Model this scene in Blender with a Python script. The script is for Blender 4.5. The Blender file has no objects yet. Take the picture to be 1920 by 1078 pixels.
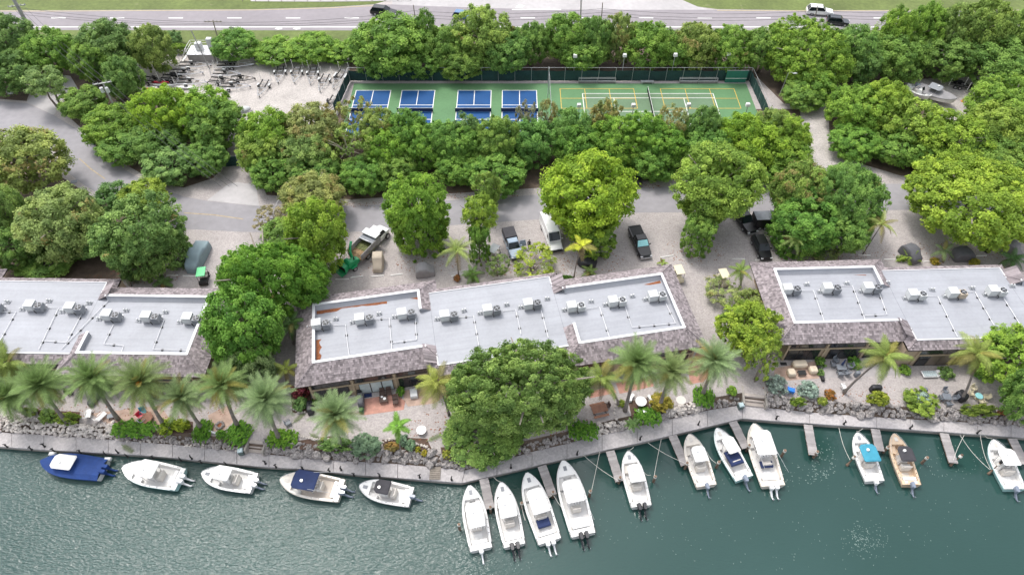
import bpy, math, random
import numpy as np
from mathutils import Vector, Matrix

S = bpy.context.scene
COL = S.collection
R_ = math.radians
rnd = random.Random(7)

# ------------------------------------------------------------------ camera, sky, sun, exposure
CAM_H, CAM_DEP, CAM_F = 73.5, R_(50.0), 1280.0      # drone height (m), depression, focal length in px of a 1920 px wide frame
cam_data = bpy.data.cameras.new('camera')
cam_data.sensor_width = 36.0
cam_data.lens = 24.0
cam_data.clip_start = 0.5
cam_data.clip_end = 2000.0
cam = bpy.data.objects.new('camera', cam_data)
cam.location = (0, 0, CAM_H)
cam.rotation_euler = (math.pi / 2 - CAM_DEP, 0, 0)
COL.objects.link(cam)
S.camera = cam

SUN_EL, SUN_AZ = R_(62.0), R_(-38.0)                # azimuth clockwise from +Y
world = bpy.data.worlds.new('World')
S.world = world
world.use_nodes = True
wn = world.node_tree.nodes
wl = world.node_tree.links
sky = wn.new('ShaderNodeTexSky')
sky.sky_type = 'NISHITA'
sky.sun_disc = False
sky.sun_elevation = SUN_EL
sky.sun_rotation = SUN_AZ
sky.dust_density = 3.0
hs = wn.new('ShaderNodeHueSaturation')
hs.inputs['Saturation'].default_value = 0.30
wl.new(sky.outputs['Color'], hs.inputs['Color'])
wl.new(hs.outputs['Color'], wn['Background'].inputs['Color'])
wn['Background'].inputs['Strength'].default_value = 0.15

sun_data = bpy.data.lights.new('sun', 'SUN')
sun_data.energy = 0.8
sun_data.angle = R_(10.0)
sun_data.color = (1.0, 0.965, 0.91)
sun = bpy.data.objects.new('sun', sun_data)
sdir = Vector((math.sin(SUN_AZ) * math.cos(SUN_EL), math.cos(SUN_AZ) * math.cos(SUN_EL), math.sin(SUN_EL)))
sun.rotation_euler = sdir.to_track_quat('Z', 'Y').to_euler()
sun.location = sdir * 200
COL.objects.link(sun)

S.view_settings.view_transform = 'Standard'
S.view_settings.look = 'None'
S.view_settings.gamma = 1.0
S.view_settings.use_curve_mapping = False
S.view_settings.exposure = 1.10

# ------------------------------------------------------------------ helpers
def at(px, py, z=0.0):
    """ground point (at height z) seen at photo pixel px, py (1920 x 1078)"""
    cx, cy = (px - 960) / CAM_F, -(py - 539) / CAM_F
    c, s = math.cos(CAM_DEP), math.sin(CAM_DEP)
    d = (cx, c + cy * s, -s + cy * c)
    t = (z - CAM_H) / d[2]
    return Vector((d[0] * t, d[1] * t, z))

def to_px(p):
    c, s = math.cos(CAM_DEP), math.sin(CAM_DEP)
    dz = p[2] - CAM_H
    dep = p[1] * c - dz * s
    return 960 + CAM_F * p[0] / dep, 539 - CAM_F * (p[1] * s + dz * c) / dep, CAM_F / dep

class MB:
    """collects shapes; build() links them as ONE mesh object"""
    def __init__(self):
        self.v, self.f, self.m = [], [], []
    def add(self, vs, fs, m=0):
        o = len(self.v)
        self.v += [tuple(p) for p in vs]
        self.f += [[i + o for i in f] for f in fs]
        self.m += [m] * len(fs)
        return self
    def box(self, c, s, rz=0.0, m=0, top=(1, 1), ch=0.0):
        x, y, z = s[0] / 2, s[1] / 2, s[2] / 2
        ca, sa = math.cos(rz), math.sin(rz)
        def P(a, b, d):
            return (c[0] + a * ca - b * sa, c[1] + a * sa + b * ca, c[2] + d)
        if ch > 0:                                   # chamfered top edge
            r = [[P(i * x, j * y, -z) for i, j in ((-1, -1), (1, -1), (1, 1), (-1, 1))],
                 [P(i * x * top[0], j * y * top[1], z - ch) for i, j in ((-1, -1), (1, -1), (1, 1), (-1, 1))],
                 [P(i * (x * top[0] - ch), j * (y * top[1] - ch), z) for i, j in ((-1, -1), (1, -1), (1, 1), (-1, 1))]]
            return self.loft(r, m=m)
        vs = [P(i * x, j * y, -z) for i, j in ((-1, -1), (1, -1), (1, 1), (-1, 1))] + \
             [P(i * x * top[0], j * y * top[1], z) for i, j in ((-1, -1), (1, -1), (1, 1), (-1, 1))]
        return self.add(vs, [[3, 2, 1, 0], [4, 5, 6, 7], [0, 1, 5, 4], [1, 2, 6, 5], [2, 3, 7, 6], [3, 0, 4, 7]], m)
    def loft(self, rings, m=0, cap0=True, cap1=True, closed=True):
        n = len(rings[0]); o = []
        for r in rings: o += list(r)
        fs = []
        for k in range(len(rings) - 1):
            for i in range(n if closed else n - 1):
                j = (i + 1) % n
                fs.append([k * n + i, k * n + j, (k + 1) * n + j, (k + 1) * n + i])
        if cap0: fs.append(list(range(n))[::-1])
        if cap1: fs.append([(len(rings) - 1) * n + i for i in range(n)])
        return self.add(o, fs, m)
    def prism(self, pts, z0, z1, m=0):
        return self.loft([[(p[0], p[1], z0) for p in pts], [(p[0], p[1], z1) for p in pts]], m)
    def tube(self, path, r, n=6, m=0, cap=True):
        path = [Vector(p) for p in path]
        rs = r if isinstance(r, (list, tuple)) else [r] * len(path)
        rings = []
        for i, p in enumerate(path):
            d = (path[min(i + 1, len(path) - 1)] - path[max(i - 1, 0)])
            d = d.normalized() if d.length > 1e-9 else Vector((0, 0, 1))
            a = d.cross(Vector((0, 0, 1)) if abs(d.z) < 0.95 else Vector((1, 0, 0))).normalized()
            b = d.cross(a)
            rings.append([p + (a * math.cos(t) + b * math.sin(t)) * rs[i] for t in [2 * math.pi * k / n for k in range(n)]])
        return self.loft(rings, m, cap, cap)
    def cyl(self, c, r, h, n=12, m=0, axis='z', r2=None):
        c = Vector(c); ax = {'x': Vector((1, 0, 0)), 'y': Vector((0, 1, 0)), 'z': Vector((0, 0, 1))}[axis]
        return self.tube([c - ax * h / 2, c + ax * h / 2], [r, r if r2 is None else r2], n, m)
    def ball(self, c, r, n=8, k=5, m=0, sz=(1, 1, 1)):
        rings = []
        for i in range(k + 1):
            t = math.pi * (0.04 + 0.92 * i / k) - math.pi / 2
            rings.append([(c[0] + r * sz[0] * math.cos(t) * math.cos(2 * math.pi * j / n),
                           c[1] + r * sz[1] * math.cos(t) * math.sin(2 * math.pi * j / n), c[2] + r * sz[2] * math.sin(t)) for j in range(n)])
        return self.loft(rings, m)
    def mesh(self, name, mats, smooth=False):
        me = bpy.data.meshes.new(name)
        me.from_pydata(self.v, [], self.f)
        for mt in (mats if isinstance(mats, (list, tuple)) else [mats]): me.materials.append(mt)
        if any(self.m): me.polygons.foreach_set('material_index', self.m)
        if smooth: me.polygons.foreach_set('use_smooth', [True] * len(self.f))
        me.update()
        return me
    def build(self, name, mats, parent=None, smooth=False, loc=None, rz=0.0, kind=None):
        return link(name, self.mesh(name, mats, smooth), parent, loc, rz, kind)

def link(name, me, parent=None, loc=None, rz=0.0, kind=None):
    o = bpy.data.objects.new(name, me)
    COL.objects.link(o)
    if parent is not None: o.parent = parent
    if loc is not None: o.location = loc
    if rz: o.rotation_euler = (0, 0, rz)
    if kind: o['kind'] = kind
    return o

def tag(o, label, cat, group=None):
    o['label'] = label; o['category'] = cat
    if group: o['group'] = group
    return o

def thing(name, label, cat, loc=(0, 0, 0), rz=0.0, group=None):
    o = bpy.data.objects.new(name, None)
    o.empty_display_size = 0.3
    COL.objects.link(o)
    o.location = loc
    o.rotation_euler = (0, 0, rz)
    return tag(o, label, cat, group)

def dup(root, loc, rz=0.0, label=None, scale=None):
    r = root.copy(); COL.objects.link(r); r.location = loc; r.rotation_euler = (0, 0, rz)
    if scale: r.scale = scale
    if label: r['label'] = label
    for ch in root.children:
        c = ch.copy(); COL.objects.link(c); c.parent = r
        for g in ch.children:
            d = g.copy(); COL.objects.link(d); d.parent = c
    return r

# ------------------------------------------------------------------ materials
def mat(name, col, rough=0.8, vary=None, bump=None, metal=0.0, island=0.0, spots=None, spec=None, coat=0.0, alpha=None):
    """procedural principled material: vary=(scale, amount) two-octave tone noise, bump=(scale, dist), island=random tone per loose piece,
    spots=(scale, threshold, colour) patches of wear"""
    m = bpy.data.materials.new(name); m.use_nodes = True
    nt = m.node_tree; N = nt.nodes; L = nt.links
    b = N['Principled BSDF']
    b.inputs['Roughness'].default_value = rough
    b.inputs['Metallic'].default_value = metal
    if spec is not None: b.inputs['Specular IOR Level'].default_value = spec
    if coat: b.inputs['Coat Weight'].default_value = coat; b.inputs['Coat Roughness'].default_value = 0.08
    tc = N.new('ShaderNodeTexCoord')
    rgb = N.new('ShaderNodeRGB'); rgb.outputs[0].default_value = (*col, 1)
    cur = rgb.outputs[0]
    def scaled(val_socket, lo, hi):
        mr = N.new('ShaderNodeMapRange'); mr.inputs['To Min'].default_value = lo; mr.inputs['To Max'].default_value = hi
        L.new(val_socket, mr.inputs['Value']); return mr
    def mul(a, fac):
        mx = N.new('ShaderNodeMix'); mx.data_type = 'RGBA'; mx.blend_type = 'MULTIPLY'; mx.inputs['Factor'].default_value = 1
        L.new(a, mx.inputs['A']); L.new(fac, mx.inputs['B']); return mx.outputs['Result']
    if vary:
        for sc, am in ((vary[0], vary[1]), (vary[0] * 9.7, vary[1] * 0.7), (vary[2] if len(vary) > 2 else 0, vary[1] * 1.5)):
            if not sc: continue
            nz = N.new('ShaderNodeTexNoise'); nz.inputs['Scale'].default_value = sc; nz.inputs['Detail'].default_value = 5
            L.new(tc.outputs['Object'], nz.inputs['Vector'])
            mr = scaled(nz.outputs['Fac'], 1 - am, 1 + am); mr.inputs['From Min'].default_value = 0.3; mr.inputs['From Max'].default_value = 0.7
            cur = mul(cur, mr.outputs['Result'])
    if island:
        g = N.new('ShaderNodeNewGeometry')
        cur = mul(cur, scaled(g.outputs['Random Per Island'], 1 - island, 1 + island).outputs['Result'])
    if spots:
        nz = N.new('ShaderNodeTexNoise'); nz.inputs['Scale'].default_value = spots[0]; nz.inputs['Detail'].default_value = 6
        nz.inputs['Roughness'].default_value = 0.65
        L.new(tc.outputs['Object'], nz.inputs['Vector'])
        mr = scaled(nz.outputs['Fac'], 0, 1); mr.inputs['From Min'].default_value = spots[1]; mr.inputs['From Max'].default_value = spots[1] + 0.12
        mx = N.new('ShaderNodeMix'); mx.data_type = 'RGBA'
        L.new(mr.outputs['Result'], mx.inputs['Factor']); L.new(cur, mx.inputs['A']); mx.inputs['B'].default_value = (*spots[2], 1)
        cur = mx.outputs['Result']
    L.new(cur, b.inputs['Base Color'])
    if bump:
        nz = N.new('ShaderNodeTexNoise'); nz.inputs['Scale'].default_value = bump[0]; nz.inputs['Detail'].default_value = 4
        L.new(tc.outputs['Object'], nz.inputs['Vector'])
        bp = N.new('ShaderNodeBump'); bp.inputs['Distance'].default_value = bump[1]; bp.inputs['Strength'].default_value = 0.8
        L.new(nz.outputs['Fac'], bp.inputs['Height']); L.new(bp.outputs['Normal'], b.inputs['Normal'])
    return m

def leaf_mat(name, trans=0.42):
    """foliage: object colour, random tone per leaf and per clump, pale bloom patches where the object's alpha > 0"""
    m = bpy.data.materials.new(name); m.use_nodes = True
    nt = m.node_tree; N = nt.nodes; L = nt.links
    b = N['Principled BSDF']; b.inputs['Roughness'].default_value = 0.6; b.inputs['Specular IOR Level'].default_value = 0.18
    oi = N.new('ShaderNodeObjectInfo'); g = N.new('ShaderNodeNewGeometry'); tc = N.new('ShaderNodeTexCoord')
    at_ = N.new('ShaderNodeAttribute'); at_.attribute_name = 'clump'
    def mth(op, a, b_):
        n = N.new('ShaderNodeMath'); n.operation = op
        for i, q in enumerate((a, b_)):
            if isinstance(q, (int, float)): n.inputs[i].default_value = q
            else: L.new(q, n.inputs[i])
        return n.outputs[0]
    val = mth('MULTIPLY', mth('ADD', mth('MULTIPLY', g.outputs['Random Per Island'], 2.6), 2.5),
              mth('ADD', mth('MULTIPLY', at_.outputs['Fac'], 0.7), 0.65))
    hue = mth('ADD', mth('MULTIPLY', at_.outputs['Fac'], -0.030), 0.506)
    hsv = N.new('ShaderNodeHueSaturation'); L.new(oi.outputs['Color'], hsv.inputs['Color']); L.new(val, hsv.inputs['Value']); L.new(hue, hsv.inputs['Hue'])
    nz = N.new('ShaderNodeTexNoise'); nz.inputs['Scale'].default_value = 0.42; nz.inputs['Detail'].default_value = 2
    L.new(tc.outputs['Object'], nz.inputs['Vector'])
    thr = mth('SUBTRACT', 0.78, mth('MULTIPLY', oi.outputs['Alpha'], 0.42))
    f = mth('MULTIPLY', mth('GREATER_THAN', nz.outputs['Fac'], thr), mth('GREATER_THAN', g.outputs['Random Per Island'], 0.35))
    mx = N.new('ShaderNodeMix'); mx.data_type = 'RGBA'; L.new(f, mx.inputs['Factor'])
    L.new(hsv.outputs['Color'], mx.inputs['A']); mx.inputs['B'].default_value = (0.44, 0.38, 0.14, 1)
    L.new(mx.outputs['Result'], b.inputs['Base Color'])
    tr = N.new('ShaderNodeBsdfTranslucent'); L.new(mx.outputs['Result'], tr.inputs['Color'])
    ms = N.new('ShaderNodeMixShader'); ms.inputs['Fac'].default_value = trans
    L.new(b.outputs['BSDF'], ms.inputs[1]); L.new(tr.outputs['BSDF'], ms.inputs[2])
    L.new(ms.outputs['Shader'], N['Material Output'].inputs['Surface'])
    return m

def water_mat():
    m = bpy.data.materials.new('canal_water'); m.use_nodes = True
    nt = m.node_tree; N = nt.nodes; L = nt.links
    b = N['Principled BSDF']
    b.inputs['Roughness'].default_value = 0.015
    b.inputs['IOR'].default_value = 1.333
    b.inputs['Specular IOR Level'].default_value = 0.8
    tc = N.new('ShaderNodeTexCoord')
    nz0 = N.new('ShaderNodeTexNoise'); nz0.inputs['Scale'].default_value = 0.035; nz0.inputs['Detail'].default_value = 3
    L.new(tc.outputs['Object'], nz0.inputs['Vector'])
    cr = N.new('ShaderNodeValToRGB')
    cr.color_ramp.elements[0].position = 0.35; cr.color_ramp.elements[0].color = (0.020, 0.056, 0.049, 1)
    cr.color_ramp.elements[1].position = 0.68; cr.color_ramp.elements[1].color = (0.028, 0.070, 0.063, 1)
    L.new(nz0.outputs['Fac'], cr.inputs['Fac']); L.new(cr.outputs['Color'], b.inputs['Base Color'])
    sx = N.new('ShaderNodeSeparateXYZ'); L.new(tc.outputs['Object'], sx.inputs['Vector'])
    wob = N.new('ShaderNodeMath'); wob.operation = 'MULTIPLY_ADD'; L.new(nz0.outputs['Fac'], wob.inputs[0]); wob.inputs[1].default_value = 26.0; L.new(sx.outputs['X'], wob.inputs[2])
    wind = N.new('ShaderNodeMapRange'); wind.interpolation_type = 'SMOOTHSTEP'
    for k, v in (('From Min', -2.0), ('From Max', 20.0), ('To Min', 1.0), ('To Max', 0.10)): wind.inputs[k].default_value = v
    L.new(wob.outputs[0], wind.inputs['Value'])
    prev = None
    for sc, rot, st, dist in ((2.0, 38, (1, 2.7, 1), 0.105), (5.0, -24, (1, 2.0, 1), 0.020), (0.25, 10, (1, 1.5, 1), 0.04)):
        mp = N.new('ShaderNodeMapping'); mp.inputs['Rotation'].default_value = (0, 0, R_(rot)); mp.inputs['Scale'].default_value = st
        L.new(tc.outputs['Object'], mp.inputs['Vector'])
        nz = N.new('ShaderNodeTexNoise'); nz.inputs['Scale'].default_value = sc; nz.inputs['Detail'].default_value = 3
        L.new(mp.outputs['Vector'], nz.inputs['Vector'])
        bp = N.new('ShaderNodeBump'); bp.inputs['Distance'].default_value = dist; L.new(wind.outputs['Result'], bp.inputs['Strength'])
        L.new(nz.outputs['Fac'], bp.inputs['Height'])
        if prev: L.new(prev.outputs['Normal'], bp.inputs['Normal'])
        prev = bp
    L.new(prev.outputs['Normal'], b.inputs['Normal'])
    return m

def roof_mat():
    m = mat('white_membrane', (0.335, 0.343, 0.372), 0.6, (0.35, 0.06), (3, 0.006), spots=(0.45, 0.62, (0.285, 0.29, 0.312)))
    nt = m.node_tree; N = nt.nodes; L = nt.links; b = N['Principled BSDF']
    src = b.inputs['Base Color'].links[0].from_socket
    tc = N.new('ShaderNodeTexCoord'); mp = N.new('ShaderNodeMapping'); mp.inputs['Scale'].default_value = (0.06, 1.6, 1)
    L.new(tc.outputs['Object'], mp.inputs['Vector'])
    nz = N.new('ShaderNodeTexNoise'); nz.inputs['Scale'].default_value = 1.5; nz.inputs['Detail'].default_value = 6
    L.new(mp.outputs['Vector'], nz.inputs['Vector'])
    mr = N.new('ShaderNodeMapRange'); mr.inputs['From Min'].default_value = .35; mr.inputs['From Max'].default_value = .65
    mr.inputs['To Min'].default_value = .94; mr.inputs['To Max'].default_value = 1.04
    L.new(nz.outputs['Fac'], mr.inputs['Value'])
    br = N.new('ShaderNodeTexBrick'); br.inputs['Scale'].default_value = 1.0; br.inputs['Brick Width'].default_value = 9.0; br.inputs['Row Height'].default_value = 1.83
    br.inputs['Mortar Size'].default_value = 0.035; br.inputs['Mortar Smooth'].default_value = 0.6
    br.inputs['Color1'].default_value = (1, 1, 1, 1); br.inputs['Color2'].default_value = (.97, .97, .97, 1); br.inputs['Mortar'].default_value = (.955, .955, .96, 1)
    L.new(tc.outputs['Object'], br.inputs['Vector'])
    out = src
    for f in (mr.outputs['Result'], br.outputs['Color']):
        mx = N.new('ShaderNodeMix'); mx.data_type = 'RGBA'; mx.blend_type = 'MULTIPLY'; mx.inputs['Factor'].default_value = 1
        L.new(out, mx.inputs['A']); L.new(f, mx.inputs['B']); out = mx.outputs['Result']
    L.new(out, b.inputs['Base Color'])
    return m

M = dict(
    gravel=mat('pale_gravel', (0.385, 0.348, 0.335), 0.95, (0.16, 0.13, 4.5), (9, 0.05), spots=(0.5, 0.60, (0.35, 0.315, 0.31))),
    yard=mat('white_marl', (0.43, 0.395, 0.37), 0.95, (0.3, 0.14, 4.0), (7, 0.04), spots=(0.7, 0.58, (0.34, 0.31, 0.29))),
    soil=mat('leaf_litter_soil', (0.11, 0.080, 0.060), 0.95, (0.8, 0.3), (6, 0.06)),
    mulch=mat('brown_mulch', (0.10, 0.062, 0.045), 0.95, (3, 0.3), (14, 0.05)),
    grass=mat('mown_grass', (0.12, 0.155, 0.042), 0.9, (0.12, 0.22), (8, 0.05), spots=(0.25, 0.63, (0.25, 0.23, 0.14))),
    asphalt=mat('grey_asphalt', (0.285, 0.272, 0.285), 0.9, (0.10, 0.10), (20, 0.01), spots=(0.13, 0.62, (0.24, 0.235, 0.235))),
    highway=mat('old_asphalt', (0.265, 0.242, 0.255), 0.9, (0.08, 0.08), (20, 0.01)),
    pave=mat('pale_asphalt', (0.42, 0.40, 0.40), 0.9, (0.1, 0.1), (20, 0.01), spots=(0.3, 0.6, (0.36, 0.35, 0.35))),
    concrete=mat('dock_concrete', (0.43, 0.402, 0.40), 0.9, (0.5, 0.12, 3.0), (12, 0.012), spots=(0.8, 0.56, (0.35, 0.33, 0.335))),
    concrete2=mat('step_concrete', (0.40, 0.35, 0.315), 0.9, (1.2, 0.14), (12, 0.012)),
    seawall=mat('seawall_concrete', (0.34, 0.31, 0.28), 0.9, (0.8, 0.2), (6, 0.03)),
    wpaint=mat('white_paint', (0.78, 0.77, 0.74), 0.6, (1.5, 0.06)),
    rpaint=mat('worn_yellow_paint', (0.40, 0.32, 0.20), 0.8, (1.5, 0.25)),
    ypaint=mat('yellow_paint', (0.62, 0.40, 0.07), 0.7, (1.5, 0.15)),
    fpaint=mat('faded_yellow_paint', (0.45, 0.36, 0.20), 0.8, (1.5, 0.15)),
    court=mat('court_green', (0.10, 0.215, 0.095), 0.8, (0.25, 0.09), (30, 0.004)),
    court2=mat('court_grey_green', (0.12, 0.195, 0.11), 0.8, (0.25, 0.09)),
    courtblue=mat('court_blue', (0.003, 0.066, 0.215), 0.75, (0.3, 0.08)),
    brick=mat('patio_brick', (0.46, 0.24, 0.185), 0.9, (1.5, 0.2), (10, 0.01)),
    stonepatio=mat('patio_stone', (0.42, 0.30, 0.24), 0.9, (1.5, 0.2), (6, 0.02)),
    roof=roof_mat(),
    coping=mat('coping_white', (0.68, 0.68, 0.69), 0.5, (1.5, 0.04)),
    shingle=mat('weathered_shingle', (0.265, 0.228, 0.235), 0.9, (1.2, 0.16), (14, 0.008), island=0.42),
    rust=mat('dry_leaf_litter', (0.24, 0.085, 0.035), 0.95, (4, 0.3), (20, 0.03)),
    wall=mat('tan_stucco', (0.36, 0.28, 0.20), 0.9, (1.0, 0.08), (20, 0.006)),
    trim=mat('tan_timber', (0.37, 0.29, 0.20), 0.8, (1.0, 0.12)),
    dark=mat('dark_screen', (0.018, 0.018, 0.020), 0.5, (1, 0.2)),
    black=mat('black_rubber', (0.018, 0.018, 0.019), 0.7, (3, 0.2)),
    frame=mat('bronze_frame', (0.035, 0.028, 0.024), 0.5, (2, 0.1)),
    glass=mat('dark_glass', (0.022, 0.024, 0.028), 0.06, spec=0.7),
    curtain=mat('curtained_glass', (0.46, 0.53, 0.54), 0.12, (1.0, 0.1), spec=0.6),
    blind=mat('brown_blind_glass', (0.16, 0.125, 0.10), 0.15, (1.0, 0.1), spec=0.6),
    acwhite=mat('cabinet_white', (0.56, 0.57, 0.57), 0.5, (1.5, 0.06)),
    acgrey=mat('condenser_grey', (0.25, 0.26, 0.28), 0.5, (1.5, 0.08)),
    actan=mat('condenser_tan', (0.50, 0.42, 0.33), 0.5, (1.5, 0.08)),
    metal=mat('galvanised_steel', (0.50, 0.50, 0.51), 0.45, (2, 0.12), metal=0.6),
    alu=mat('aluminium', (0.62, 0.62, 0.64), 0.35, (2, 0.08), metal=0.5),
    pole=mat('grey_wood_pole', (0.34, 0.33, 0.33), 0.9, (1.5, 0.15), (6, 0.02)),
    piling=mat('piling_wood', (0.20, 0.135, 0.095), 0.9, (1.5, 0.3), (6, 0.03), spots=(1.5, 0.55, (0.28, 0.13, 0.06))),
    plank=mat('weathered_plank', (0.34, 0.315, 0.31), 0.85, (1.2, 0.12), (9, 0.01), island=0.18),
    rock=mat('coral_rock', (0.33, 0.30, 0.285), 0.95, (1.6, 0.35, 5.0), (3.0, 0.16), spots=(1.9, 0.52, (0.15, 0.14, 0.135))),
    rockp=mat('pale_coral_rock', (0.56, 0.51, 0.47), 0.95, (1.1, 0.22), (5, 0.06), island=0.3),
    gel=mat('gelcoat_white', (0.80, 0.79, 0.77), 0.25, (0.8, 0.02), coat=0.5),
    gelcream=mat('gelcoat_cream', (0.74, 0.68, 0.60), 0.3, (0.8, 0.03), coat=0.4),
    gelsea=mat('gelcoat_seafoam', (0.42, 0.64, 0.62), 0.3, (0.8, 0.02), coat=0.4),
    geltan=mat('gelcoat_tan', (0.62, 0.47, 0.33), 0.4, (0.8, 0.05), coat=0.3),
    deck=mat('nonskid_deck', (0.66, 0.645, 0.625), 0.6, (2, 0.05)),
    deckc=mat('cream_deck', (0.60, 0.53, 0.46), 0.6, (2, 0.05)),
    navy=mat('navy_canvas', (0.020, 0.035, 0.105), 0.85, (2, 0.15), (5, 0.03)),
    royal=mat('royal_blue_canvas', (0.010, 0.045, 0.19), 0.8, (1.5, 0.12), (3, 0.05)),
    turq=mat('turquoise_canvas', (0.045, 0.27, 0.38), 0.8, (2, 0.1), (4, 0.02)),
    charcoal=mat('charcoal_canvas', (0.045, 0.043, 0.050), 0.8, (2, 0.15), (5, 0.02)),
    greyc=mat('grey_cover', (0.26, 0.25, 0.255), 0.85, (1.5, 0.1), (2.5, 0.05)),
    darkc=mat('dark_grey_cover', (0.115, 0.115, 0.125), 0.85, (1.5, 0.12), (2.5, 0.06)),
    bluec=mat('blue_grey_cover', (0.215, 0.285, 0.31), 0.7, (1.2, 0.08), (2.0, 0.05)),
    tanc=mat('tan_cover', (0.46, 0.39, 0.31), 0.85, (1.2, 0.08), (2.5, 0.03)),
    tarp=mat('black_tarp', (0.022, 0.022, 0.026), 0.5, (1.5, 0.2), (1.8, 0.12)),
    seat=mat('seat_vinyl', (0.62, 0.58, 0.53), 0.5, (2, 0.05)),
    obwhite=mat('outboard_white', (0.78, 0.78, 0.78), 0.25, coat=0.5),
    obblack=mat('outboard_black', (0.02, 0.02, 0.024), 0.25, coat=0.5),
    obgrey=mat('outboard_grey', (0.20, 0.23, 0.29), 0.3, coat=0.5),
    carblack=mat('car_black', (0.006, 0.006, 0.008), 0.3, coat=0.25),
    cargrey=mat('car_charcoal', (0.03, 0.034, 0.042), 0.3, coat=0.3),
    carblue=mat('car_blue', (0.06, 0.16, 0.32), 0.25, coat=0.7),
    carlight=mat('car_silver_blue', (0.28, 0.36, 0.45), 0.25, coat=0.7),
    carwhite=mat('car_white', (0.78, 0.78, 0.77), 0.25, coat=0.7),
    tyre=mat('tyre', (0.02, 0.02, 0.02), 0.85),
    rim=mat('wheel_rim', (0.42, 0.42, 0.43), 0.35, metal=0.5),
    cglass=mat('car_glass', (0.012, 0.018, 0.02), 0.05, spec=0.5),
    shade=mat('sunshade', (0.32, 0.66, 0.68), 0.35, (4, 0.1)),
    lamp=mat('headlamp', (0.75, 0.76, 0.78), 0.15),
    red=mat('red_plastic', (0.55, 0.03, 0.06), 0.4),
    orange=mat('orange_plastic', (0.75, 0.24, 0.02), 0.4, (1, 0.2)),
    yellowp=mat('yellow_plastic', (0.75, 0.47, 0.03), 0.4),
    bluep=mat('bright_blue_plastic', (0.01, 0.20, 0.72), 0.4),
    green=mat('machine_green', (0.008, 0.27, 0.095), 0.4, (1.5, 0.12)),
    lime=mat('cart_green', (0.11, 0.55, 0.22), 0.4),
    bark=mat('grey_bark', (0.26, 0.225, 0.19), 0.95, (2, 0.25), (8, 0.03)),
    palmbark=mat('palm_trunk', (0.215, 0.185, 0.165), 0.95, (3, 0.3), (12, 0.04)),
    mesh=mat('windscreen_mesh', (0.012, 0.045, 0.042), 0.8, (0.5, 0.25), (1.2, 0.10)),
    board=mat('green_board', (0.025, 0.16, 0.115), 0.6, (1, 0.08)),
    skin=mat('skin', (0.30, 0.17, 0.11), 0.6),
    cloth=mat('black_cloth', (0.02, 0.02, 0.025), 0.9),
    brownf=mat('brown_wicker', (0.085, 0.055, 0.045), 0.8, (4, 0.2)),
    wood=mat('red_brown_wood', (0.26, 0.13, 0.085), 0.8, (2, 0.2), island=0.15),
    cushion=mat('cream_cushion', (0.66, 0.56, 0.43), 0.85, (2, 0.06), (4, 0.03)),
    cream=mat('cream_plastic', (0.70, 0.62, 0.45), 0.5),
    slate=mat('slate_grey', (0.17, 0.185, 0.21), 0.5, (2, 0.1)),
    bin=mat('bin_green_grey', (0.09, 0.13, 0.125), 0.6),
    binlid=mat('bin_lid', (0.42, 0.52, 0.54), 0.5),
    rope=mat('pale_rope', (0.62, 0.60, 0.55), 0.9),
    wire=mat('dark_wire', (0.05, 0.05, 0.055), 0.6),
    flap=mat('grey_roof_box', (0.62, 0.61, 0.60), 0.5, (1, 0.06)),
    truckgrey=mat('truck_bed_grey', (0.30, 0.285, 0.28), 0.45, (1.0, 0.2)),
    chips=mat('wood_chips', (0.30, 0.20, 0.11), 0.95, (2, 0.35), (12, 0.05)),
    clip=mat('clippings', (0.14, 0.155, 0.06), 0.95, (1.5, 0.35), (12, 0.06)),
    foam=mat('water_fleck', (0.19, 0.26, 0.235), 0.6),
    water=water_mat(),
    leaf=leaf_mat('leaves'),
    frond=leaf_mat('palm_leaflets', 0.3),
)
# ================================================================== setting: ground, canal, roads, courts, dock
def sheet(name, pts, z, m, kind='structure', parent=None):
    mb = MB(); P = [at(x, y, z) for x, y in pts]
    a = sum(P[i].x * P[(i + 1) % len(P)].y - P[(i + 1) % len(P)].x * P[i].y for i in range(len(P)))
    if a < 0: P.reverse()
    mb.add(P, [list(range(len(P)))])
    return mb.build(name, m, parent, kind=kind)

def lerp_poly(poly, x):
    for (x0, y0), (x1, y1) in zip(poly, poly[1:]):
        if x <= x1 or (x1, y1) == poly[-1]:
            return y0 + (y1 - y0) * (x - x0) / (x1 - x0)

Z_DOCK, Z_WATER = -0.9, -1.7
DOCK_UP = [(-400, 777), (0, 810), (75, 814), (200, 823), (350, 835), (480, 849), (560, 857), (620, 862), (760, 870), (830, 877), (872, 881), (920, 871), (960, 855),
           (1060, 832), (1150, 809), (1240, 789), (1320, 770), (1393, 758), (1440, 764), (1500, 771), (1560, 776), (1700, 785), (1920, 797), (2400, 822)]
DOCK_FR = [(-400, 803), (0, 837), (100, 844), (240, 851), (340, 859), (480, 874), (560, 878), (660, 889), (780, 898), (866, 905), (960, 883), (1070, 857), (1180, 834), (1300, 806),
           (1392, 784), (1440, 788), (1600, 799), (1720, 806), (1920, 820), (2400, 846)]

# shoreline: the terrace ends about a metre behind the dock, a bank falls to dock level
UPW = [at(x, y, Z_DOCK) for x, y in DOCK_UP]
SHORE = [Vector((p.x, p.y + 1.15, 0)) for p in UPW]
g = MB()
gp = [Vector((-420, SHORE[0].y, 0))] + SHORE + [Vector((420, SHORE[-1].y, 0)), Vector((420, 520, 0)), Vector((-420, 520, 0))]
g.add(gp, [list(range(len(gp)))])
g.build('ground', M['gravel'], kind='structure')
bk = MB()
for a, b, c, d in zip(SHORE, SHORE[1:], UPW[1:], UPW):
    bk.add([d + Vector((0, -0.02, -0.08)), c + Vector((0, -0.02, -0.08)), b, a], [[0, 1, 2, 3]])
bk.build('bank', M['soil'], kind='structure')

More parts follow.
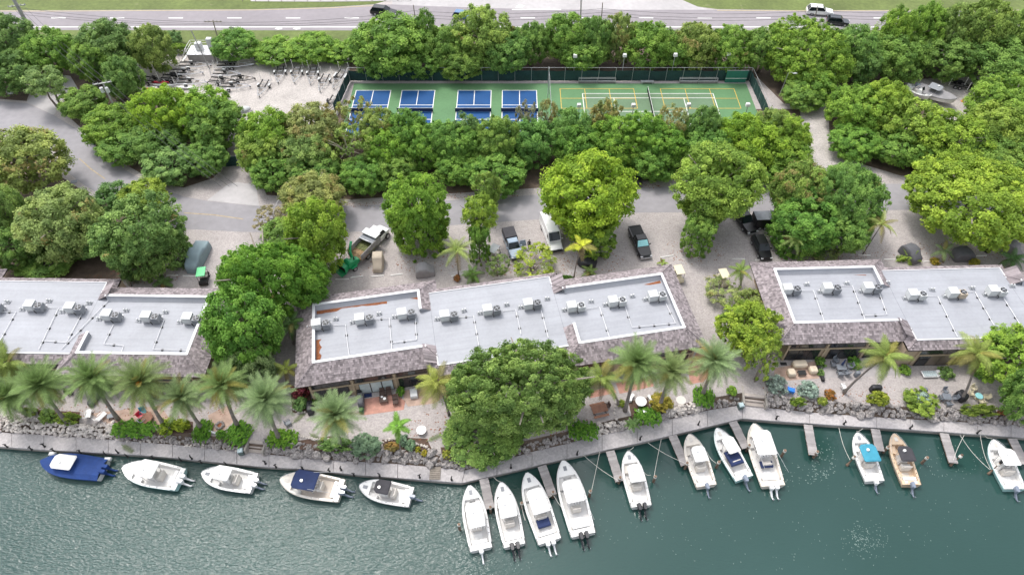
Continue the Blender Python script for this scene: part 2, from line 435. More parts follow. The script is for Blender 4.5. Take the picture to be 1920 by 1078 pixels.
w = MB()
nx = 40
w.add([(-420, -320, Z_WATER), (420, -320, Z_WATER), (420, 75, Z_WATER), (-420, 75, Z_WATER)], [[0, 1, 2, 3]])
w.build('water', M['water'], kind='structure')

# ---- highway and verges
sheet('grass_verge', [(-900, -200), (-900, 19), (100, 20), (480, 18), (620, 14), (700, 9), (760, -8), (700, -200)], 0.004, M['grass'])
sheet('grass_verge', [(1240, -200), (1275, 0), (1300, 12), (1345, 18), (1500, 20), (3000, 17), (3200, -200)], 0.004, M['grass'])
sheet('grass_verge', [(-900, 56), (3000, 52), (3000, 75.8), (656, 75.8), (653, 103), (480, 103), (315, 92), (-900, 110)], 0.004, M['grass'])
sheet('sandy_path', [(470, -4), (600, -6), (760, -10), (760, 0), (700, 3), (600, 4), (470, 3)], 0.010, M['pave'])
sheet('side_road', [(735, 8), (755, -160), (1230, -160), (1278, 0), (1310, 14), (1340, 20), (735, 20)], 0.008, M['pave'])
sheet('highway', [(-900, 20), (100, 20.5), (480, 18), (620, 14), (700, 10), (735, 9), (800, 12), (1000, 18), (1100, 19), (1345, 19), (1500, 20), (3000, 16),
                  (3000, 55), (1920, 57), (1000, 58), (0, 57), (-900, 56)], 0.012, M['highway'])
for k in range(-3, 24):
    x = 96 + 110 * k + (0 if k < 10 else 2)
    sheet('lane_dash', [(x, 33.6), (x + 27, 33.6), (x + 27, 35), (x, 35)], 0.018, M['wpaint'])
sheet('edge_line', [(-900, 50.4), (1920, 50.6), (1920, 51.9), (-900, 51.7)], 0.018, M['wpaint'])
sheet('edge_line', [(-900, 20.6), (100, 21), (480, 18.8), (620, 14.8), (700, 10.8), (700, 11.8), (620, 15.8), (480, 19.8), (100, 22), (-900, 21.6)], 0.018, M['fpaint'])
sheet('edge_line', [(1345, 19.6), (1500, 20.6), (3000, 17), (3000, 18), (1500, 21.6), (1345, 20.6)], 0.018, M['fpaint'])
sheet('turn_lane_line', [(960, 18), (1052, 18), (1052, 19.2), (960, 19.2)], 0.018, M['wpaint'])
sheet('turn_arrow', [(965, 14.5), (973, 14), (972, 12.6), (968, 12.2), (974, 9.4), (985, 11.2), (981, 12.2), (979, 14.6), (972, 15.4)], 0.018, M['wpaint'])
for x in (515, 549):
    sheet('road_arrow', [(x, 54.2), (x + 6, 52.4), (x + 14, 53), (x + 14, 55), (x + 6, 56)], 0.018, M['wpaint'])

# ---- service road, drives, yards
ROAD_N = [(-500, 168), (0, 190), (50, 194), (100, 216), (140, 240), (170, 265), (205, 300), (250, 328), (300, 352), (345, 369), (390, 377), (475, 386), (655, 386), (715, 384), (842, 376),
          (872, 374), (960, 369), (1190, 351), (1440, 349), (1670, 345), (1920, 343), (2400, 338)]
ROAD_S = [(2400, 388), (1920, 392), (1690, 394), (1440, 397), (1190, 399), (1130, 403), (960, 415), (880, 420), (842, 423), (715, 433), (600, 436), (457, 435), (337, 429), (260, 405), (178, 360), (150, 342),
          (120, 318), (105, 275), (85, 262), (40, 256), (0, 252), (-500, 235)]
sheet('forest_floor', [(-500, 112), (-500, 166), (0, 186), (50, 190), (60, 160), (120, 145), (130, 220), (210, 295), (300, 345), (345, 352), (400, 334), (424, 306), (430, 225), (255, 150), (318, 100)], 0.004, M['soil'])
sheet('forest_floor', [(440, 230), (640, 205), (1500, 205), (1505, 300), (1420, 330), (1190, 340), (960, 356), (860, 362), (660, 374), (500, 366)], 0.004, M['soil'])
sheet('forest_floor', [(655, 76), (2400, 76), (2400, 330), (1900, 335), (1690, 330), (1590, 300), (1556, 270), (1553, 195), (1470, 195), (1425, 150), (1405, 140), (655, 140)], 0.004, M['soil'])
sheet('planting_bed', [(-500, 262), (0, 262), (60, 270), (120, 335), (178, 372), (330, 432), (330, 460), (300, 505), (250, 525), (-500, 510)], 0.004, M['soil'])
sheet('boat_yard', [(255, 120), (318, 110), (478, 116), (650, 116), (634, 215), (620, 235), (455, 235), (430, 225), (255, 170)], 0.008, M['yard'])
sheet('boat_yard', [(1690, 150), (1920, 140), (1960, 220), (1760, 235)], 0.008, M['yard'])
sheet('entrance_drive', [(50, 192), (62, 178), (112, 140), (132, 143), (147, 168), (112, 190), (103, 214), (100, 216)], 0.008, M['pave'])
sheet('service_road', ROAD_N + ROAD_S, 0.012, M['asphalt'])
sheet('gate_apron', [(388, 376), (428, 345), (445, 342), (480, 347), (486, 386), (470, 385)], 0.016, M['pave'])
sheet('gravel_drive', [(1497, 195), (1553, 193), (1551, 245), (1582, 300), (1612, 348), (1440, 351), (1505, 300), (1516, 240)], 0.008, M['yard'])
sheet('centre_line', [(345, 398.5), (400, 402), (456, 410), (456, 411.6), (400, 403.8), (345, 400)], 0.017, M['rpaint'])
sheet('centre_line', [(148, 298), (170, 318), (196, 336), (198, 335.2), (172, 317), (150, 297.4)], 0.017, M['rpaint'])

# ---- courts
CY0, CX = at(0, 170).y, lambda px, py: at(px, py).x
YF, YN = at(960, 157).y, at(960, 246).y
XL, XR = CX(664, 157), CX(1399, 157)
c = MB(); c.add([(XL, YN, .008), (XR, YN, .008), (XR, YF, .008), (XL, YF, .008)], [[0, 1, 2, 3]])
court = c.build('sports_court', M['court'], kind='structure')
def flat(mb, x0, y0, x1, y1, z, m=0):
    mb.add([(x0, y0, z), (x1, y0, z), (x1, y1, z), (x0, y1, z)], [[0, 1, 2, 3]], m)
def lines(name, segs, z, m, wd=0.07, parent=None):
    mb = MB()
    for x0, y0, x1, y1 in segs:
        flat(mb, min(x0, x1) - wd, min(y0, y1) - wd, max(x0, x1) + wd, max(y0, y1) + wd, z)
        z += 0.0004
    return mb.build(name, m, parent, kind='structure')
BL = [(668, 733), (754, 815.5), (859, 921), (942, 1006)]
NETS = []
for x0, x1 in BL:
    a, b = CX(x0, 170), CX(x1, 170)
    mb = MB(); flat(mb, a, CY0 - 13.41, b, CY0, 0.012); mb.build('blue_court_surface', M['courtblue'], kind='structure')
    mid = (a + b) / 2
    lines('court_lines', [(a, CY0, b, CY0), (a, CY0 - 13.41, b, CY0 - 13.41), (a, CY0 - 13.41, a, CY0), (b, CY0 - 13.41, b, CY0),
                          (a, CY0 - 4.57, b, CY0 - 4.57), (a, CY0 - 8.84, b, CY0 - 8.84), (mid, CY0 - 4.57, mid, CY0), (mid, CY0 - 13.41, mid, CY0 - 8.84)], 0.016, M['wpaint'])
    NETS.append((a, b, CY0 - 6.7))
TX0, TX1, TY0 = CX(1092, 176), CX(1337, 176), at(0, 176).y
mb = MB(); flat(mb, TX0, TY0 - 10.97, TX1, TY0, 0.012); mb.build('tennis_court_surface', M['court2'], kind='structure')
ty1, tn = TY0 - 10.97, (TX0 + TX1) / 2
lines('tennis_lines', [(TX0, TY0, TX1, TY0), (TX0, ty1, TX1, ty1), (TX0, ty1, TX0, TY0), (TX1, ty1, TX1, TY0), (TX0, TY0 - 1.37, TX1, TY0 - 1.37), (TX0, ty1 + 1.37, TX1, ty1 + 1.37),
                       (tn - 6.4, ty1 + 1.37, tn - 6.4, TY0 - 1.37), (tn + 6.4, ty1 + 1.37, tn + 6.4, TY0 - 1.37), (tn - 6.4, (TY0 + ty1) / 2, tn + 6.4, (TY0 + ty1) / 2)], 0.016, M['wpaint'], 0.06)
for x0, x1 in ((1050, 1188), (1238, 1376)):
    a, b, y0 = CX(x0, 167), CX(x1, 167), at(0, 167).y
    y1 = y0 - 6.1; ym = (y0 + y1) / 2
    lines('yellow_court_lines', [(a, y0, b, y0), (a, y1, b, y1), (a, y1, a, y0), (b, y1, b, y0), (a + 4.57, y1, a + 4.57, y0), (b - 4.57, y1, b - 4.57, y0), (a, ym, a + 4.57, ym), (b - 4.57, ym, b, ym)],
          0.024, M['ypaint'], 0.055)

# ---- dock: concrete slabs on a seawall
def dock_pts(n):
    xs = list(np.linspace(-400, 866, 22)) + list(np.linspace(866, 1392, 9))[1:] + list(np.linspace(1392, 2400, 17))[1:]
    out = []
    for x in xs:
        xu = x + (6 if 800 < x < 900 else 0)
        out.append((at(xu, lerp_poly(DOCK_UP, xu), Z_DOCK), at(x, lerp_poly(DOCK_FR, x), Z_DOCK)))
    return out
DK = dock_pts(0)
sw = MB()
for (u0, f0), (u1, f1) in zip(DK, DK[1:]):
    n = Vector((f1.y - f0.y, -(f1.x - f0.x), 0)).normalized()
    i0, i1 = f0 - n * 0.10, f1 - n * 0.10
    sw.loft([[(i0.x, i0.y, -4), (i0.x, i0.y, Z_DOCK - .26), (u0.x, u0.y + .3, Z_DOCK - .26), (u0.x, u0.y + .3, -4)],
             [(i1.x, i1.y, -4), (i1.x, i1.y, Z_DOCK - .26), (u1.x, u1.y + .3, Z_DOCK - .26), (u1.x, u1.y + .3, -4)]], cap0=False, cap1=False)
dock = sw.build('dock', M['seawall'], kind='structure')
for (u0, f0), (u1, f1) in zip(DK, DK[1:]):
    t = (u1 - u0).normalized() * 0.02
    q = [f0 + t, f1 - t, u1 - t, u0 + t]
    cen = sum(q, Vector()) / 4
    s = MB(); hz = rnd.uniform(-.006, .006)
    s.loft([[(p.x - cen.x, p.y - cen.y, -.25) for p in q], [(p.x - cen.x, p.y - cen.y, -.03 + hz) for p in q],
            [((p.x - cen.x) * .996, (p.y - cen.y) * .975, hz) for p in q]])
    s.build('slab', M['concrete'], dock, loc=cen)

# ---- stone steps from the terrace down to the dock
def steps(pa, pb, n, rise, depth, label):
    a, b = at(*pa, Z_DOCK), at(*pb, Z_DOCK)
    d = (b - a); L = d.length; rz = math.atan2(d.y, d.x)
    root = thing('steps', label, 'steps', ((a + b) / 2), rz)
    for i in range(n):
        s = MB(); s.box((0, depth * (i + .5) - .05, rise * (i + 1) / 2), (L, depth + (0.0 if i < n - 1 else 1.2), rise * (i + 1) - .002 * i), ch=.03)
        s.build('step', M['concrete2'], root)
    for sx in (-1, 1):
        s = MB(); s.box((sx * (L / 2 + .14), depth * n / 2, .45), (.24, depth * n + .6, 1.0), ch=.04); s.build('side_wall', M['seawall'], root)
    return root
steps((466, 847), (494, 850), 4, .225, .48, 'pale concrete steps down to the dock between the two clipped beds on the left')
steps((1394, 760), (1432, 764), 4, .225, .50, 'brown edged concrete steps down to the dock below the right hand building')

# ---- patios
sheet('brick_patio', [(681, 748), (742, 738), (760, 752), (757, 768), (683, 778)], 0.006, M['brick'])
sheet('stone_patio', [(757, 732), (830, 718), (836, 742), (815, 756), (765, 762), (757, 750)], 0.006, M['stonepatio'])
sheet('brick_patio', [(1100, 737), (1148, 722), (1156, 736), (1108, 746)], 0.006, M['brick'])
sheet('brick_patio', [(1155, 718), (1222, 703), (1226, 724), (1162, 738)], 0.006, M['brick'])
sheet('brick_patio', [(1290, 690), (1312, 650), (1336, 648), (1345, 690), (1318, 716), (1294, 720)], 0.006, M['brick'])
sheet('brick_patio', [(1452, 690), (1535, 676), (1536, 709), (1478, 713), (1452, 708)], 0.006, M['stonepatio'])
sheet('dark_patio', [(1537, 680), (1640, 674), (1690, 690), (1690, 703), (1540, 709)], 0.006, M['plank'])
sheet('stone_patio', [(390, 778), (430, 758), (438, 790), (420, 806), (396, 808)], 0.006, M['stonepatio'])
sheet('brick_patio', [(170, 775), (300, 760), (330, 800), (200, 795)], 0.006, M['stonepatio'])
for q in ([(558, 826), (627, 816), (630, 846), (562, 842)], [(716, 824), (760, 820), (800, 822), (812, 846), (720, 850)], [(826, 838), (880, 838), (900, 862), (830, 862)],
          [(545, 738), (580, 732), (590, 772), (548, 774)], [(70, 768), (150, 772), (148, 796), (74, 794)], [(330, 790), (362, 790), (362, 812), (322, 812)], [(1178, 752), (1215, 745), (1222, 780), (1186, 790)]):
    sheet('mulch_bed', q, 0.006, M['mulch'])
# ================================================================== buildings: staggered flat-roofed blocks with shingled mansards
ZE, ZD, ZP = 3.6, 4.25, 4.9
PITCH, STAG = 16.1, -1.475
SLOPE = (ZP - ZE) / 2.3
def rect(cu, cv, hu, hv): return [(cu - hu, cv - hv), (cu + hu, cv - hv), (cu + hu, cv + hv), (cu - hu, cv + hv)]

class Sep:
    """like MB, but every box becomes a part of its own"""
    def __init__(self, name, m, root): self.a = (name, m, root)
    def box(self, *p, **k): return MB().box(*p, **k).build(*self.a)
    def add(self, *p, **k): return MB().add(*p, **k).build(*self.a)

def slope_shingles(mb, a0, a1, b0, b1, rg):
    """courses of shingles on the slope whose eave edge is a0->a1 and ridge edge b0->b1 (3-d points)"""
    a0, a1, b0, b1 = map(Vector, (a0, a1, b0, b1))
    along = (a1 - a0).normalized()
    nrm = along.cross((b0 - a0)).normalized()
    if nrm.z < 0: nrm = -nrm
    up = nrm.cross(along)
    H = (b0 - a0).dot(up)
    rows = max(1, int(H / 0.29)); rh = H / rows
    for r in range(rows):
        t0, t1 = r / rows, min(1.0, (r + 1.25) / rows)
        e0, e1 = a0.lerp(b0, t0), a1.lerp(b1, t0)
        L = (e1 - e0).length
        x = 0.0
        # the top edge of the course, in along coordinates of this course
        x = -rg.uniform(0, .25)
        while x < L:
            wd = rg.uniform(.15, .36)
            s0, s1 = max(0, x), min(L, x + wd - .018)
            x += wd
            if s1 - s0 < .04: continue
            lift = rg.uniform(.028, .060); jag = rg.uniform(-.035, .035)
            p0 = e0 + along * s0 - up * (jag if r else 0); p1 = e0 + along * s1 - up * (jag if r else 0)
            q0 = e0 + along * s0 + up * rh * 1.18; q1 = e0 + along * s1 + up * rh * 1.18
            mb.add([p0, p1, p0 + nrm * lift, p1 + nrm * lift, q1 + nrm * .006, q0 + nrm * .006], [[0, 1, 3, 2], [2, 3, 4, 5]])

def slope_panel(mb, a0, a1, b0, b1): mb.add([a0, a1, b1, b0], [[0, 1, 2, 3]])

def building(name, label, centre, ang, mods, seed):
    """mods: list of (index, kind) with kind 'L' (left end, raised), 'M' (flat middle), 'R' (right end, raised); index 0 sits on centre"""
    rg = random.Random(seed)
    root = thing(name, label, 'building', (centre[0], centre[1], 0), ang)
    deck, para, cop, shn, base = MB(), Sep('parapet', M['roof'], root), Sep('coping', M['coping'], root), MB(), MB()
    fas = MB(); walls = MB()
    for idx, kind in mods:
        cu, cv = PITCH * idx, STAG * idx
        if kind == 'M':
            hu, hv, run, zt = 8.1, 5.7, 1.15, ZD
        else:
            hu, hv, run, zt = 6.83, 4.6, 2.3, ZP
        ehu, ehv = hu + run, hv + run
        C = rect(cu, cv, hu, hv); Eq = rect(cu, cv, ehu, ehv)
        def sl(i, ea, eb, ca, cb):
            a0, a1, b0, b1 = (*ea, ZE), (*eb, ZE), (*ca, zt), (*cb, zt)
            slope_panel(base, a0, a1, b0, b1); slope_shingles(shn, a0, a1, b0, b1, rg)
        # near, far
        sl(0, Eq[0], Eq[1], C[0], C[1]); sl(2, Eq[2], Eq[3], C[2], C[3])
        if kind == 'M':
            # only the stubs of the side slopes that stand clear of the neighbouring decks
            sl(3, (Eq[0][0], cv - 3.1), Eq[0], (C[0][0], cv - 3.1), C[0]); sl(1, (Eq[2][0], cv + 3.1), Eq[2], (C[2][0], cv + 3.1), C[2])
            deck.add([(p[0], p[1], ZD) for p in C], [[0, 1, 2, 3]])
            for i in (0, 2):
                a, b = C[i], C[(i + 1) % 4]
                mid = ((a[0] + b[0]) / 2, (a[1] + b[1]) / 2, ZD + .03)
                cop.box((mid[0], mid[1] - (.02 if i == 0 else -.02), mid[2]), (abs(b[0] - a[0]), .16 if i == 0 else .10, .12))
            for sx in (-1, 1):
                a = -cv * 0
                cop.box((cu + sx * hu, cv + (-hv + .9 if sx < 0 else hv - .9), ZD + .025), (.12, 1.75, .10))
        else:
            out = -1 if kind == 'L' else 1                       # outer end; the inner end faces the middle block
            i_out = 3 if out < 0 else 1
            sl(i_out, Eq[i_out], Eq[(i_out + 1) % 4], C[i_out], C[(i_out + 1) % 4])
            # short raised returns on the inner side (long one at the far corner of a left block, at the near corner of a right block)
            ui, ue = cu - out * hu, cu - out * ehu
            segs = [(hv - 3.2, hv, ehv), (-hv + .4, -hv, -ehv)] if kind == 'L' else [(-hv + 3.2, -hv, -ehv), (hv - .4, hv, ehv)]
            for v_in, v_c, v_e in segs:
                a0, a1, b0, b1 = (ue, cv + v_in, ZE), (ue, cv + v_e, ZE), (ui, cv + v_in, ZP), (ui, cv + v_c, ZP)
                if (a1[1] - a0[1]) * out > 0: pass
                slope_panel(base, a0, a1, b0, b1); slope_shingles(shn, a0, a1, b0, b1, rg)
                if abs(v_in - v_c) < 1: continue
                th = .26; sg = 1 if v_c > 0 else -1
                ym = cv + (v_in + v_c) / 2; ln = abs(v_c - v_in)
                para.box((ui + out * th / 2, ym, (ZD + ZP) / 2), (th, ln, ZP - ZD - .01))
                cop.box((ui + out * .12, ym, ZP + .02), (.34, ln + .1, .09))
                # white end flap closing the return
                yy = cv + v_in - sg * .02
                para.add([(ui, yy, ZP - .02), (ui, yy, ZD), (ui - out * 1.15, yy, ZD), (ui + out * .26, yy, ZP - .02), (ui + out * .26, yy, ZD)], [[0, 1, 2], [3, 4, 1, 0]])
            deck.add([(cu - hu if out < 0 else cu - hu - 1.15, cv - hv, ZD), (cu + hu + 1.15 if out < 0 else cu + hu, cv - hv, ZD),
                      (cu + hu + 1.15 if out < 0 else cu + hu, cv + hv, ZD), (cu - hu if out < 0 else cu - hu - 1.15, cv + hv, ZD)], [[0, 1, 2, 3]])
            th = .26
            for sy in (-1, 1):
                para.box((cu, cv + sy * (hv - th / 2), (ZD + ZP) / 2), (2 * hu - .02, th, ZP - ZD - .012))
                cop.box((cu, cv + sy * (hv - .12), ZP + .022), (2 * hu + .1, .34, .09))
                para.add([(cu - hu + .2, cv + sy * (hv - th - .42), ZD + .01), (cu + hu - .2, cv + sy * (hv - th - .42), ZD + .01),
                          (cu + hu - .2, cv + sy * (hv - th), ZP - .12), (cu - hu + .2, cv + sy * (hv - th), ZP - .12)], [[0, 1, 2, 3]])
            para.box((cu + out * (hu - th / 2), cv, (ZD + ZP) / 2), (th, 2 * hv - .54, ZP - ZD - .014))
            cop.box((cu + out * (hu - .12), cv, ZP + .024), (.34, 2 * hv - .44, .09))
            # dry leaf drifts against the parapet
            if seed in (2, 3):
                dr = MB()
                def drift(pts):
                    dr.add([(p[0], p[1], ZD + .012) for p in pts], [list(range(len(pts)))])
                if kind == 'L' and seed == 2:
                    n = 14
                    top = [(cu - hu + .35 + 9.0 * i / n, cv + hv - .68) for i in range(n + 1)]
                    bot = [(p[0], p[1] - (.45 if i < 5 else .12 if i < 10 else .3) * (1 - .0 * i) - rg.uniform(0, .14)) for i, p in enumerate(top)]
                    drift(top + bot[::-1])
                    s_ = [(cu - hu + .30, cv - hv + .6 + 3.3 * i / 8) for i in range(9)]
                    e_ = [(p[0] + .35 + .35 * math.sin(i * 2.2) ** 2, p[1]) for i, p in enumerate(s_)]
                    drift(s_[::-1] + e_)
                    drift([(cu + hu - 1.3, cv + hv - .75), (cu + hu - .3, cv + hv - 1.1), (cu + hu - .3, cv + hv - .7)])
                if kind == 'R' and seed == 2:
                    drift([(cu + hu - 2.8, cv + hv - 1.0), (cu + hu - 2.0, cv + hv - 1.2), (cu + hu - .4, cv + hv - 1.15), (cu + hu - .4, cv + hv - .7)])
                if kind == 'L' and seed == 3:
                    drift([(cu + hu - 3.0, cv + hv - .9), (cu + hu - 1.2, cv + hv - 1.1), (cu + hu - 1.2, cv + hv - .95)])
                if dr.v: dr.build('leaf_litter', M['rust'], root, kind='stuff')
        # hip ridge caps
        for i in range(4):
            if kind != 'M' or i in (0, 2):
                shn.tube([(*Eq[i], ZE + .05), (*C[i], zt + .05)], .07, 4)
        # soffit and fascia
        fas.add([(p[0], p[1], ZE - .012) for p in Eq], [[3, 2, 1, 0]])
        for i in range(4):
            a, b = Eq[i], Eq[(i + 1) % 4]
            fas.add([(*a, ZE - .16), (*b, ZE - .16), (*b, ZE + .03), (*a, ZE + .03)], [[0, 1, 2, 3]])
        # walls
        O = .16
        wu, wv = ehu - 1.5, ehv - O
        W = rect(cu, cv, wu if kind != 'M' else ehu + .2, wv)
        walls.loft([[(*p, -.05) for p in W], [(*p, ZE - .02) for p in W]], cap0=False, cap1=False)
        # canal-side facade: three bays, each with clerestory lights above a beam and sliding doors below
        nb = 3; x0 = cu - ehu + 1.5; bw = 2 * (ehu - 1.5) / nb; y = cv - wv
        for b in range(nb):
            xc = x0 + bw * (b + .5)
            cw = MB(); cw.box((xc, y - .03, 3.0), (bw - .50, .08, 1.0)); win = cw.build('clerestory_window', M['frame'], root)
            pn = (bw - .70) / 4
            for k in range(4):
                p = MB(); p.box((xc - (bw - .70) / 2 + pn * (k + .5), y - .075, 3.0), (pn - .06, .02, .84)); p.build('pane', M['glass'], win)
            dw = bw - .95
            dx = xc + (.15 if (b + idx) % 2 else -.1)
            d = MB(); d.box((dx, y - .04, 1.13), (dw, .10, 2.24)); door = d.build('sliding_door', M['frame'], root)
            dp = dw / 3
            look = rg.choice(['glass', 'glass', 'blind']) if (seed, idx, b) not in ((2, 0, 1), (2, 2, 0)) else 'curtain'
            for k in range(3):
                lk = look if not (look == 'blind' and k == 0) else 'glass'
                p = MB(); p.box((dx - dw / 2 + dp * (k + .5), y - .10, 1.14), (dp - .14, .03, 2.02)); p.build('pane', M[lk], door)
        for b in range(nb + 1):
            xc = x0 + bw * b
            p = MB(); p.box((xc + (.12 if b == 0 else -.12 if b == nb else 0), y - .06, ZE / 2 - .1), (.24, .22, ZE - .25)); p.build('column', M['trim'], root)
        p = MB(); p.box((cu, y - .05, 2.40), (2 * (ehu - 1.5) - .02, .26, .20)); p.build('beam', M['trim'], root)
    deck.build('roof_deck', M['roof'], root); 
    r = base.build('mansard', M['shingle'], root); shn.build('shingles', M['shingle'], r, kind='stuff')
    fas.build('eave', M['frame'], root); walls.build('wall', M['wall'], root)
    return root

BLD = {}
BLD['l'] = building('apartment_building', 'low apartment building with white flat roof behind the row of palms at left edge', (-45.76 + PITCH * -.02, 51.63), R_(-1.0), [(-2, 'L'), (-1, 'M'), (0, 'R')], 1)
BLD['m'] = building('apartment_building', 'low apartment building in the middle with rust brown leaf drifts on its white roof', (-18.07, 51.46), R_(10.3), [(0, 'L'), (1, 'M'), (2, 'R')], 2)
BLD['r'] = building('apartment_building', 'low apartment building with white flat roof and shingle skirt at right edge', (42.1, 56.5), R_(1.9), [(0, 'L'), (1, 'M'), (2, 'R')], 3)

# ---- rooftop plant
def make_ac(condenser='acgrey', n=0):
    t = thing('rooftop_air_conditioner', '', 'air conditioner', (0, 0, 0))
    m = MB(); m.box((-.62, .12, .78), (1.15, 1.05, .95), ch=.03); m.box((-.62, .12, 1.265), (1.19, 1.09, .03)); m.box((-.62, -.42, .75), (.9, .02, .6)); m.build('air_handler', M['acwhite'], t)
    m = MB(); m.box((.58, -.10, .72), (.92, .92, .86), ch=.03)
    for k in range(7): m.box((.58, -.575, .40 + .1 * k), (.84, .03, .035))
    c = m.build('condenser', M[condenser], t)
    m = MB(); m.cyl((.58, -.10, 1.165), .39, .05, 18); m.build('fan_ring', M['dark'], c)
    m = MB(); m.cyl((.58, -.10, 1.20), .11, .04, 10)
    for k in range(4):
        a = k * math.pi / 2 + .4
        m.box((.58 + .24 * math.cos(a), -.10 + .24 * math.sin(a), 1.205), (.26, .09, .012), rz=a)
    m.build('fan', M['acgrey'], c)
    m = MB()
    for x in (-1.1, -.15, .2, .95):
        for yy in (-.4, .45): m.box((x, yy, .15), (.07, .07, .30))
    m.box((-.05, -.45, .27), (2.3, .07, .06)); m.box((-.05, .5, .27), (2.3, .07, .06))
    m.build('stand', M['metal'], t)
    m = MB(); m.tube([(-.1, -.5, .5), (.05, -.62, .45), (.12, -.66, .2), (.05, -.6, .04)], .05, 6); m.build('refrigerant_line', M['black'], t)
    m = MB(); m.tube([(.9, .42, .05), (.9, .42, 1.0), (.78, .36, 1.05)], .035, 6); m.box((1.02, .42, .75), (.10, .22, .30)); m.build('disconnect_box', M['acwhite'], t)
    return t
AC = {'acgrey': make_ac('acgrey'), 'acwhite': make_ac('acwhite'), 'actan': make_ac('actan')}
used_ac = {k: False for k in AC}
ORD = ['first', 'second', 'third', 'fourth', 'fifth', 'sixth', 'seventh', 'eighth', 'ninth']
AC_AT = {'m': ([(603, 608), (684, 598), (763, 588), (843, 592), (923, 581), (999, 570), (1081, 575), (1158, 565), (1233, 555)], R_(10.3), 'middle building', 'left'),
         'l': ([(-12, 576), (66, 574), (141, 578), (210, 592), (284, 595), (361, 598)], R_(-1.0), 'left building', 'right'),
         'r': ([(1485, 543), (1560, 541), (1636, 540), (1720, 553), (1795, 550), (1870, 546)], R_(1.9), 'right building', 'left')}
VENT = None
def make_vent():
    t = thing('roof_vent', '', 'roof vent')
    m = MB(); m.box((0, 0, .03), (.75, .55, .06)); m.build('flashing', M['acgrey'], t)
    for x in (-.17, .18):
        m = MB(); m.cyl((x, .05, .17), .09, .26, 10); m.tube([(x, .05, .3), (x, .05, .38), (x, -.12, .38)], .10, 8); m.build('hood', M['acwhite'], t)
    return t
VENT0 = make_vent(); vent_used = False
for key, (pts, ang, bn, frm) in AC_AT.items():
    n = len(pts)
    for i, (x, y) in enumerate(pts):
        col = 'acgrey'
        if key == 'r': col = ('acgrey', 'acgrey', 'acgrey', 'acwhite', 'actan', 'acwhite')[i]
        if key == 'm' and i in (6, 7, 8): col = 'acwhite'
        p = at(x, y, ZD + .75); p.z = ZD
        k = i if frm == 'left' else n - 1 - i
        lab = ORD[k] + ' rooftop air conditioner from the ' + frm + ' on the ' + bn + "'s white roof"
        if used_ac[col]: o = dup(AC[col], p, ang, lab)
        else: o = AC[col]; o.location = p; o.rotation_euler = (0, 0, ang); o['label'] = lab; used_ac[col] = True
        o['group'] = 'air conditioners on the white roofs'
        for dx, dy, side in ((27, -9, 'right'), (-23, 7, 'left')):
            if key == 'm' and i == 8 and dx > 0: continue
            if key == 'l' and i == 5 and dx > 0: continue
            q = at(x + dx, y + dy, ZD); q.z = ZD
            lb = 'white twin vent ' + side + ' of ' + ORD[k] + ' air conditioner from ' + frm + ', ' + bn + ' roof'
            if vent_used: v = dup(VENT0, q, ang + rnd.uniform(-.2, .2), lb)
            else: v = VENT0; v.location = q; v['label'] = lb; vent_used = True
            v['group'] = 'twin vents on the white roofs'
PIPES = {'m': [[(626, 610), (648, 609), (652, 648), (655, 667)], [(700, 599), (730, 597), (735, 655)], [(735, 643), (781, 637)], [(779, 595), (781, 637)],
               [(860, 595), (888, 593), (900, 660)], [(943, 583), (967, 581), (977, 627)], [(1015, 583), (1028, 633)], [(1100, 579), (1124, 576), (1143, 634)],
               [(1172, 575), (1185, 614), (1268, 606)], [(1249, 570), (1266, 605)]],
         'l': [[(5, 585), (30, 585), (0, 640)], [(90, 577), (110, 578), (73, 655)], [(157, 582), (125, 642)], [(83, 639), (125, 642)], [(205, 562), (115, 655)], [(213, 609), (195, 645), (232, 648), (228, 660)],
               [(298, 600), (308, 600), (287, 655), (356, 657), (372, 606)]],
         'r': [[(1503, 545), (1525, 545), (1545, 602)], [(1577, 536), (1598, 536), (1622, 600)], [(1648, 548), (1663, 590), (1620, 592)], [(1735, 555), (1758, 556), (1795, 632)],
               [(1812, 547), (1828, 548), (1875, 630)], [(1882, 560), (1912, 608)], [(1868, 615), (1925, 615)]]}
blk = MB(); blk.box((0, 0, .06), (.22, .30, .12)); PIPE_SUP = blk.mesh('pipe_support', M['black'])
for key, runs in PIPES.items():
    root = BLD[key]; inv = Matrix.Rotation(-root.rotation_euler.z, 4, 'Z') @ Matrix.Translation(-root.location)
    for run in runs:
        P = [inv @ at(x, y, ZD + .1) for x, y in run]
        P = [Vector((p.x, p.y, ZD + .15)) for p in P]
        m = MB(); m.tube(P, .045, 6); pipe = m.build('roof_pipe', M['coping'], root)
        for a, b in zip(P, P[1:]):
            L = (b - a).length; k = int(L / 1.7)
            for i in range(k):
                s = a.lerp(b, (i + .5) / max(1, k))
                link('pipe_support', PIPE_SUP, pipe, (s.x, s.y, ZD), math.atan2(b.y - a.y, b.x - a.x))
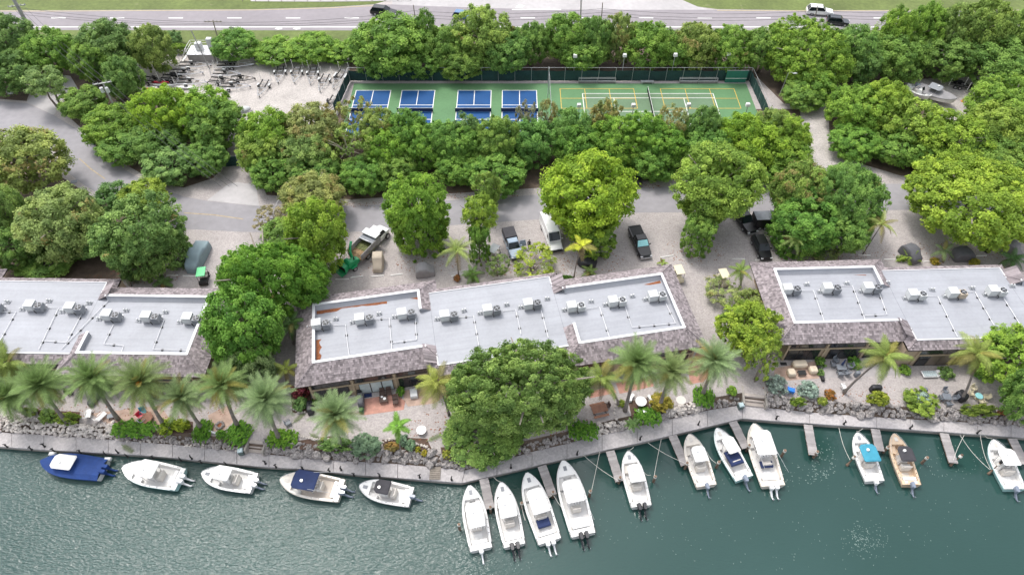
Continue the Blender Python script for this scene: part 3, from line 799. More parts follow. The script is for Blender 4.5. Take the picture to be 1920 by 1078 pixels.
# ================================================================== vegetation
def crown_mesh(name, seed, dims, nclump, leaf, per, shape='dome', rc=(.5, 1.0), core=350, flat=.75):
    """a crown of separate leaf-clump faces spread through a lumpy volume of half-axes dims (metres)"""
    g = np.random.default_rng(seed)
    R, Ry, C = dims
    lob = g.normal(size=(11, 3)); lob /= np.linalg.norm(lob, axis=1)[:, None]
    la = g.uniform(-.18, .18, 11) * (0 if shape == 'flat' else 1)
    def surf(n):
        z = g.uniform(-1, 1, n) if shape != 'dome' else g.uniform(-.75, 1, n)
        th = g.uniform(0, 2 * np.pi, n)
        if shape == 'flat':
            r = np.sqrt(g.random(n)); th = th; r = r / (np.abs(np.cos(th)) ** 4 + np.abs(np.sin(th)) ** 4) ** .25; return (lambda q: (q, q / np.linalg.norm(q * np.array([1, 1, 3]), axis=1)[:, None]))(np.stack([r * np.cos(th), r * np.sin(th), .9 - .8 * np.minimum(r, 1) ** 5], 1))
        if shape == 'drum':
            r = np.sqrt(g.random(n)); tp = g.random(n) < .5
            z = np.where(tp, 1 - .12 * r ** 2, z); rh = np.where(tp, r, (1 - np.abs(z) ** 5) ** .3)
        elif shape == 'vase':
            rh = np.where(z > .15, np.sqrt(np.clip(1 - ((z - .15) / .85) ** 2.4, 0, 1)), .42 + .58 * ((z + 1) / 1.15) ** .9)
        elif shape == 'egg':                                   # clipped from below: wide top, narrow foot
            rh = np.where(z > .25, np.sqrt(np.clip(1 - ((z - .25) / .75) ** 2.6, 0, 1)), .82 + .18 * ((z + 1) / 1.25))
        else:
            rh = np.where(z > 0, (1 - np.abs(z) ** 2.3) ** (1 / 2.1), (1 - np.abs(z) ** 2.0) ** .5)
        d = np.stack([rh * np.cos(th), rh * np.sin(th), z], 1)
        u = d / np.linalg.norm(d, axis=1)[:, None]
        k = 1 + (np.exp(-((1 - u @ lob.T) * 5)) * la).sum(1)
        return d * k[:, None], u
    d, u = surf(nclump)
    dep = np.where(g.random(nclump) < .70, g.uniform(.84, .98, nclump), np.where(g.random(nclump) < .62, g.uniform(.5, .84, nclump), g.uniform(1.0, 1.06, nclump)))
    ctr = d * dep[:, None] * np.array([R, Ry, C])
    rcl = rc[0] * .75 + (rc[1] * 1.1 - rc[0] * .75) * g.random(nclump) ** 1.6
    tone = g.random(nclump)
    rcl = np.where(dep > 1.0, rcl * .6, rcl)
    n = nclump * per
    ci = np.repeat(np.arange(nclump), per)
    dd = g.normal(size=(n, 3)); dd[:, 2] += .45; dd += .5 * u[ci]; dd /= np.linalg.norm(dd, axis=1)[:, None]
    pos = ctr[ci] + dd * (rcl[ci] * g.uniform(.35, 1.15, n))[:, None] * np.array([1, 1, flat])
    nrm = dd * .75 + u[ci] * .3 + g.normal(size=(n, 3)) * .40; nrm[:, 2] += .40
    sz = g.uniform(.65, 1.25, n) * leaf
    tn = tone[ci]
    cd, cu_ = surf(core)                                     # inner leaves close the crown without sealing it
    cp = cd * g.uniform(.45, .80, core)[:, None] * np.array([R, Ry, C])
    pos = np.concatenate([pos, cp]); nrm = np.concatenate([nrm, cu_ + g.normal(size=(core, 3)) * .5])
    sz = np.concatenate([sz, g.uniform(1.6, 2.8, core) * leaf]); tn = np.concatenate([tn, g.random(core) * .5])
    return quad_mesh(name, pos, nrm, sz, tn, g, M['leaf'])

def quad_mesh(name, pos, nrm, sz, tone, g, m, ratio=.62):
    n = len(pos)
    nrm = nrm / np.linalg.norm(nrm, axis=1)[:, None]
    t = np.cross(nrm, g.normal(size=(n, 3))); t /= np.linalg.norm(t, axis=1)[:, None] + 1e-9
    b = np.cross(nrm, t)
    a_, b_ = t * sz[:, None], b * (sz * ratio)[:, None]
    cup = nrm * (sz * .18)[:, None]
    V = np.stack([pos - a_ - cup, pos - b_, pos + a_ - cup, pos + b_], 1).reshape(-1, 3).astype(np.float32)
    me = bpy.data.meshes.new(name)
    me.vertices.add(4 * n); me.vertices.foreach_set('co', V.ravel())
    me.loops.add(4 * n); me.loops.foreach_set('vertex_index', np.arange(4 * n, dtype=np.int32))
    me.polygons.add(n); me.polygons.foreach_set('loop_start', np.arange(0, 4 * n, 4, dtype=np.int32))
    at_ = me.attributes.new('clump', 'FLOAT', 'FACE'); at_.data.foreach_set('value', tone.astype(np.float32))
    me.materials.append(m)
    me.update(calc_edges=True)
    return me

PROTO = {}
def protos():
    P = PROTO
    P['small'] = [crown_mesh('crown_small', 10 + i, (2.6, 2.5, 2.3), 95, .125, 120, 'dome', (.28, .70), 300) for i in range(2)]
    P['med'] = [crown_mesh('crown_medium', 20 + i, (4.6, 4.4, 3.6), 250, .145, 130, 'dome', (.38, .95), 800) for i in range(5)]
    P['big'] = [crown_mesh('crown_large', 30 + i, (7.8, 7.4, 4.4), 620, .15, 130, 'dome', (.40, 1.05), 1800) for i in range(3)]
    P['egg'] = [crown_mesh('crown_clipped', 40 + i, (5.2, 4.6, 4.2), 400, .14, 130, 'egg', (.36, .90), 1300) for i in range(3)]
    P['vase'] = [crown_mesh('crown_vase', 45 + i, (5.2, 4.6, 4.2), 400, .14, 130, 'vase', (.36, .90), 1300) for i in range(2)]
    P['drum'] = [crown_mesh('crown_hedge', 50, (3.0, 2.6, 2.2), 190, .12, 120, 'drum', (.28, .55), 700)]
    P['open'] = [crown_mesh('crown_open', 60 + i, (3.2, 3.1, 2.4), 75, .125, 95, 'dome', (.28, .75), 60) for i in range(2)]
    P['shrub'] = [crown_mesh('shrub_crown', 70 + i, (1.0, 1.0, .7), 60, .075, 75, 'dome', (.14, .30), 160) for i in range(2)]
    P['bed'] = [crown_mesh('bed_crown', 80, (2.2, 1.2, .40), 240, .055, 85, 'flat', (.12, .20), 500, .6)]
protos()
PDIM = {'small': (2.6, 2.5, 2.3), 'med': (4.6, 4.4, 3.6), 'big': (7.8, 7.4, 4.4), 'egg': (5.2, 4.6, 4.2), 'vase': (5.2, 4.6, 4.2), 'drum': (3.0, 2.6, 2.2), 'open': (3.2, 3.1, 2.4), 'shrub': (1, 1, .7), 'bed': (2.2, 1.2, .4)}

def trunk_mesh(seed, h, crown_r, r=.22, stems=1):
    rg = random.Random(seed); m = MB()
    for s in range(stems):
        a0 = rg.uniform(0, 6.28)
        off = Vector((math.cos(a0), math.sin(a0), 0)) * (.3 * (stems > 1))
        p = [off, off * 1.6 + Vector((rg.uniform(-.2, .2), rg.uniform(-.2, .2), h * .35)), off * 2.2 + Vector((rg.uniform(-.4, .4), rg.uniform(-.4, .4), h * .62))]
        m.tube(p, [r, r * .8, r * .62], 7)
        for k in range(8):
            a = a0 + k * .8 + rg.uniform(-.4, .4); f = rg.uniform(.55, .92)
            e = p[-1] + Vector((math.cos(a) * crown_r * f, math.sin(a) * crown_r * f, h * rg.uniform(.10, .40)))
            mid = p[-1].lerp(e, .5) + Vector((0, 0, .3))
            m.tube([p[-1] - Vector((0, 0, .1)), mid, e], [r * .5, r * .34, r * .12], 5)
    return m.mesh('trunk', M['bark'], True)
TRUNK = [trunk_mesh(i, 6.0, 3.4, .24, 1 + i % 2) for i in range(3)]

tree_n = [0]
def tree(x0, y0, x1, y1, col, label, kind='med', zb=.4, H=None, bloom=0.0, ry=.95, cat='tree', name='tree', group=None, bare=False, rot=None):
    """broadleaf tree whose crown fills the photo box x0..x1, y0..y1; H = crown top (metres) when its foot is hidden"""
    i = tree_n[0]; tree_n[0] += 1
    xm = (x0 + x1) / 2
    def extents(Y, zc, R, C, s, cosd, sind): return s * math.sqrt((R * ry * sind) ** 2 + (C * cosd) ** 2)
    def view(px, py, zc):
        p = at(px, py, zc); d = math.atan2(CAM_H - zc, p.y); s = to_px(p)[2]
        return p, s, math.sin(d), math.cos(d)
    if kind in ('shrub', 'bed') and H is None:
        yc = (y0 + y1) / 2
        for _ in range(6):
            p, s, sd, cd = view(xm, yc, .2)
            R = (x1 - x0) / 2 / s; C = .34 if kind == 'bed' else min(.8, max(.35, .65 * R))
            q = ((y1 - y0) / 2 / s) ** 2 - (C * cd) ** 2
            ry = min(1.4, max(.3, math.sqrt(max(q, .01)) / sd / R)); zc = C * .7
    elif H is None:
        yc = (y0 + y1) / 2; C = 3.0
        for _ in range(12):
            p, s, sd, cd = view(xm, yc, zb + C)
            R = (x1 - x0) / 2 / s
            hh = (y1 - y0) / 2 / s
            q = hh * hh - (R * ry * sd) ** 2
            Cn = math.sqrt(q) / cd if q > 0 else .8
            C = .5 * C + .5 * min(6.0, max(.18 if kind in ('shrub', 'bed') else .8, Cn))
        zc = zb + C
    else:
        C = (H - zb) / 2; zc = zb + C
        lo, hi = y0, y0 + 400
        for _ in range(30):
            yc = (lo + hi) / 2
            p, s, sd, cd = view(xm, yc, zc); R = (x1 - x0) / 2 / s
            if yc - s * math.sqrt((R * ry * sd) ** 2 + (C * cd) ** 2) > y0: hi = yc
            else: lo = yc
    p, s, sd, cd = view(xm, yc, zc); R = (x1 - x0) / 2 / s
    D = PDIM[kind]
    root = thing(name, label, cat, (p.x, p.y, 0), 0, group)
    V = PROTO[kind]; k = link('crown', V[i % len(V)], root, (0, 0, zc))
    sh = {'shrub': .86, 'bed': .97, 'egg': .96, 'vase': .93}.get(kind, .88 if H is None else .96)
    k.scale = (R * sh / D[0], R * ry * sh / D[1], C * (sh + .05) / D[2])
    k.rotation_euler = (0, 0, rot if rot is not None else (i * 2.4) % 6.28 if abs(ry - 1) < .12 else (math.pi if i % 2 else 0))
    col = (col[0] * .90, col[1], col[2]) if col[0] > .6 * col[1] else col; q = .175 / (.085 + max(col)); k.color = (col[0] * q, col[1] * q, col[2] * q, bloom * .8)
    if cat == 'tree' or bare:
        t = link('trunk', TRUNK[i % 3], root, (0, 0, -.1), i * 1.3)
        hs_ = (zc + C * .55) / 6.0; t.scale = (max(.6, R / 3.8), max(.6, R / 3.8), hs_)
    return root

# leaf colours
DG, MG, BG = (.040, .088, .020), (.060, .120, .022), (.082, .150, .022)      # deep, mid, bright green
LG, YG, OL = (.140, .200, .022), (.150, .175, .028), (.095, .120, .032)      # lime, yellow-green, olive
PO, GG, BR = (.120, .150, .055), (.100, .125, .065), (.125, .105, .055)      # pale olive, grey-green, brownish
# ---- island trees and the trees round the buildings (crown fills the photo box)
T = tree
GI = 'trees standing in the gravel parking islands'
T(-45, 238, 126, 372, (.135, .155, .045), 'olive tree with yellow seed clusters at left edge beside the curving road', 'med', 1.0, bloom=.55, group=GI)
T(-30, 342, 60, 455, (.105, .145, .040), 'mid green tree at left edge below the olive tree', 'med', .5, bloom=.15, group=GI)
T(30, 345, 195, 490, (.135, .165, .055), 'broad pale olive tree between the left edge and the dark domed tree', 'med', .8, bloom=.35, group=GI)
T(-20, 420, 75, 505, (.055, .090, .022), 'shaded green tree at left edge just above the left building', 'med', .3, group=GI)
T(26, 448, 148, 520, (.085, .135, .030), 'low bright green tree touching the shingle edge of the left building', 'small', .3, group=GI)
T(98, 400, 215, 492, (.058, .105, .030), 'dark green tree tucked below the pale olive tree', 'med', .4, group=GI)
T(176, 338, 262, 410, (.045, .085, .026), 'dark bushy tree with small crown at the top of the left parking island', 'small', 2.0, group=GI)
T(218, 332, 318, 412, (.140, .180, .030), 'lime topped tree at the head of the left parking island', 'med', 2.0, group=GI)
T(185, 372, 346, 516, (.062, .105, .030), 'large domed dark tree filling the left parking island by the covered boat', 'egg', .3, bloom=.2, group=GI)
T(384, 426, 618, 628, (.056, .118, .018), 'deep green round tree beside the green wood chipper', 'big', .8, ry=.62, group=GI)
T(518, 318, 650, 420, (.135, .140, .045), 'olive tree with brownish top left of the dump truck, nearest the road', 'med', 1.0, bloom=.5, group=GI)
T(526, 366, 660, 522, (.115, .165, .024), 'yellow green tree beside the dump truck, behind the deep green round tree', 'med', .8, bloom=.2, group=GI)
T(488, 402, 580, 476, (.085, .13, .03), 'small green tree between the brownish tree and the deep green tree', 'med', .6, group=GI)
T(470, 385, 545, 440, BR, 'thin brownish tree behind the deep green round tree', 'open', .8, bloom=.3, bare=True, group=GI)
T(380, 520, 545, 715, (.052, .112, .020), 'deep green tree over the right end of the left building', 'med', .6, group=GI)
T(520, 480, 618, 560, (.048, .098, .020), 'dark green tree at the back left corner of the middle building', 'med', .4, group=GI)
T(398, 585, 530, 700, (.115, .140, .060), 'grey green weeping tree between left and middle buildings', 'med', .5, group=GI)
T(418, 640, 520, 745, (.095, .120, .050), 'lower grey green weeping tree behind the palms left of the middle building', 'med', .3, group=GI)
T(716, 314, 845, 484, (.098, .160, .024), 'tall clipped bright green tree right of the dump truck', 'egg', .2, group=GI)
T(884, 318, 944, 398, (.105, .145, .034), 'small olive topped tree behind the narrow lime tree', 'small', 1.0, bloom=.35, group=GI)
T(861, 362, 934, 440, (.160, .215, .034), 'narrow lime green tree standing on a slim clipped foot', 'small', 3.2, group=GI)
T(874, 425, 922, 494, (.058, .110, .022), 'slim dark hedge column under the narrow lime tree', 'drum', .1, group=GI, name='hedge_column', cat='shrub', bare=True)
T(1004, 284, 1200, 462, (.145, .205, .022), 'large lime green tree over the white van', 'vase', .4, group=GI)
T(1074, 405, 1162, 484, (.075, .125, .022), 'dense green undergrowth at the foot of the large lime tree', 'drum', .1, group=GI, name='shrub', cat='shrub')
T(1256, 272, 1433, 432, (.105, .150, .028), 'large domed olive green tree right of the black pickup', 'vase', 1.4, group=GI)
T(1276, 405, 1346, 482, (.080, .138, .030), 'wedge shaped planting below the domed olive tree', 'drum', .1, group=GI, name='shrub', cat='shrub', bloom=.1)
T(1441, 300, 1560, 420, (.110, .150, .035), 'green tree with golden blossom patches behind the black trailer', 'med', 1.2, bloom=.75, group=GI)
T(1500, 296, 1660, 440, (.066, .122, .030), 'wide dark green tree with pale flecks below the gravel drive', 'big', .8, bloom=.22, group=GI)
T(1441, 350, 1580, 470, (.060, .125, .025), 'clipped dark green trees wall beside the parked black cars', 'egg', .1, group=GI)
T(1540, 390, 1640, 482, (.080, .130, .030), 'green tree with leaning trunk beside the white wheel stops', 'med', .8, bloom=.25, group=GI)
T(1684, 276, 1960, 472, (.140, .190, .026), 'very wide lime green tree at right above the right building', 'big', 1.4, group=GI)
T(1852, 268, 1960, 340, (.110, .155, .030), 'small lime tree top at right edge behind the wide lime tree', 'med', 2.0, group=GI)
# canal side
T(836, 618, 1120, 838, (.088, .125, .034), 'huge green tree on the terrace covering the middle of the middle building', 'big', .8, ry=.62)
T(826, 752, 1000, 860, (.075, .115, .028), 'low spreading lower branch tree at the foot of the huge terrace tree', 'med', -.4)
T(1338, 565, 1468, 680, (.140, .185, .026), 'yellow green tree between the middle and right buildings', 'med', .8)
T(1316, 512, 1400, 575, (.125, .140, .052), 'olive brown small tree in the gap behind the yellow green tree', 'open', .6, bloom=.4, bare=True)
T(1370, 540, 1440, 600, (.120, .140, .040), 'small orange tinged tree beside the left end of the right building', 'small', .5, bloom=.6)
T(1395, 635, 1468, 720, (.140, .180, .032), 'thin yellow green tree over the top of the steps', 'open', .6, bare=True)
T(1828, 610, 1985, 745, (.110, .165, .026), 'bright green tree at right edge in front of the right building', 'med', .6)
T(1880, 690, 1975, 800, (.070, .115, .028), 'dark green lower tree at right edge above the rock wall', 'med', .2)
T(952, 468, 1050, 516, (.160, .190, .028), 'small yellow green tree behind the middle building', 'open', 1.2, bare=True)
T(906, 474, 958, 520, (.085, .110, .036), 'thin wispy tree behind the middle building', 'open', .8, bare=True)
T(1515, 455, 1575, 486, (.135, .160, .060), 'low wispy shrub beside the back edge of the right building', 'open', .2, name='shrub', cat='shrub')

# ---- wood left of the boat yard
GL = 'trees of the wood left of the boat yard'
F = lambda x0, y0, x1, col, H, label, kind='med', bloom=0, zb=.3, ry=1.0, g=None: tree(x0, y0, x1, y0 + 60, col, label, kind, zb, H, bloom, ry, group=g)
F(-30, 36, 62, (.045, .078, .024), 8.5, 'dark tree in the top left corner beside the leaning pole', g=GL)
F(46, 60, 142, (.066, .122, .024), 8.0, 'mid green domed tree right of the leaning utility pole foot', g=GL)
F(-30, 100, 70, (.045, .080, .022), 6.5, 'dark bushy tree at left edge above the entrance drive', g=GL)
F(45, 124, 118, (.110, .150, .050), 7.5, 'small pale tree leaning over the entrance drive', 'small', zb=3.2, g=GL)
F(150, 40, 256, (.050, .085, .026), 9.5, 'tall dark tree by the highway verge at upper left', g=GL)
F(246, 54, 322, (.082, .105, .028), 8.5, 'olive tree left of the clipped green hedge', g=GL)
F(132, 75, 215, (.072, .125, .026), 8.0, 'mid green tree right of the entrance drive top', g=GL)
F(195, 112, 268, (.070, .110, .030), 7.5, 'green tree beside the transformers on the grey pole', g=GL)
F(112, 160, 200, (.080, .135, .030), 4.5, 'green bushy tree on the inside of the road bend', g=GL)
F(158, 196, 262, (.085, .145, .026), 6.0, 'bright green tree right of the road bend', g=GL)
F(250, 165, 360, (.110, .185, .022), 9.0, 'vivid lime tree below the kayaks', g=GL)
F(330, 168, 440, (.105, .170, .024), 8.5, 'lime green tree below the parked trailers', g=GL)
F(352, 190, 458, (.078, .125, .028), 8.0, 'olive green tree at the lower corner of the boat yard', g=GL)
F(245, 225, 350, (.058, .105, .026), 6.0, 'dark green tree in the middle of the roadside wood', g=GL)
F(185, 235, 285, (.068, .125, .028), 4.5, 'green bushes mass along the curving road', g=GL)
F(268, 268, 370, (.075, .130, .040), 4.5, 'grey tinged green tree at the lower left of the roadside wood', g=GL)
F(345, 262, 428, (.062, .115, .028), 5.0, 'green tree left of the dark gate', g=GL)
T(391, 54, 486, 118, (.066, .130, .028), 'round bright green tree at the left end of the yard fence', 'med', .2)
for i, (x0, y0, x1, H) in enumerate(((470, 70, 560, 3.2), (540, 62, 628, 4.2), (606, 76, 672, 3.0))):
    F(x0, y0, x1, (.105, .170, .030), H, ('low', 'taller', 'smaller')[i] + ' vivid green bush behind the yard fence, ' + ('left', 'middle', 'right') [i] + ' of three', 'med')
F(306, 58, 342, (.050, .09, .03), 2.6, 'small dark bush on the verge above the clipped hedge', 'small')

# ---- hedge of trees behind the courts
GH = 'trees between the courts and the highway'
for a in ((656, 30, 802, (.078, .140, .028), 9.5, 'big domed green tree at the left end behind the courts'),
          (778, 24, 822, (.070, .115, .026), 10.0, 'small tuft topped tree beside the thin pole on the highway edge', 'small'),
          (792, 48, 882, (.068, .118, .026), 8.5, 'green tree right of the big domed tree behind the courts'),
          (848, 20, 968, (.098, .135, .030), 10.0, 'tall olive tree hiding the blue car on the highway', 'med', .25),
          (905, 60, 1000, (.055, .105, .026), 7.5, 'dark green tree behind the fourth blue court'),
          (960, 45, 1030, (.062, .110, .026), 8.0, 'green tree left of the tall metal pole'),
          (1015, 28, 1110, (.072, .130, .026), 9.0, 'bright topped tree at the foot of the tall metal pole'),
          (1082, 32, 1150, (.058, .105, .026), 9.5, 'dark tree right of the tall metal pole', 'med', .0),
          (1130, 34, 1195, (.095, .120, .034), 9.0, 'tree with straw coloured top above the second light pole', 'med', .6),
          (1050, 68, 1140, (.064, .118, .024), 6.0, 'lower green tree between the first and second light poles'),
          (1165, 42, 1262, (.085, .135, .026), 8.5, 'rounded olive tree between second and third light poles', 'med', .15),
          (1225, 62, 1310, (.066, .120, .024), 6.5, 'lower green tree behind the third light pole'),
          (1262, 44, 1350, (.108, .135, .034), 8.5, 'yellow tipped tree above the third light pole', 'med', .5),
          (1330, 56, 1412, (.092, .145, .028), 8.0, 'pale green tree above the fourth light pole', 'med', .2),
          (1392, 58, 1470, (.066, .115, .026), 8.0, 'green tree above the green practice board'),
          (668, 78, 760, (.058, .112, .026), 5.5, 'lower green tree behind the first blue court'),
          (745, 82, 830, (.062, .118, .026), 5.5, 'lower green tree behind the second blue court'),
          (822, 80, 910, (.075, .125, .028), 6.0, 'lower yellowish tree behind the third blue court', 'med', .1)):
    x0, y0, x1, col, H, lab = a[:6]
    F(x0, y0, x1, col, H, lab, a[6] if len(a) > 6 else 'med', a[7] if len(a) > 7 else 0, g=GH)

# ---- wood at upper right
GR = 'trees of the wood at upper right'
for a in ((1436, 46, 1592, (.098, .150, .024), 9.5, 'broad bright green tree right of the courts', 'big'),
          (1560, 54, 1650, (.062, .115, .028), 9.0, 'dark green tree below the dark car on the highway'),
          (1640, 20, 1712, (.085, .145, .024), 11.0, 'lime round topped tree overlapping the highway', 'med'),
          (1690, 11, 1768, (.075, .135, .024), 11.0, 'tall bright tree left of the tallest tree at upper right'),
          (1788, 0, 1892, (.088, .120, .028), 13.0, 'tallest olive tree in the top right corner'),
          (1740, 22, 1815, (.080, .110, .030), 10.5, 'olive brown tree left of the tallest tree', 'med', .1),
          (1870, 24, 1975, (.090, .130, .030), 10.5, 'olive green tree at the right edge beside the highway'),
          (1630, 62, 1740, (.062, .110, .024), 8.0, 'green tree above the stored boats', 'med'),
          (1720, 62, 1830, (.052, .092, .022), 7.5, 'dark tree with pale trunk behind the grey covered boat'),
          (1815, 66, 1950, (.058, .105, .024), 8.5, 'dark green tree above the empty trailers', 'med'),
          (1578, 92, 1650, (.050, .092, .026), 6.5, 'dark bushy tree below the curved street lamp'),
          (1490, 132, 1566, (.088, .145, .026), 5.5, 'bright shrubby tree left of the gravel drive top', 'small'),
          (1470, 150, 1550, (.068, .120, .026), 4.0, 'green bushes between the courts and the gravel drive', 'med'),
          (1606, 150, 1704, (.120, .170, .024), 8.0, 'lime tree just left of the white stored boat'),
          (1552, 160, 1660, (.085, .150, .024), 7.5, 'bright green tree on the right side of the gravel drive'),
          (1650, 190, 1758, (.115, .160, .028), 7.5, 'yellow green tree below the white stored boat'),
          (1716, 212, 1846, (.120, .170, .024), 7.5, 'lime green tree below the grey covered boat'),
          (1818, 144, 1975, (.085, .145, .026), 8.5, 'green tree at right edge below the empty trailers', 'big'),
          (1812, 190, 1930, (.120, .160, .030), 8.0, 'olive lime tree right of the bright marl patch'),
          (1556, 232, 1650, (.062, .125, .022), 4.5, 'dark clipped greenery beside the small white signs'),
          (1630, 240, 1730, (.060, .112, .022), 4.5, 'dark green tree on the corner above the road'),
          (1710, 255, 1810, (.058, .108, .022), 4.5, 'dark hedge tree left of the wide lime tree top'),
          (1800, 240, 1960, (.070, .120, .024), 5.5, 'green tree right above the wide lime tree', 'med')):
    x0, y0, x1, col, H, lab = a[:6]
    F(x0, y0, x1, col, H, lab, a[6] if len(a) > 6 else 'med', a[7] if len(a) > 7 else 0, g=GR)

# ---- wood between the courts and the road
GM = 'trees between the courts and the service road'
for a in ((452, 195, 562, (.085, .150, .022), 8.5, 'bright green tree at the left end of the wood below the boat yard'),
          (530, 186, 640, (.125, .135, .048), 8.5, 'olive brown flowering tree below the trailers', 'med', .65),
          (622, 182, 705, (.125, .140, .042), 7.5, 'straw tipped tree over the first blue court', 'open', .7),
          (672, 198, 745, (.120, .150, .040), 7.5, 'pale yellow green tree below the first blue court', 'med', .5),
          (722, 203, 805, (.062, .122, .024), 8.0, 'green tree covering the near end of the second blue court'),
          (795, 218, 868, (.066, .130, .030), 8.0, 'green tree below the gap between second and third blue courts'),
          (845, 206, 905, (.062, .105, .034), 8.0, 'grey green tree top at the near end of the third blue court', 'small'),
          (892, 212, 975, (.075, .125, .028), 8.5, 'olive green tree below the third blue court'),
          (968, 186, 1018, (.110, .100, .062), 8.5, 'bare grey brown tree beside the fourth blue court', 'open', .3),
          (1005, 184, 1048, (.150, .155, .060), 8.0, 'small straw yellow tree at the foot of the tall court post', 'open', .9),
          (1030, 196, 1115, (.060, .115, .030), 8.5, 'green tree below the left yellow court'),
          (1105, 181, 1168, (.150, .160, .055), 8.5, 'straw yellow tree crown over the tennis court', 'small', .9),
          (1165, 204, 1250, (.068, .135, .022), 8.0, 'green tree below the tennis net'),
          (1224, 190, 1290, (.140, .150, .060), 8.0, 'small tan yellow tree right of the tennis net', 'open', .95),
          (1280, 194, 1350, (.062, .112, .030), 8.5, 'green tree at the near right corner of the tennis court', 'med'),
          (1340, 205, 1432, (.105, .165, .020), 8.0, 'lime tree below the right yellow court'),
          (1405, 194, 1480, (.098, .130, .034), 8.0, 'olive tree at the near right corner of the courts', 'med', .3),
          (1430, 208, 1518, (.105, .155, .022), 7.0, 'yellow green tree at the left side of the gravel drive'),
          (446, 240, 545, (.120, .165, .034), 7.0, 'yellow green tree at the lower left of the middle wood', 'med', .35),
          (520, 245, 622, (.095, .130, .038), 7.0, 'olive tree above the brownish island tree', 'med', .4),
          (610, 238, 700, (.120, .155, .040), 8.0, 'pale tree with visible forked trunk above the dump truck', 'open', .3),
          (682, 240, 770, (.080, .150, .022), 7.0, 'vivid green tree up the slope from the clipped tree'),
          (752, 236, 835, (.068, .135, .024), 7.0, 'green tree above and left of the clipped tree'),
          (815, 232, 905, (.070, .135, .028), 7.5, 'green tree above the clipped tree'),
          (885, 240, 965, (.072, .125, .028), 7.0, 'green tree above the narrow lime tree'),
          (950, 225, 1045, (.058, .120, .030), 7.5, 'dark green tree above the large lime tree, left side'),
          (1035, 228, 1125, (.062, .125, .024), 7.5, 'green tree above the large lime tree'),
          (1110, 224, 1210, (.074, .140, .022), 7.5, 'bright green tree above the large lime tree, right side'),
          (1195, 232, 1290, (.066, .135, .022), 7.0, 'green tree above the domed olive tree, left side'),
          (1275, 236, 1370, (.058, .115, .024), 7.0, 'dark green tree above the domed olive tree'),
          (1355, 215, 1475, (.110, .165, .020), 7.5, 'broad lime tree between the courts and domed olive tree', 'med'),
          (1420, 248, 1520, (.090, .140, .022), 6.0, 'yellow green tree at the right end of the middle wood'),
          (470, 285, 560, (.060, .115, .024), 5.0, 'dark green tree right of the gate apron'),
          (545, 288, 640, (.060, .112, .026), 5.0, 'shaded green tree behind the brownish island tree'),
          (640, 290, 730, (.060, .120, .024), 5.0, 'dark green tree on the road edge above the dump truck'),
          (700, 285, 780, (.072, .125, .026), 5.0, 'green tree on the road edge left of the clipped tree'),
          (815, 275, 905, (.070, .135, .026), 5.0, 'green tree on the road edge right of the clipped tree'),
          (880, 285, 990, (.060, .118, .024), 5.0, 'green tree on the road edge left of the large lime tree'),
          (1090, 258, 1185, (.064, .130, .022), 5.0, 'green tree above the black trailer on the road edge'),
          (1180, 262, 1275, (.056, .112, .022), 5.0, 'dark green tree on the road edge left of the domed olive tree'),
          (1400, 270, 1500, (.066, .120, .022), 4.5, 'dark green tree on the road edge right of the domed olive tree')):
    x0, y0, x1, col, H, lab = a[:6]
    F(x0, y0 + (9 if y0 < 222 else 0), x1, col, H, lab, a[6] if len(a) > 6 else 'med', a[7] if len(a) > 7 else 0, g=GM)
# ================================================================== palms
def frond_mesh(name, L, droop, pairs, leaf, wid, sag, lift, seed):
    """rachis along +x arching down by droop*L at the tip, with paired leaflets"""
    g = random.Random(seed); m = MB(); P = []
    n = 9
    for i in range(n + 1):
        t = i / n
        P.append(Vector((L * (t - .16 * droop * t ** 3), 0, -droop * L * t ** 2.1)))
    m.tube(P, [.045 * (1 - .85 * i / n) + .006 for i in range(n + 1)], 4)
    for k in range(pairs):
        t = .12 + .88 * (k + .5) / pairs
        q = t * n; i = min(n - 1, int(q)); b = P[i].lerp(P[i + 1], q - i)
        d = (P[i + 1] - P[i]).normalized()
        ll = leaf * (.45 + .75 * math.sin(math.pi * min(1, .18 + t * .80))) * g.uniform(.9, 1.1)
        for s in (-1, 1):
            o = (Vector((0, s, 0)) * (1.0 - .35 * t) + d * (.45 + .6 * t) + Vector((0, 0, lift))).normalized()
            mid = b + o * ll * .5; tip = b + o * ll * .95 + Vector((0, 0, -sag * ll)) + d * ll * .1
            wv = d * wid
            m.add([b - wv * .5, b + wv * .5, mid + wv * .6 - Vector((0, 0, sag * ll * .15)), mid - wv * .6 - Vector((0, 0, sag * ll * .15)), tip], [[0, 1, 2, 3], [3, 2, 4]])
    return m.mesh(name, M['frond'])
FR = {'date': [frond_mesh('frond_date', 3.1, .20 + .20 * i, 38, .60, .036, .14, .30, i) for i in range(3)],
      'coco': [frond_mesh('frond_coconut', 3.3, .42 + .20 * i, 36, .95, .062, .50, .05, 10 + i) for i in range(3)],
      'small': [frond_mesh('frond_small', 1.7, .55 + .15 * i, 16, .55, .10, .30, .15, 20 + i) for i in range(2)],
      'plume': [frond_mesh('frond_plume', 2.1, .70 + .15 * i, 24, .50, .055, .75, .2, 30 + i) for i in range(2)]}
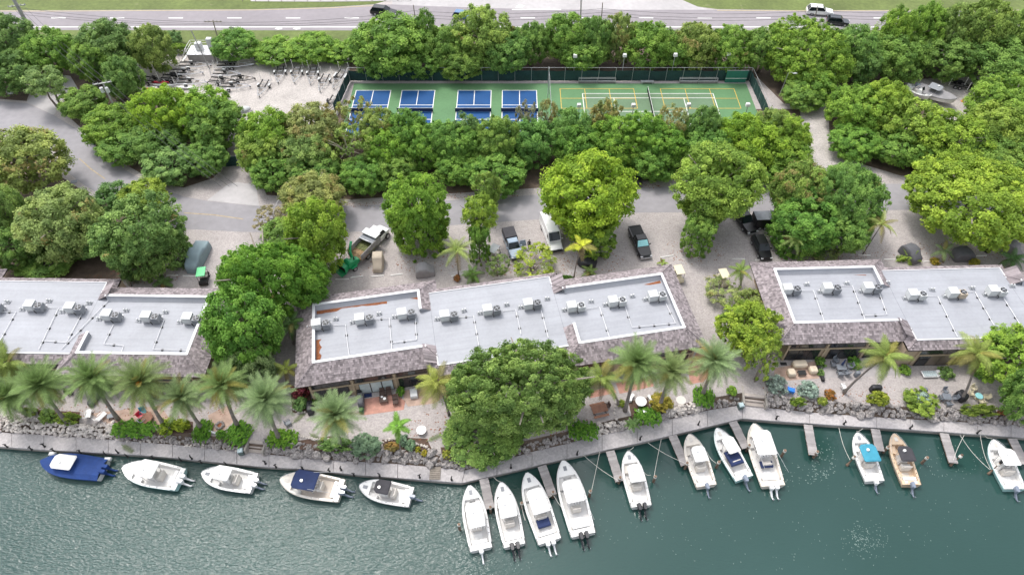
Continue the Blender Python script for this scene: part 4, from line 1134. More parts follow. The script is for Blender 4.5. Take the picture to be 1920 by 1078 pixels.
def palm(head, base, kind, label, L=None, n=None, col=(.085, .135, .045), r=.22, group=None, fruit=False, h=None, yellow=.12):
    """palm from the photo pixels of its crown centre and trunk foot"""
    b = at(*base, 0)
    if h is None:
        h = min((k * .05 for k in range(10, 220)), key=lambda z: (at(*head, z).xy - b.xy).length)
        h = max(1.0, h)
    tp = at(*head, h)
    rg = random.Random(int(head[0] * 7 + head[1]))
    root = thing('palm_tree', label, 'palm', b, 0, group)
    top = tp - b
    m = MB(); P = []; rs = []
    for i in range(8):
        t = i / 7
        P.append(Vector((top.x * t ** 1.5, top.y * t ** 1.5, -.1 + (h + .1) * t)))
        rs.append(r * (1.35 if i == 0 else 1.12 if i == 1 else 1.0 - .25 * t) * (1 + .04 * (i % 2)))
    m.tube(P, rs, 9); m.build('trunk', M['palmbark'], root, True)
    n = int((n or 44) * 1.6) if kind == 'date' else n or {'date': 44, 'coco': 20, 'small': 9, 'plume': 12}[kind]
    base_L = {'date': 3.1, 'coco': 3.3, 'small': 1.7, 'plume': 2.1}[kind]
    sc = (L or base_L) / base_L
    lo, hi = {'date': (-52, 84), 'coco': (-30, 70), 'small': (-5, 70), 'plume': (5, 75)}[kind]
    for k in range(n):
        t = (k + .5) / n
        el = R_(lo + (hi - lo) * t + rg.uniform(-6, 6))
        fm = FR[kind]
        f = link('frond', fm[min(len(fm) - 1, int((1 - t) * len(fm)))], root, (top.x, top.y, h))
        f.rotation_euler = (rg.uniform(-.25, .25), -el, k * 2.39996 + rg.uniform(-.15, .15))
        s = sc * rg.uniform(.88, 1.08) * (1 if t < .8 else .85)
        f.scale = (s, s, s)
        y = rg.random() < yellow * (1.6 if t < .35 else .6)
        v = rg.uniform(.85, 1.2)
        f.color = ((.08 * v, .06 * v, .028, 0) if k < 3 else (.11 * v, .10 * v, .03, 0)) if y or (k < 2 and kind in ('date', 'coco')) else (col[0] * v * .92, col[1] * v * .88, col[2] * v * .95, 0)
    if fruit:
        m = MB(); m.ball((top.x, top.y - .35, h + .2), .34, 8, 5); m.build('fruit_cluster', M['orange'], root)
    return root
GD = 'date palms along the terrace edge'
dc = (.098, .145, .045); gc = (.118, .165, .068)
palm((14, 742), (52, 778), 'date', 'date palm at left edge leaning over the small round plant ring', col=dc, group=GD)
palm((76, 722), (126, 792), 'date', 'date palm second from left edge rooted in the mixed plant bed', L=3.3, col=dc, group=GD, n=50)
palm((172, 708), (222, 786), 'date', 'date palm beside the two white lounge chairs', L=3.2, col=dc, group=GD)
palm((264, 716), (309, 798), 'date', 'date palm with an orange fruit cluster in its crown', L=3.3, col=(.10, .135, .045), group=GD, fruit=True, yellow=.28, n=52)
palm((340, 744), (378, 803), 'date', 'date palm with smaller crown left of the paved fire pit', L=2.8, col=(.11, .15, .06), group=GD)
palm((417, 722), (446, 799), 'date', 'date palm right of the paved fire pit with yellowing lower fronds', L=3.0, col=dc, group=GD, yellow=.3)
palm((498, 748), (524, 823), 'date', 'grey green date palm above the left dock steps', L=3.1, col=gc, group=GD, n=50, yellow=.06)
palm((629, 778), (640, 838), 'date', 'grey green date palm in front of the middle building, left corner', L=3.1, col=gc, group=GD, n=50, yellow=.06)
palm((1194, 680), (1172, 770), 'date', 'tall date palm left of the white round table and benches', L=3.2, col=dc, group=GD, n=48)
palm((1258, 696), (1236, 764), 'date', 'shorter date palm right of the white round table', L=2.9, col=(.12, .155, .055), group=GD, n=40)
palm((1340, 676), (1317, 740), 'date', 'date palm growing from the round clipped bed', L=3.1, col=gc, group=GD, n=46, yellow=.2)
GC = 'coconut palms on the terraces'
cc = (.115, .150, .035)
palm((12, 682), (2, 742), 'coco', 'coconut palm in front of the left building at the left edge', L=3.2, col=cc, group=GC, r=.16)
palm((820, 716), (842, 778), 'coco', 'yellow green coconut palm at the left side of the huge terrace tree', L=2.6, n=16, col=(.15, .17, .035), group=GC, r=.14, yellow=.35)
palm((1128, 708), (1160, 760), 'coco', 'coconut palm right of the huge terrace tree', L=2.6, n=17, col=cc, group=GC, r=.14, yellow=.3)
palm((1660, 668), (1582, 737), 'coco', 'coconut palm with long leaning trunk over the right terrace', L=2.6, n=20, col=cc, group=GC, r=.15, yellow=.3)
palm((1832, 662), (1800, 752), 'coco', 'coconut palm with curved trunk beside the covered black grill', L=2.6, n=20, col=(.125, .155, .035), group=GC, r=.15, yellow=.3)
palm((536, 692), (538, 725), 'coco', 'small yellow green palm at the left wall of the middle building', L=1.6, n=12, col=(.15, .18, .035), group=GC, r=.10, yellow=.2)
palm((546, 606), (550, 645), 'coco', 'dark green palm at the upper left wall of the middle building', L=2.0, n=14, col=(.06, .11, .03), group=GC, r=.12)
palm((745, 800), (753, 852), 'small', 'tiny stubby palm with a pale grey stem in the planting bed', L=1.5, n=9, col=(.09, .17, .025), r=.09, yellow=0)
palm((856, 470), (860, 518), 'plume', 'feathery pale palm behind the middle building', L=2.3, n=15, col=(.15, .19, .05), r=.10, yellow=.3)
palm((1089, 462), (1076, 521), 'small', 'yellow palm beside the heap under a black tarp', L=1.9, n=9, col=(.24, .26, .025), r=.09, yellow=.4)
palm((1491, 450), (1468, 482), 'plume', 'small feathery palm beside the black car near the clipped trees', L=1.8, n=14, col=(.13, .18, .05), r=.07, yellow=.2)
palm((1653, 422), (1617, 478), 'plume', 'feathery palm with thin leaning stem on the gravel by the road', L=2.1, n=13, col=(.16, .19, .05), r=.08, yellow=.4)
palm((1770, 470), (1768, 492), 'coco', 'low palm with grey green fronds behind the right building', L=1.6, n=12, col=(.09, .13, .05), r=.12, yellow=.1)
palm((1898, 486), (1900, 508), 'coco', 'dark palm clump at the back right corner of the right building', L=2.0, n=14, col=(.05, .10, .03), r=.14, yellow=.05)
palm((1388, 508), (1388, 540), 'coco', 'palm at the back left corner of the right building', L=1.7, n=13, col=(.11, .16, .03), r=.10, yellow=.1)
palm((1704, 482), (1704, 494), 'coco', 'low bright palm in front of the dark grey covered cart', L=1.6, n=9, col=(.14, .20, .03), r=.08, yellow=0, h=.7)
palm((886, 514), (886, 528), 'coco', 'low palm clump behind the middle building beside the feathery palm', L=1.6, n=16, col=(.08, .14, .03), r=.12, yellow=.05, h=.8)
palm((1106, 510), (1106, 520), 'small', 'small spiky palm behind the middle building, right part', L=1.2, n=12, col=(.10, .14, .04), r=.07, yellow=.1, h=.5)
palm((1241, 493), (1241, 503), 'small', 'tiny palm poking above the back edge of the middle building', L=.8, n=7, col=(.13, .18, .03), r=.05, yellow=.1, h=.6)
palm((240, 518), (246, 538), 'coco', 'pale fan palm clump behind the left building', L=1.5, n=14, col=(.11, .15, .08), r=.12, yellow=.05, h=1.0)
palm((306, 530), (306, 540), 'small', 'small dark spiky palm behind the right end of the left building', L=1.4, n=10, col=(.06, .10, .03), r=.07, yellow=.1, h=.6)
palm((1186, 795), (1186, 803), 'small', 'spiky grass like palm at the foot of the tall date palm', L=.9, n=12, col=(.08, .13, .04), r=.05, yellow=0, h=.3)

# ================================================================== shrubs, clipped beds
def shrub(x0, y0, x1, y1, col, label, kind='shrub', name='shrub', bloom=0.0, ry=.9, zb=-.15, group=None):
    return tree(x0, y0, x1, y1, col, label, kind, zb, None, bloom, ry, 'shrub', name, group)
GB = 'clipped green beds along the dock'
bc = (.050, .115, .016)
shrub(205, 785, 300, 822, bc, 'long clipped green bed at the foot of the date palm with orange fruit', 'bed', 'clipped_bed', ry=.42, zb=-.3, group=GB)
shrub(360, 785, 399, 832, bc, 'clipped green bed left of the paved fire pit', 'bed', 'clipped_bed', ry=1.0, zb=-.3, group=GB)
shrub(419, 788, 474, 838, bc, 'clipped green bed left of the left dock steps', 'bed', 'clipped_bed', ry=.9, zb=-.3, group=GB)
shrub(496, 803, 562, 842, (.060, .125, .016), 'leafy green bed right of the left dock steps', 'bed', 'clipped_bed', ry=.6, zb=-.3, group=GB)
shrub(1062, 787, 1126, 827, bc, 'clipped green bed right of the huge terrace tree', 'bed', 'clipped_bed', ry=.55, zb=-.3, group=GB)
shrub(1185, 762, 1243, 800, bc, 'clipped green bed below the white round table', 'bed', 'clipped_bed', ry=.55, zb=-.3, group=GB)
shrub(1297, 722, 1342, 765, bc, 'round clipped green bed around a date palm foot', 'bed', 'clipped_bed', ry=.95, zb=-.3, group=GB)
shrub(652, 815, 718, 853, (.085, .115, .070), 'large grey green clipped bush on the rock wall', 'drum', ry=.7)
shrub(741, 813, 768, 836, (.080, .110, .070), 'small grey green ball bush behind the thin palm stem')
shrub(758, 822, 781, 848, (.075, .105, .062), 'grey green ball bush right of the thin palm stem')
shrub(592, 818, 662, 848, (.080, .125, .035), 'yellow green foliage left of the large grey green bush')
shrub(718, 828, 752, 848, (.24, .16, .05), 'orange brown bromeliad patch on the mulch bed', bloom=.8)
shrub(778, 836, 789, 850, (.24, .22, .03), 'small yellow bromeliad, upper of two')
shrub(789, 842, 803, 857, (.25, .21, .03), 'small yellow bromeliad, lower of two')
shrub(828, 842, 845, 860, (.22, .22, .04), 'yellow bromeliad under the edge of the huge tree')
shrub(845, 840, 868, 860, (.12, .17, .05), 'mottled green bush under the edge of the huge tree')
shrub(296, 780, 328, 818, (.115, .150, .018), 'yellow green bush at the foot of the fruiting palm')
shrub(320, 784, 358, 812, (.160, .190, .022), 'bright yellow green bush left of the clipped bed')
shrub(42, 762, 70, 781, (.085, .105, .022), 'small round planting with stone ring around a palm foot')
shrub(72, 766, 108, 796, (.075, .110, .025), 'mixed planting left of the second palm foot')
shrub(100, 772, 150, 797, (.095, .125, .022), 'mixed planting right of the second palm foot')
shrub(404, 804, 424, 824, bc, 'small green bush between two clipped beds')
shrub(545, 716, 582, 748, (.13, .030, .030), 'dark red leaved shrub at the left end of the middle building')
shrub(548, 742, 578, 774, (.065, .105, .035), 'green planting below the dark red shrub')
shrub(583, 746, 596, 762, (.07, .13, .025), 'small round bush beside the covered grill')
shrub(742, 722, 760, 746, (.050, .110, .016), 'clipped oval bush at the corner of the brick patio')
shrub(672, 762, 683, 776, (.05, .10, .05), 'small potted green plant at the left corner of the brick patio')
shrub(1215, 734, 1264, 774, (.17, .14, .025), 'yellow and red croton bush at the shorter date palm foot', bloom=.5)
shrub(1158, 748, 1174, 764, (.14, .17, .03), 'small yellow green bush at the tall date palm foot')
shrub(1362, 722, 1383, 744, (.10, .16, .025), 'small bright bush on the rock wall left of the right steps')
shrub(1436, 700, 1476, 742, (.20, .22, .19), 'silver grey bush right of the right steps', bloom=0)
shrub(1495, 712, 1536, 750, (.24, .27, .23), 'silver grey bush right of the blue chair')
shrub(1480, 744, 1512, 762, (.11, .15, .025), 'low green bush on the rock wall below the blue chair')
shrub(1531, 742, 1552, 762, (.12, .14, .025), 'green bush with orange tips above the rocks', bloom=.3)
shrub(1546, 728, 1567, 751, (.19, .095, .025), 'small orange red bush above the rocks')
shrub(1625, 732, 1669, 764, (.135, .150, .022), 'round green bush with orange red edge on the right terrace', bloom=.25)
shrub(1690, 735, 1764, 772, (.105, .140, .025), 'wide bush of green and silver foliage on the right terrace', 'small')
shrub(1712, 736, 1750, 768, (.26, .29, .26), 'silver foliage in the middle of the wide terrace bush')
shrub(1798, 756, 1872, 782, (.12, .15, .03), 'low green planting below the cream garden chairs')
shrub(1870, 766, 1894, 780, (.20, .075, .03), 'orange red bromeliads at the right end of the rocks')
shrub(1528, 664, 1548, 692, (.055, .105, .022), 'oval clipped bush between the two right patios')
shrub(1532, 688, 1546, 710, (.075, .120, .035), 'small leafy plant in the black planter')
shrub(1590, 666, 1614, 694, (.05, .11, .02), 'dark bush behind the dining set')
shrub(1686, 682, 1708, 706, (.08, .13, .022), 'round bush behind the coconut palm fronds')
shrub(1760, 684, 1790, 712, (.06, .10, .03), 'dark round bush right of the pale blue lounger')
shrub(1822, 684, 1856, 714, (.05, .10, .022), 'dark bush right of the curved palm trunk')
shrub(1680, 478, 1698, 492, (.10, .13, .03), 'low weeds left of the bright low palm behind the right building')
shrub(1817, 484, 1838, 500, (.20, .18, .03), 'yellow spiky bush behind the right building')
shrub(1744, 482, 1762, 498, (.26, .20, .03), 'small orange yellow spiky shrub behind the right building')
shrub(850, 512, 864, 532, (.17, .085, .03), 'orange spiky shrub behind the middle building')
shrub(1046, 516, 1076, 526, (.045, .095, .02), 'low clipped hedge behind the middle building', 'bed', ry=.3)
h = tree(316, 84, 358, 108, (.075, .115, .018), 'clipped green hedge block on the verge beside the white railed platform', 'drum', -.1, 1.6, 0, .42, 'hedge', 'clipped_hedge')

# fallen fronds on the dock and terrace
for (x, y, rz, z, lab) in ((228, 834, -.5, Z_DOCK, 'fallen palm frond lying on the dock at left'), (580, 812, -.6, 0, 'fallen palm frond on the sand beside the grey green palm'),
                           (548, 795, .9, 0, 'fallen palm frond beside the dark folding chair'), (800, 828, .5, 0, 'fallen palm frond beside the round white table')):
    p = at(x, y, z); p.z = z + .12
    f = link('fallen_frond', FR['date'][0], None, p, rz); f.scale = (.75, .75, .3); f.color = (.09, .11, .05, 0)
    tag(f, lab, 'palm frond', 'fallen palm fronds')

# ================================================================== rocks
def stone_mesh(seed):
    g = random.Random(seed); m = MB(); m.ball((0, 0, 0), .5, 8, 5, sz=(1, .85, .8))
    m.v = [tuple(c * k for c in v) for v in m.v for k in (1 + g.uniform(-.34, .24),)]
    return m.mesh('stone', M['rock'])
STONES = [stone_mesh(i) for i in range(7)]
def rock_wall(x0, x1, label, size, rows, m=None):
    root = thing('rock_wall', label, 'rock wall', at((x0 + x1) / 2, lerp_poly(DOCK_UP, (x0 + x1) / 2), Z_DOCK), 0)
    g = random.Random(int(x0)); base = root.location
    for r in range(rows):
        x = x0
        while x < x1:
            s = size * g.choice((.55, .8, .95, 1.1, 1.5)) * g.uniform(.85, 1.15) * (1 - .12 * r)
            p = at(x, lerp_poly(DOCK_UP, x), Z_DOCK)
            o = link('stone', STONES[g.randrange(7)], root)
            o.location = (p.x - base.x, p.y - base.y + .30 + .40 * r + g.uniform(-.22, .22), .18 + .34 * r + g.uniform(-.1, .1))
            o.rotation_euler = (g.uniform(-3, 3), g.uniform(-.8, .8), g.uniform(0, 6.28))
            o.scale = (s * g.uniform(.9, 1.3), s, s * g.uniform(.75, 1.05))
            x += s * 13.0 * g.uniform(.7, 1.1)
rock_wall(215, 462, 'low wall of pale rocks along the dock left of the left steps', .62, 2)
rock_wall(500, 884, 'boulder wall along the dock between left steps and the dock corner', .95, 3)
rock_wall(905, 1388, 'coral rock wall along the dock from the corner to the right steps', .72, 2)
rock_wall(1438, 2000, 'boulder wall along the dock right of the right steps', .90, 3)
def rubble(name, zones, label):
    mb = MB(); g = random.Random(5)
    for poly, n, s0, s1 in zones:
        xs = [p[0] for p in poly]; ys = [p[1] for p in poly]
        k = 0
        while k < n:
            x, y = g.uniform(min(xs), max(xs)), g.uniform(min(ys), max(ys))
            ins = False
            for i in range(len(poly)):
                (ax, ay), (bx, by) = poly[i], poly[(i + 1) % len(poly)]
                if (ay > y) != (by > y) and x < (bx - ax) * (y - ay) / (by - ay) + ax: ins = not ins
            k += 1
            if not ins: continue
            u = lerp_poly(DOCK_UP, x)
            t = max(0, min(1, (u - y) / 16.0)); z = Z_DOCK + (-Z_DOCK) * t
            p = at(x, y, z); s = g.uniform(s0, s1)
            o = len(mb.v); mb.ball((p.x, p.y, z + s * .15), s * .5, 6, 3, sz=(1, .9, .7))
            mb.v[o:] = [tuple(c + g.uniform(-.13, .13) * s for c in v) for v in mb.v[o:]]
    o = mb.build(name, M['rockp'], kind='stuff')
    tag(o, label, 'rubble')
rubble('coral_rubble', [([(0, 780), (60, 775), (150, 795), (215, 790), (215, 824), (100, 816), (0, 809)], 900, .18, .55), ([(215, 822), (360, 830), (460, 838), (460, 848), (350, 837), (215, 826)], 300, .15, .4),
                        ([(1100, 795), (1150, 790), (1190, 795), (1190, 803), (1140, 812), (1100, 822)], 260, .2, .5), ([(1250, 765), (1310, 752), (1318, 772), (1250, 787)], 260, .2, .55)],
       'pale coral rubble scattered on the bank above the dock')
for i, (pts, lab) in enumerate((([(712, 832), (730, 824), (752, 822)], 'row of small white edging stones on the mulch bed'), ([(1154, 756), (1152, 775), (1158, 792)], 'white edging stones beside the tall date palm'),
                                ([(780, 832), (800, 838), (812, 852)], 'white edging stones around the bromeliads'), ([(560, 818), (590, 824), (622, 824)], 'white edging stones above the mulch strip'),
                                ([(546, 765), (560, 773), (578, 773)], 'edging stones round the planting by the covered grill'), ([(1222, 744), (1226, 768)], 'white edging stones beside the stone benches'))):
    root = thing('stone_edging', lab, 'edging', at(*pts[0], 0)); g = random.Random(i)
    for (xa, ya), (xb, yb) in zip(pts, pts[1:]):
        n = max(3, int(math.hypot(xb - xa, yb - ya) / 5))
        for k in range(n):
            p = at(xa + (xb - xa) * k / n, ya + (yb - ya) * k / n, 0) - root.location
            o = link('stone', STONES[k % 7], root, (p.x, p.y, .10)); s = g.uniform(.28, .45); o.scale = (s, s, s * .8); o.rotation_euler = (0, 0, g.uniform(0, 6))
            o.material_slots[0].link = 'OBJECT'; o.material_slots[0].material = M['rockp']
# ================================================================== boats
def engine(root, x, y, z, paint, s=1.0, tilt=True):
    m = MB()
    m.loft([[(x + a * s, y + b * wd * s, z + zz * s) for a, b in ((-.42, -1), (.20, -1), (.28, -.5), (.28, .5), (.20, 1), (-.42, 1), (-.52, .4), (-.52, -.4))]
            for wd, zz in ((.20, .0), (.25, .18), (.25, .48), (.17, .62))])
    c = m.build('outboard_cowling', M[paint], root)
    m = MB()
    m.loft([[(x - .25 * s, y - .10 * s, z + .05), (x + .15 * s, y - .10 * s, z + .05), (x + .15 * s, y + .10 * s, z + .05), (x - .25 * s, y + .10 * s, z + .05)],
            [(x - 1.05 * s, y - .07, z - .42 * s), (x - .78 * s, y - .07, z - .60 * s), (x - .78 * s, y + .07, z - .60 * s), (x - 1.05 * s, y + .07, z - .42 * s)]])
    m.tube([(x - .62 * s, y, z - .68 * s), (x - 1.35 * s, y, z - .38 * s)], [.07 * s, .09 * s], 8)
    l = m.build('outboard_leg', M['obgrey' if paint == 'obwhite' and s < 1 else paint], c)
    m = MB()
    for k in range(3):
        a = k * 2.094
        m.add([(x - 1.40 * s, y, z - .36 * s), (x - 1.36 * s, y + .20 * math.cos(a), z - .36 * s + .20 * math.sin(a)), (x - 1.44 * s, y + .20 * math.cos(a + .7), z - .36 * s + .20 * math.sin(a + .7))], [[0, 1, 2]])
    m.build('propeller', M['alu'], c)

def boat(bow, stern, label, beam=None, hull='gel', deck='deck', top=None, engines=(1, 'obblack'), lean=None, cover=None, con=True, bowseat=None, group='boats moored along the dock', rod=False, z=Z_WATER, extra=None):
    A, Bp = at(*bow, z + 1.15), at(*stern, z + .8)
    d = Vector((A.x - Bp.x, A.y - Bp.y, 0)); L = d.length
    B = (beam or 0) * 1.06 or max(2.3, min(3.0, .31 * L))
    root = thing('motor_boat', label, 'boat', (Bp.x, Bp.y, z), math.atan2(d.y, d.x), group)
    def hb(t):
        w = B / 2 * (.90 + .10 * min(1, t / .4))
        return w * (1 - max(0, (t - .40) / .60) ** 2.9) ** .80 if t < 1 else .02
    def zs(t): return .78 + .42 * t * t
    ts = [0, .08, .2, .32, .44, .54, .63, .71, .78, .84, .89, .93, .965, .99]
    X = lambda t: L * t
    m = MB()
    m.loft([[(X(t), hb(t), zs(t)), (X(t), hb(t) * 1.0 + .03, zs(t) - .10), (X(t) - .25 * t, hb(t) * .84, .06 + .25 * t ** 3), (X(t) - .5 * t, 0, -.30 + .3 * t ** 3), (X(t) - .25 * t, -hb(t) * .84, .06 + .25 * t ** 3),
             (X(t), -hb(t) - .03, zs(t) - .10), (X(t), -hb(t), zs(t))] for t in ts], closed=False, cap0=True, cap1=False)
    m.build('hull', M[hull], root, smooth=False)
    if cover:
        m = MB()
        m.loft([[(X(t), (hb(t) + .05) * f, zs(t) + dz * (1 - t * .6)) for f, dz in ((1, -.22), (1, .03), (.62, .30), (0, .42), (-.62, .30), (-1, .03), (-1, -.22))] for t in ts], closed=False, cap0=False, cap1=True)
        c = m.build('boat_cover', M[cover], root)
    else:
        gw = .24; tb = .80; zf = .26
        inn = [t for t in ts if .08 <= t <= tb - .015]
        m = MB()
        for s in (1, -1):
            rows = [[(X(t), s * hb(t), zs(t) + .002), (X(t), s * (hb(t) - gw), zs(t) + .012), (X(t), s * (hb(t) - gw - .03), zf)] for t in inn]
            m.loft(rows, closed=False, cap0=False, cap1=False)
        fd = [t for t in ts if t >= inn[-1]]
        for a, b in zip(fd, fd[1:]):
            m.add([(X(a), -hb(a), zs(a) + .004), (X(b), -hb(b), zs(b) + .004), (X(b), hb(b), zs(b) + .004), (X(a), hb(a), zs(a) + .004)], [[0, 1, 2, 3]])
        a = inn[-1]; m.add([(X(a), -hb(a) + gw, zs(a)), (X(a), hb(a) - gw, zs(a)), (X(a), hb(a) - gw, zf), (X(a), -hb(a) + gw, zf)], [[0, 1, 2, 3]])
        m.box((X(.04), 0, .70), (X(.08), 2 * hb(0) - .10, .16))
        m.build('gunwale', M[hull if hull != 'gelsea' else 'gel'], root)
        m = MB()
        for a, b in zip(inn, inn[1:]):
            m.add([(X(a), -hb(a) + gw, zf + .01), (X(b), -hb(b) + gw, zf + .01), (X(b), hb(b) - gw, zf + .01), (X(a), hb(a) - gw, zf + .01)], [[0, 1, 2, 3]])
        m.build('cockpit_floor', M[deck], root)
        # bow lounge, anchor locker, hatches, cleats
        bs = [t for t in (.62, .68, .74, .785)]
        for s in (1, -1):
            m = MB(); m.loft([[(X(t), s * (hb(t) - gw - .04), zf + .02), (X(t), s * (hb(t) - gw - .04), zf + .42), (X(t), s * max(.05, hb(t) - gw - .55), zf + .42), (X(t), s * max(.05, hb(t) - gw - .55), zf + .02)] for t in bs])
            m.build('bow_seat', M[bowseat or 'deck'], root)
        m = MB(); m.box((X(.88), 0, zs(.88) + .02), (.55, .38, .03)); m.build('anchor_hatch', M['acgrey' if hull == 'gel' else 'seat'], root)
        m = MB()
        for t in (.12, .5, .9):
            for s in (1, -1): m.box((X(t), s * (hb(t) - .10), zs(t) + .05), (.22, .05, .06))
        m.build('cleats', M['metal'], root, kind='stuff')
        m = MB(); m.box((X(.115), 0, zf + .32), (.42, B * .62, .55), ch=.05); m.build('bait_station', M['gel'], root)
        m = MB(); m.box((X(.045), -B * .22, .795), (.30, .35, .03)); m.box((X(.045), B * .22, .795), (.30, .35, .03)); m.build('transom_hatch', M['acwhite'], root)
        if con:
            m = MB(); m.box((X(.50), 0, zf + .55), (1.0, .95, 1.1), top=(.75, .85), ch=.06); c = m.build('console', M['gel'], root)
            m = MB(); m.add([(X(.50) + .42, -.42, zf + 1.05), (X(.50) + .42, .42, zf + 1.05), (X(.50) + .15, .38, zf + 1.6), (X(.50) + .15, -.38, zf + 1.6)], [[0, 1, 2, 3]]); m.build('windshield', M['cglass'], c)
            m = MB(); m.tube([(X(.50) - .42 + .0, .20 * math.cos(a), zf + 1.0 + .20 * math.sin(a)) for a in np.linspace(0, 6.28, 12)], .02, 5); m.build('steering_wheel', M['black'], c)
            m = MB(); m.box((X(.335), 0, zf + .45), (.55, 1.05, .85), ch=.06); s = m.build('leaning_seat', M[lean or 'seat'], root)
            m = MB(); m.box((X(.335) - .22, 0, zf + 1.02), (.12, 1.0, .34), ch=.03); m.build('backrest', M[lean or 'seat'], s)
    if top:
        mt, t0, t1, wf, zt = top
        m = MB(); w = B * wf
        xa, xb = X(t0), X(t1)
        out = [(xa, -w / 2 + .12), (xa + .12, -w / 2), (xb - .35, -w / 2), (xb, -w / 2 + .30), (xb + .05, 0), (xb, w / 2 - .30), (xb - .35, w / 2), (xa + .12, w / 2), (xa, w / 2 - .12)]
        m.loft([[(x, y, zt - .08) for x, y in out], [(x, y, zt) for x, y in out], [((x - (xa + xb) / 2) * .86 + (xa + xb) / 2, y * .84, zt + .07) for x, y in out]])
        h = m.build('hardtop' if mt in ('gel', 'gelcream', 'gelsea') else 'bimini', M[mt], root)
        m = MB()
        for x in (xa + .35, xb - .55):
            for s in (-1, 1): m.tube([(x + (.15 if x < (xa + xb) / 2 else -.15), s * w * .34, .3), (x, s * w * .42, zt - .05)], .035, 6)
        m.build('top_frame', M['alu'], h, kind='stuff')
        if rod:
            m = MB()
            for k in range(6): m.tube([(xa - .02, -w / 2 + .25 + k * (w - .5) / 5, zt - .05), (xa - .35, -w / 2 + .25 + k * (w - .5) / 5, zt + .25)], .03, 5)
            m.build('rod_holders', M['alu'], h, kind='stuff')
            m = MB()
            for s in (-1, 1): m.tube([(xa + .7, s * w * .45, zt + .05), (xa - 2.6, s * (w * .45 + .25), zt + .75)], [.03, .012], 5)
            m.build('outriggers', M['alu'], h, kind='stuff')
        m = MB(); m.cyl(((xa + xb) / 2 + .3, .2, zt + .16), .17, .20, 12); m.build('radar_dome', M['gel'], h)
    if not cover:
        m = MB()                                             # stainless bow rail on stanchions, rod holders along the gunwales
        for s in (-1, 1):
            pts = [(X(t), s * max(.03, hb(t) - .07), zs(t) + .22) for t in (.60, .70, .80, .88, .94, .985)]
            m.tube(pts, .018, 4)
            for q in pts[::2]: m.tube([q, (q[0], q[1], q[2] - .22)], .016, 4)
        m.build('bow_rail', M['alu'], root, kind='stuff')
        m = MB()
        for t in (.14, .22, .30, .42):
            for s in (-1, 1): m.cyl((X(t), s * (hb(t) - .12), zs(t) + .02), .05, .04, 6)
        m.build('rod_holders', M['black'], root, kind='stuff')
        m = MB(); m.box((X(.20), 0, .275), (.9, .8, .012)); m.build('floor_hatch', M['gel' if deck == 'deck' else 'deckc'], root)
        m = MB(); m.loft([[(X(t), s_ * (hb(t) + .036), zs(t) - .085) for s_ in (1,)] + [(X(t), (hb(t) + .036), zs(t) - .14)] for t in ts[:-1]], closed=False, cap0=False, cap1=False)
        m.loft([[(X(t), -(hb(t) + .036), zs(t) - .085), (X(t), -(hb(t) + .036), zs(t) - .14)] for t in ts[:-1]], closed=False, cap0=False, cap1=False)
        m.build('rub_rail', M['slate' if len(label) % 2 else 'alu'], root, kind='stuff')
    n, paint = engines
    sp = .62
    for k in range(n):
        engine(root, -.05, (k - (n - 1) / 2) * sp, .62, paint, 1.0 if L > 6.5 else .9)
    if extra: extra(root, X, hb, zs, B)
    return root

def lounge_pad(mt, t0, t1, wf, z0):
    def f(root, X, hb, zs, B):
        m = MB(); m.box((X((t0 + t1) / 2), 0, z0), (X(t1 - t0), B * wf, .35), ch=.10); m.build('cover_panel', M[mt], root)
    return f
def cream_pad(root, X, hb, zs, B):
    pass
HT = 2.25
boat((76, 864), (193, 880), 'boat under a royal blue cover with white hardtop, leftmost at the dock', 2.75, cover='royal', top=('gel', .42, .76, .62, 1.75), engines=(2, 'royal'))
boat((229, 876), (338, 898), 'white boat with square white hardtop beside the blue covered boat', 2.9, hull='gelsea', top=('gel', .34, .66, .68, HT), engines=(2, 'obwhite'), bowseat='gel')
boat((377, 886), (476, 905), 'white boat with white hardtop, third from the left along the dock', 2.6, top=('gel', .38, .70, .62, HT), engines=(2, 'obwhite'))
boat((524, 898), (640, 919), 'cream boat with navy canvas top and two grey engines', 2.9, hull='gelcream', deck='deckc', top=('navy', .36, .74, .74, HT - .1), engines=(2, 'obgrey'), rod=True)
boat((673, 910), (771, 931), 'white boat with small black bimini, fifth along the dock', 2.5, top=('charcoal', .38, .66, .62, HT - .1), engines=(1, 'obgrey'))
boat((880, 909), (902, 1029), 'white boat with a single white engine, leftmost of the stern out row', 2.55, top=('gel', .26, .64, .70, HT), engines=(1, 'obwhite'), rod=True)
boat((939, 903), (965, 1022), 'white boat with red seat detail and two black engines, second of the stern out row', 2.5, top=('gel', .36, .70, .70, HT), engines=(2, 'obblack'), extra=lounge_pad('red', .31, .34, .35, .9))
boat((987, 885), (1031, 1014), 'white boat with navy seat cover and two pale engines', 2.75, top=('gel', .33, .68, .66, HT), engines=(2, 'obwhite'), extra=lounge_pad('navy', .20, .32, .50, .8))
boat((1055, 862), (1094, 1002), 'largest white boat of the stern out row with two black engines', 2.9, top=('gel', .36, .66, .68, HT), engines=(2, 'obblack'), rod=True)
boat((1177, 845), (1203, 948), 'white boat with two black engines moored alone between two fingers', 2.45, top=('gel', .34, .66, .66, HT), engines=(2, 'obblack'), bowseat='seat')
boat((1292, 813), (1325, 910), 'cream white boat with one dark engine right of the lone boat', 2.55, hull='gelcream', top=('gel', .36, .66, .60, HT), engines=(1, 'obgrey'), bowseat='seat')
boat((1343, 802), (1396, 896), 'white boat with royal navy canvas flap beside its hardtop', 2.45, hull='gelsea', top=('gel', .40, .72, .58, HT), engines=(1, 'obgrey'), extra=lounge_pad('navy', .24, .52, .62, 1.2))
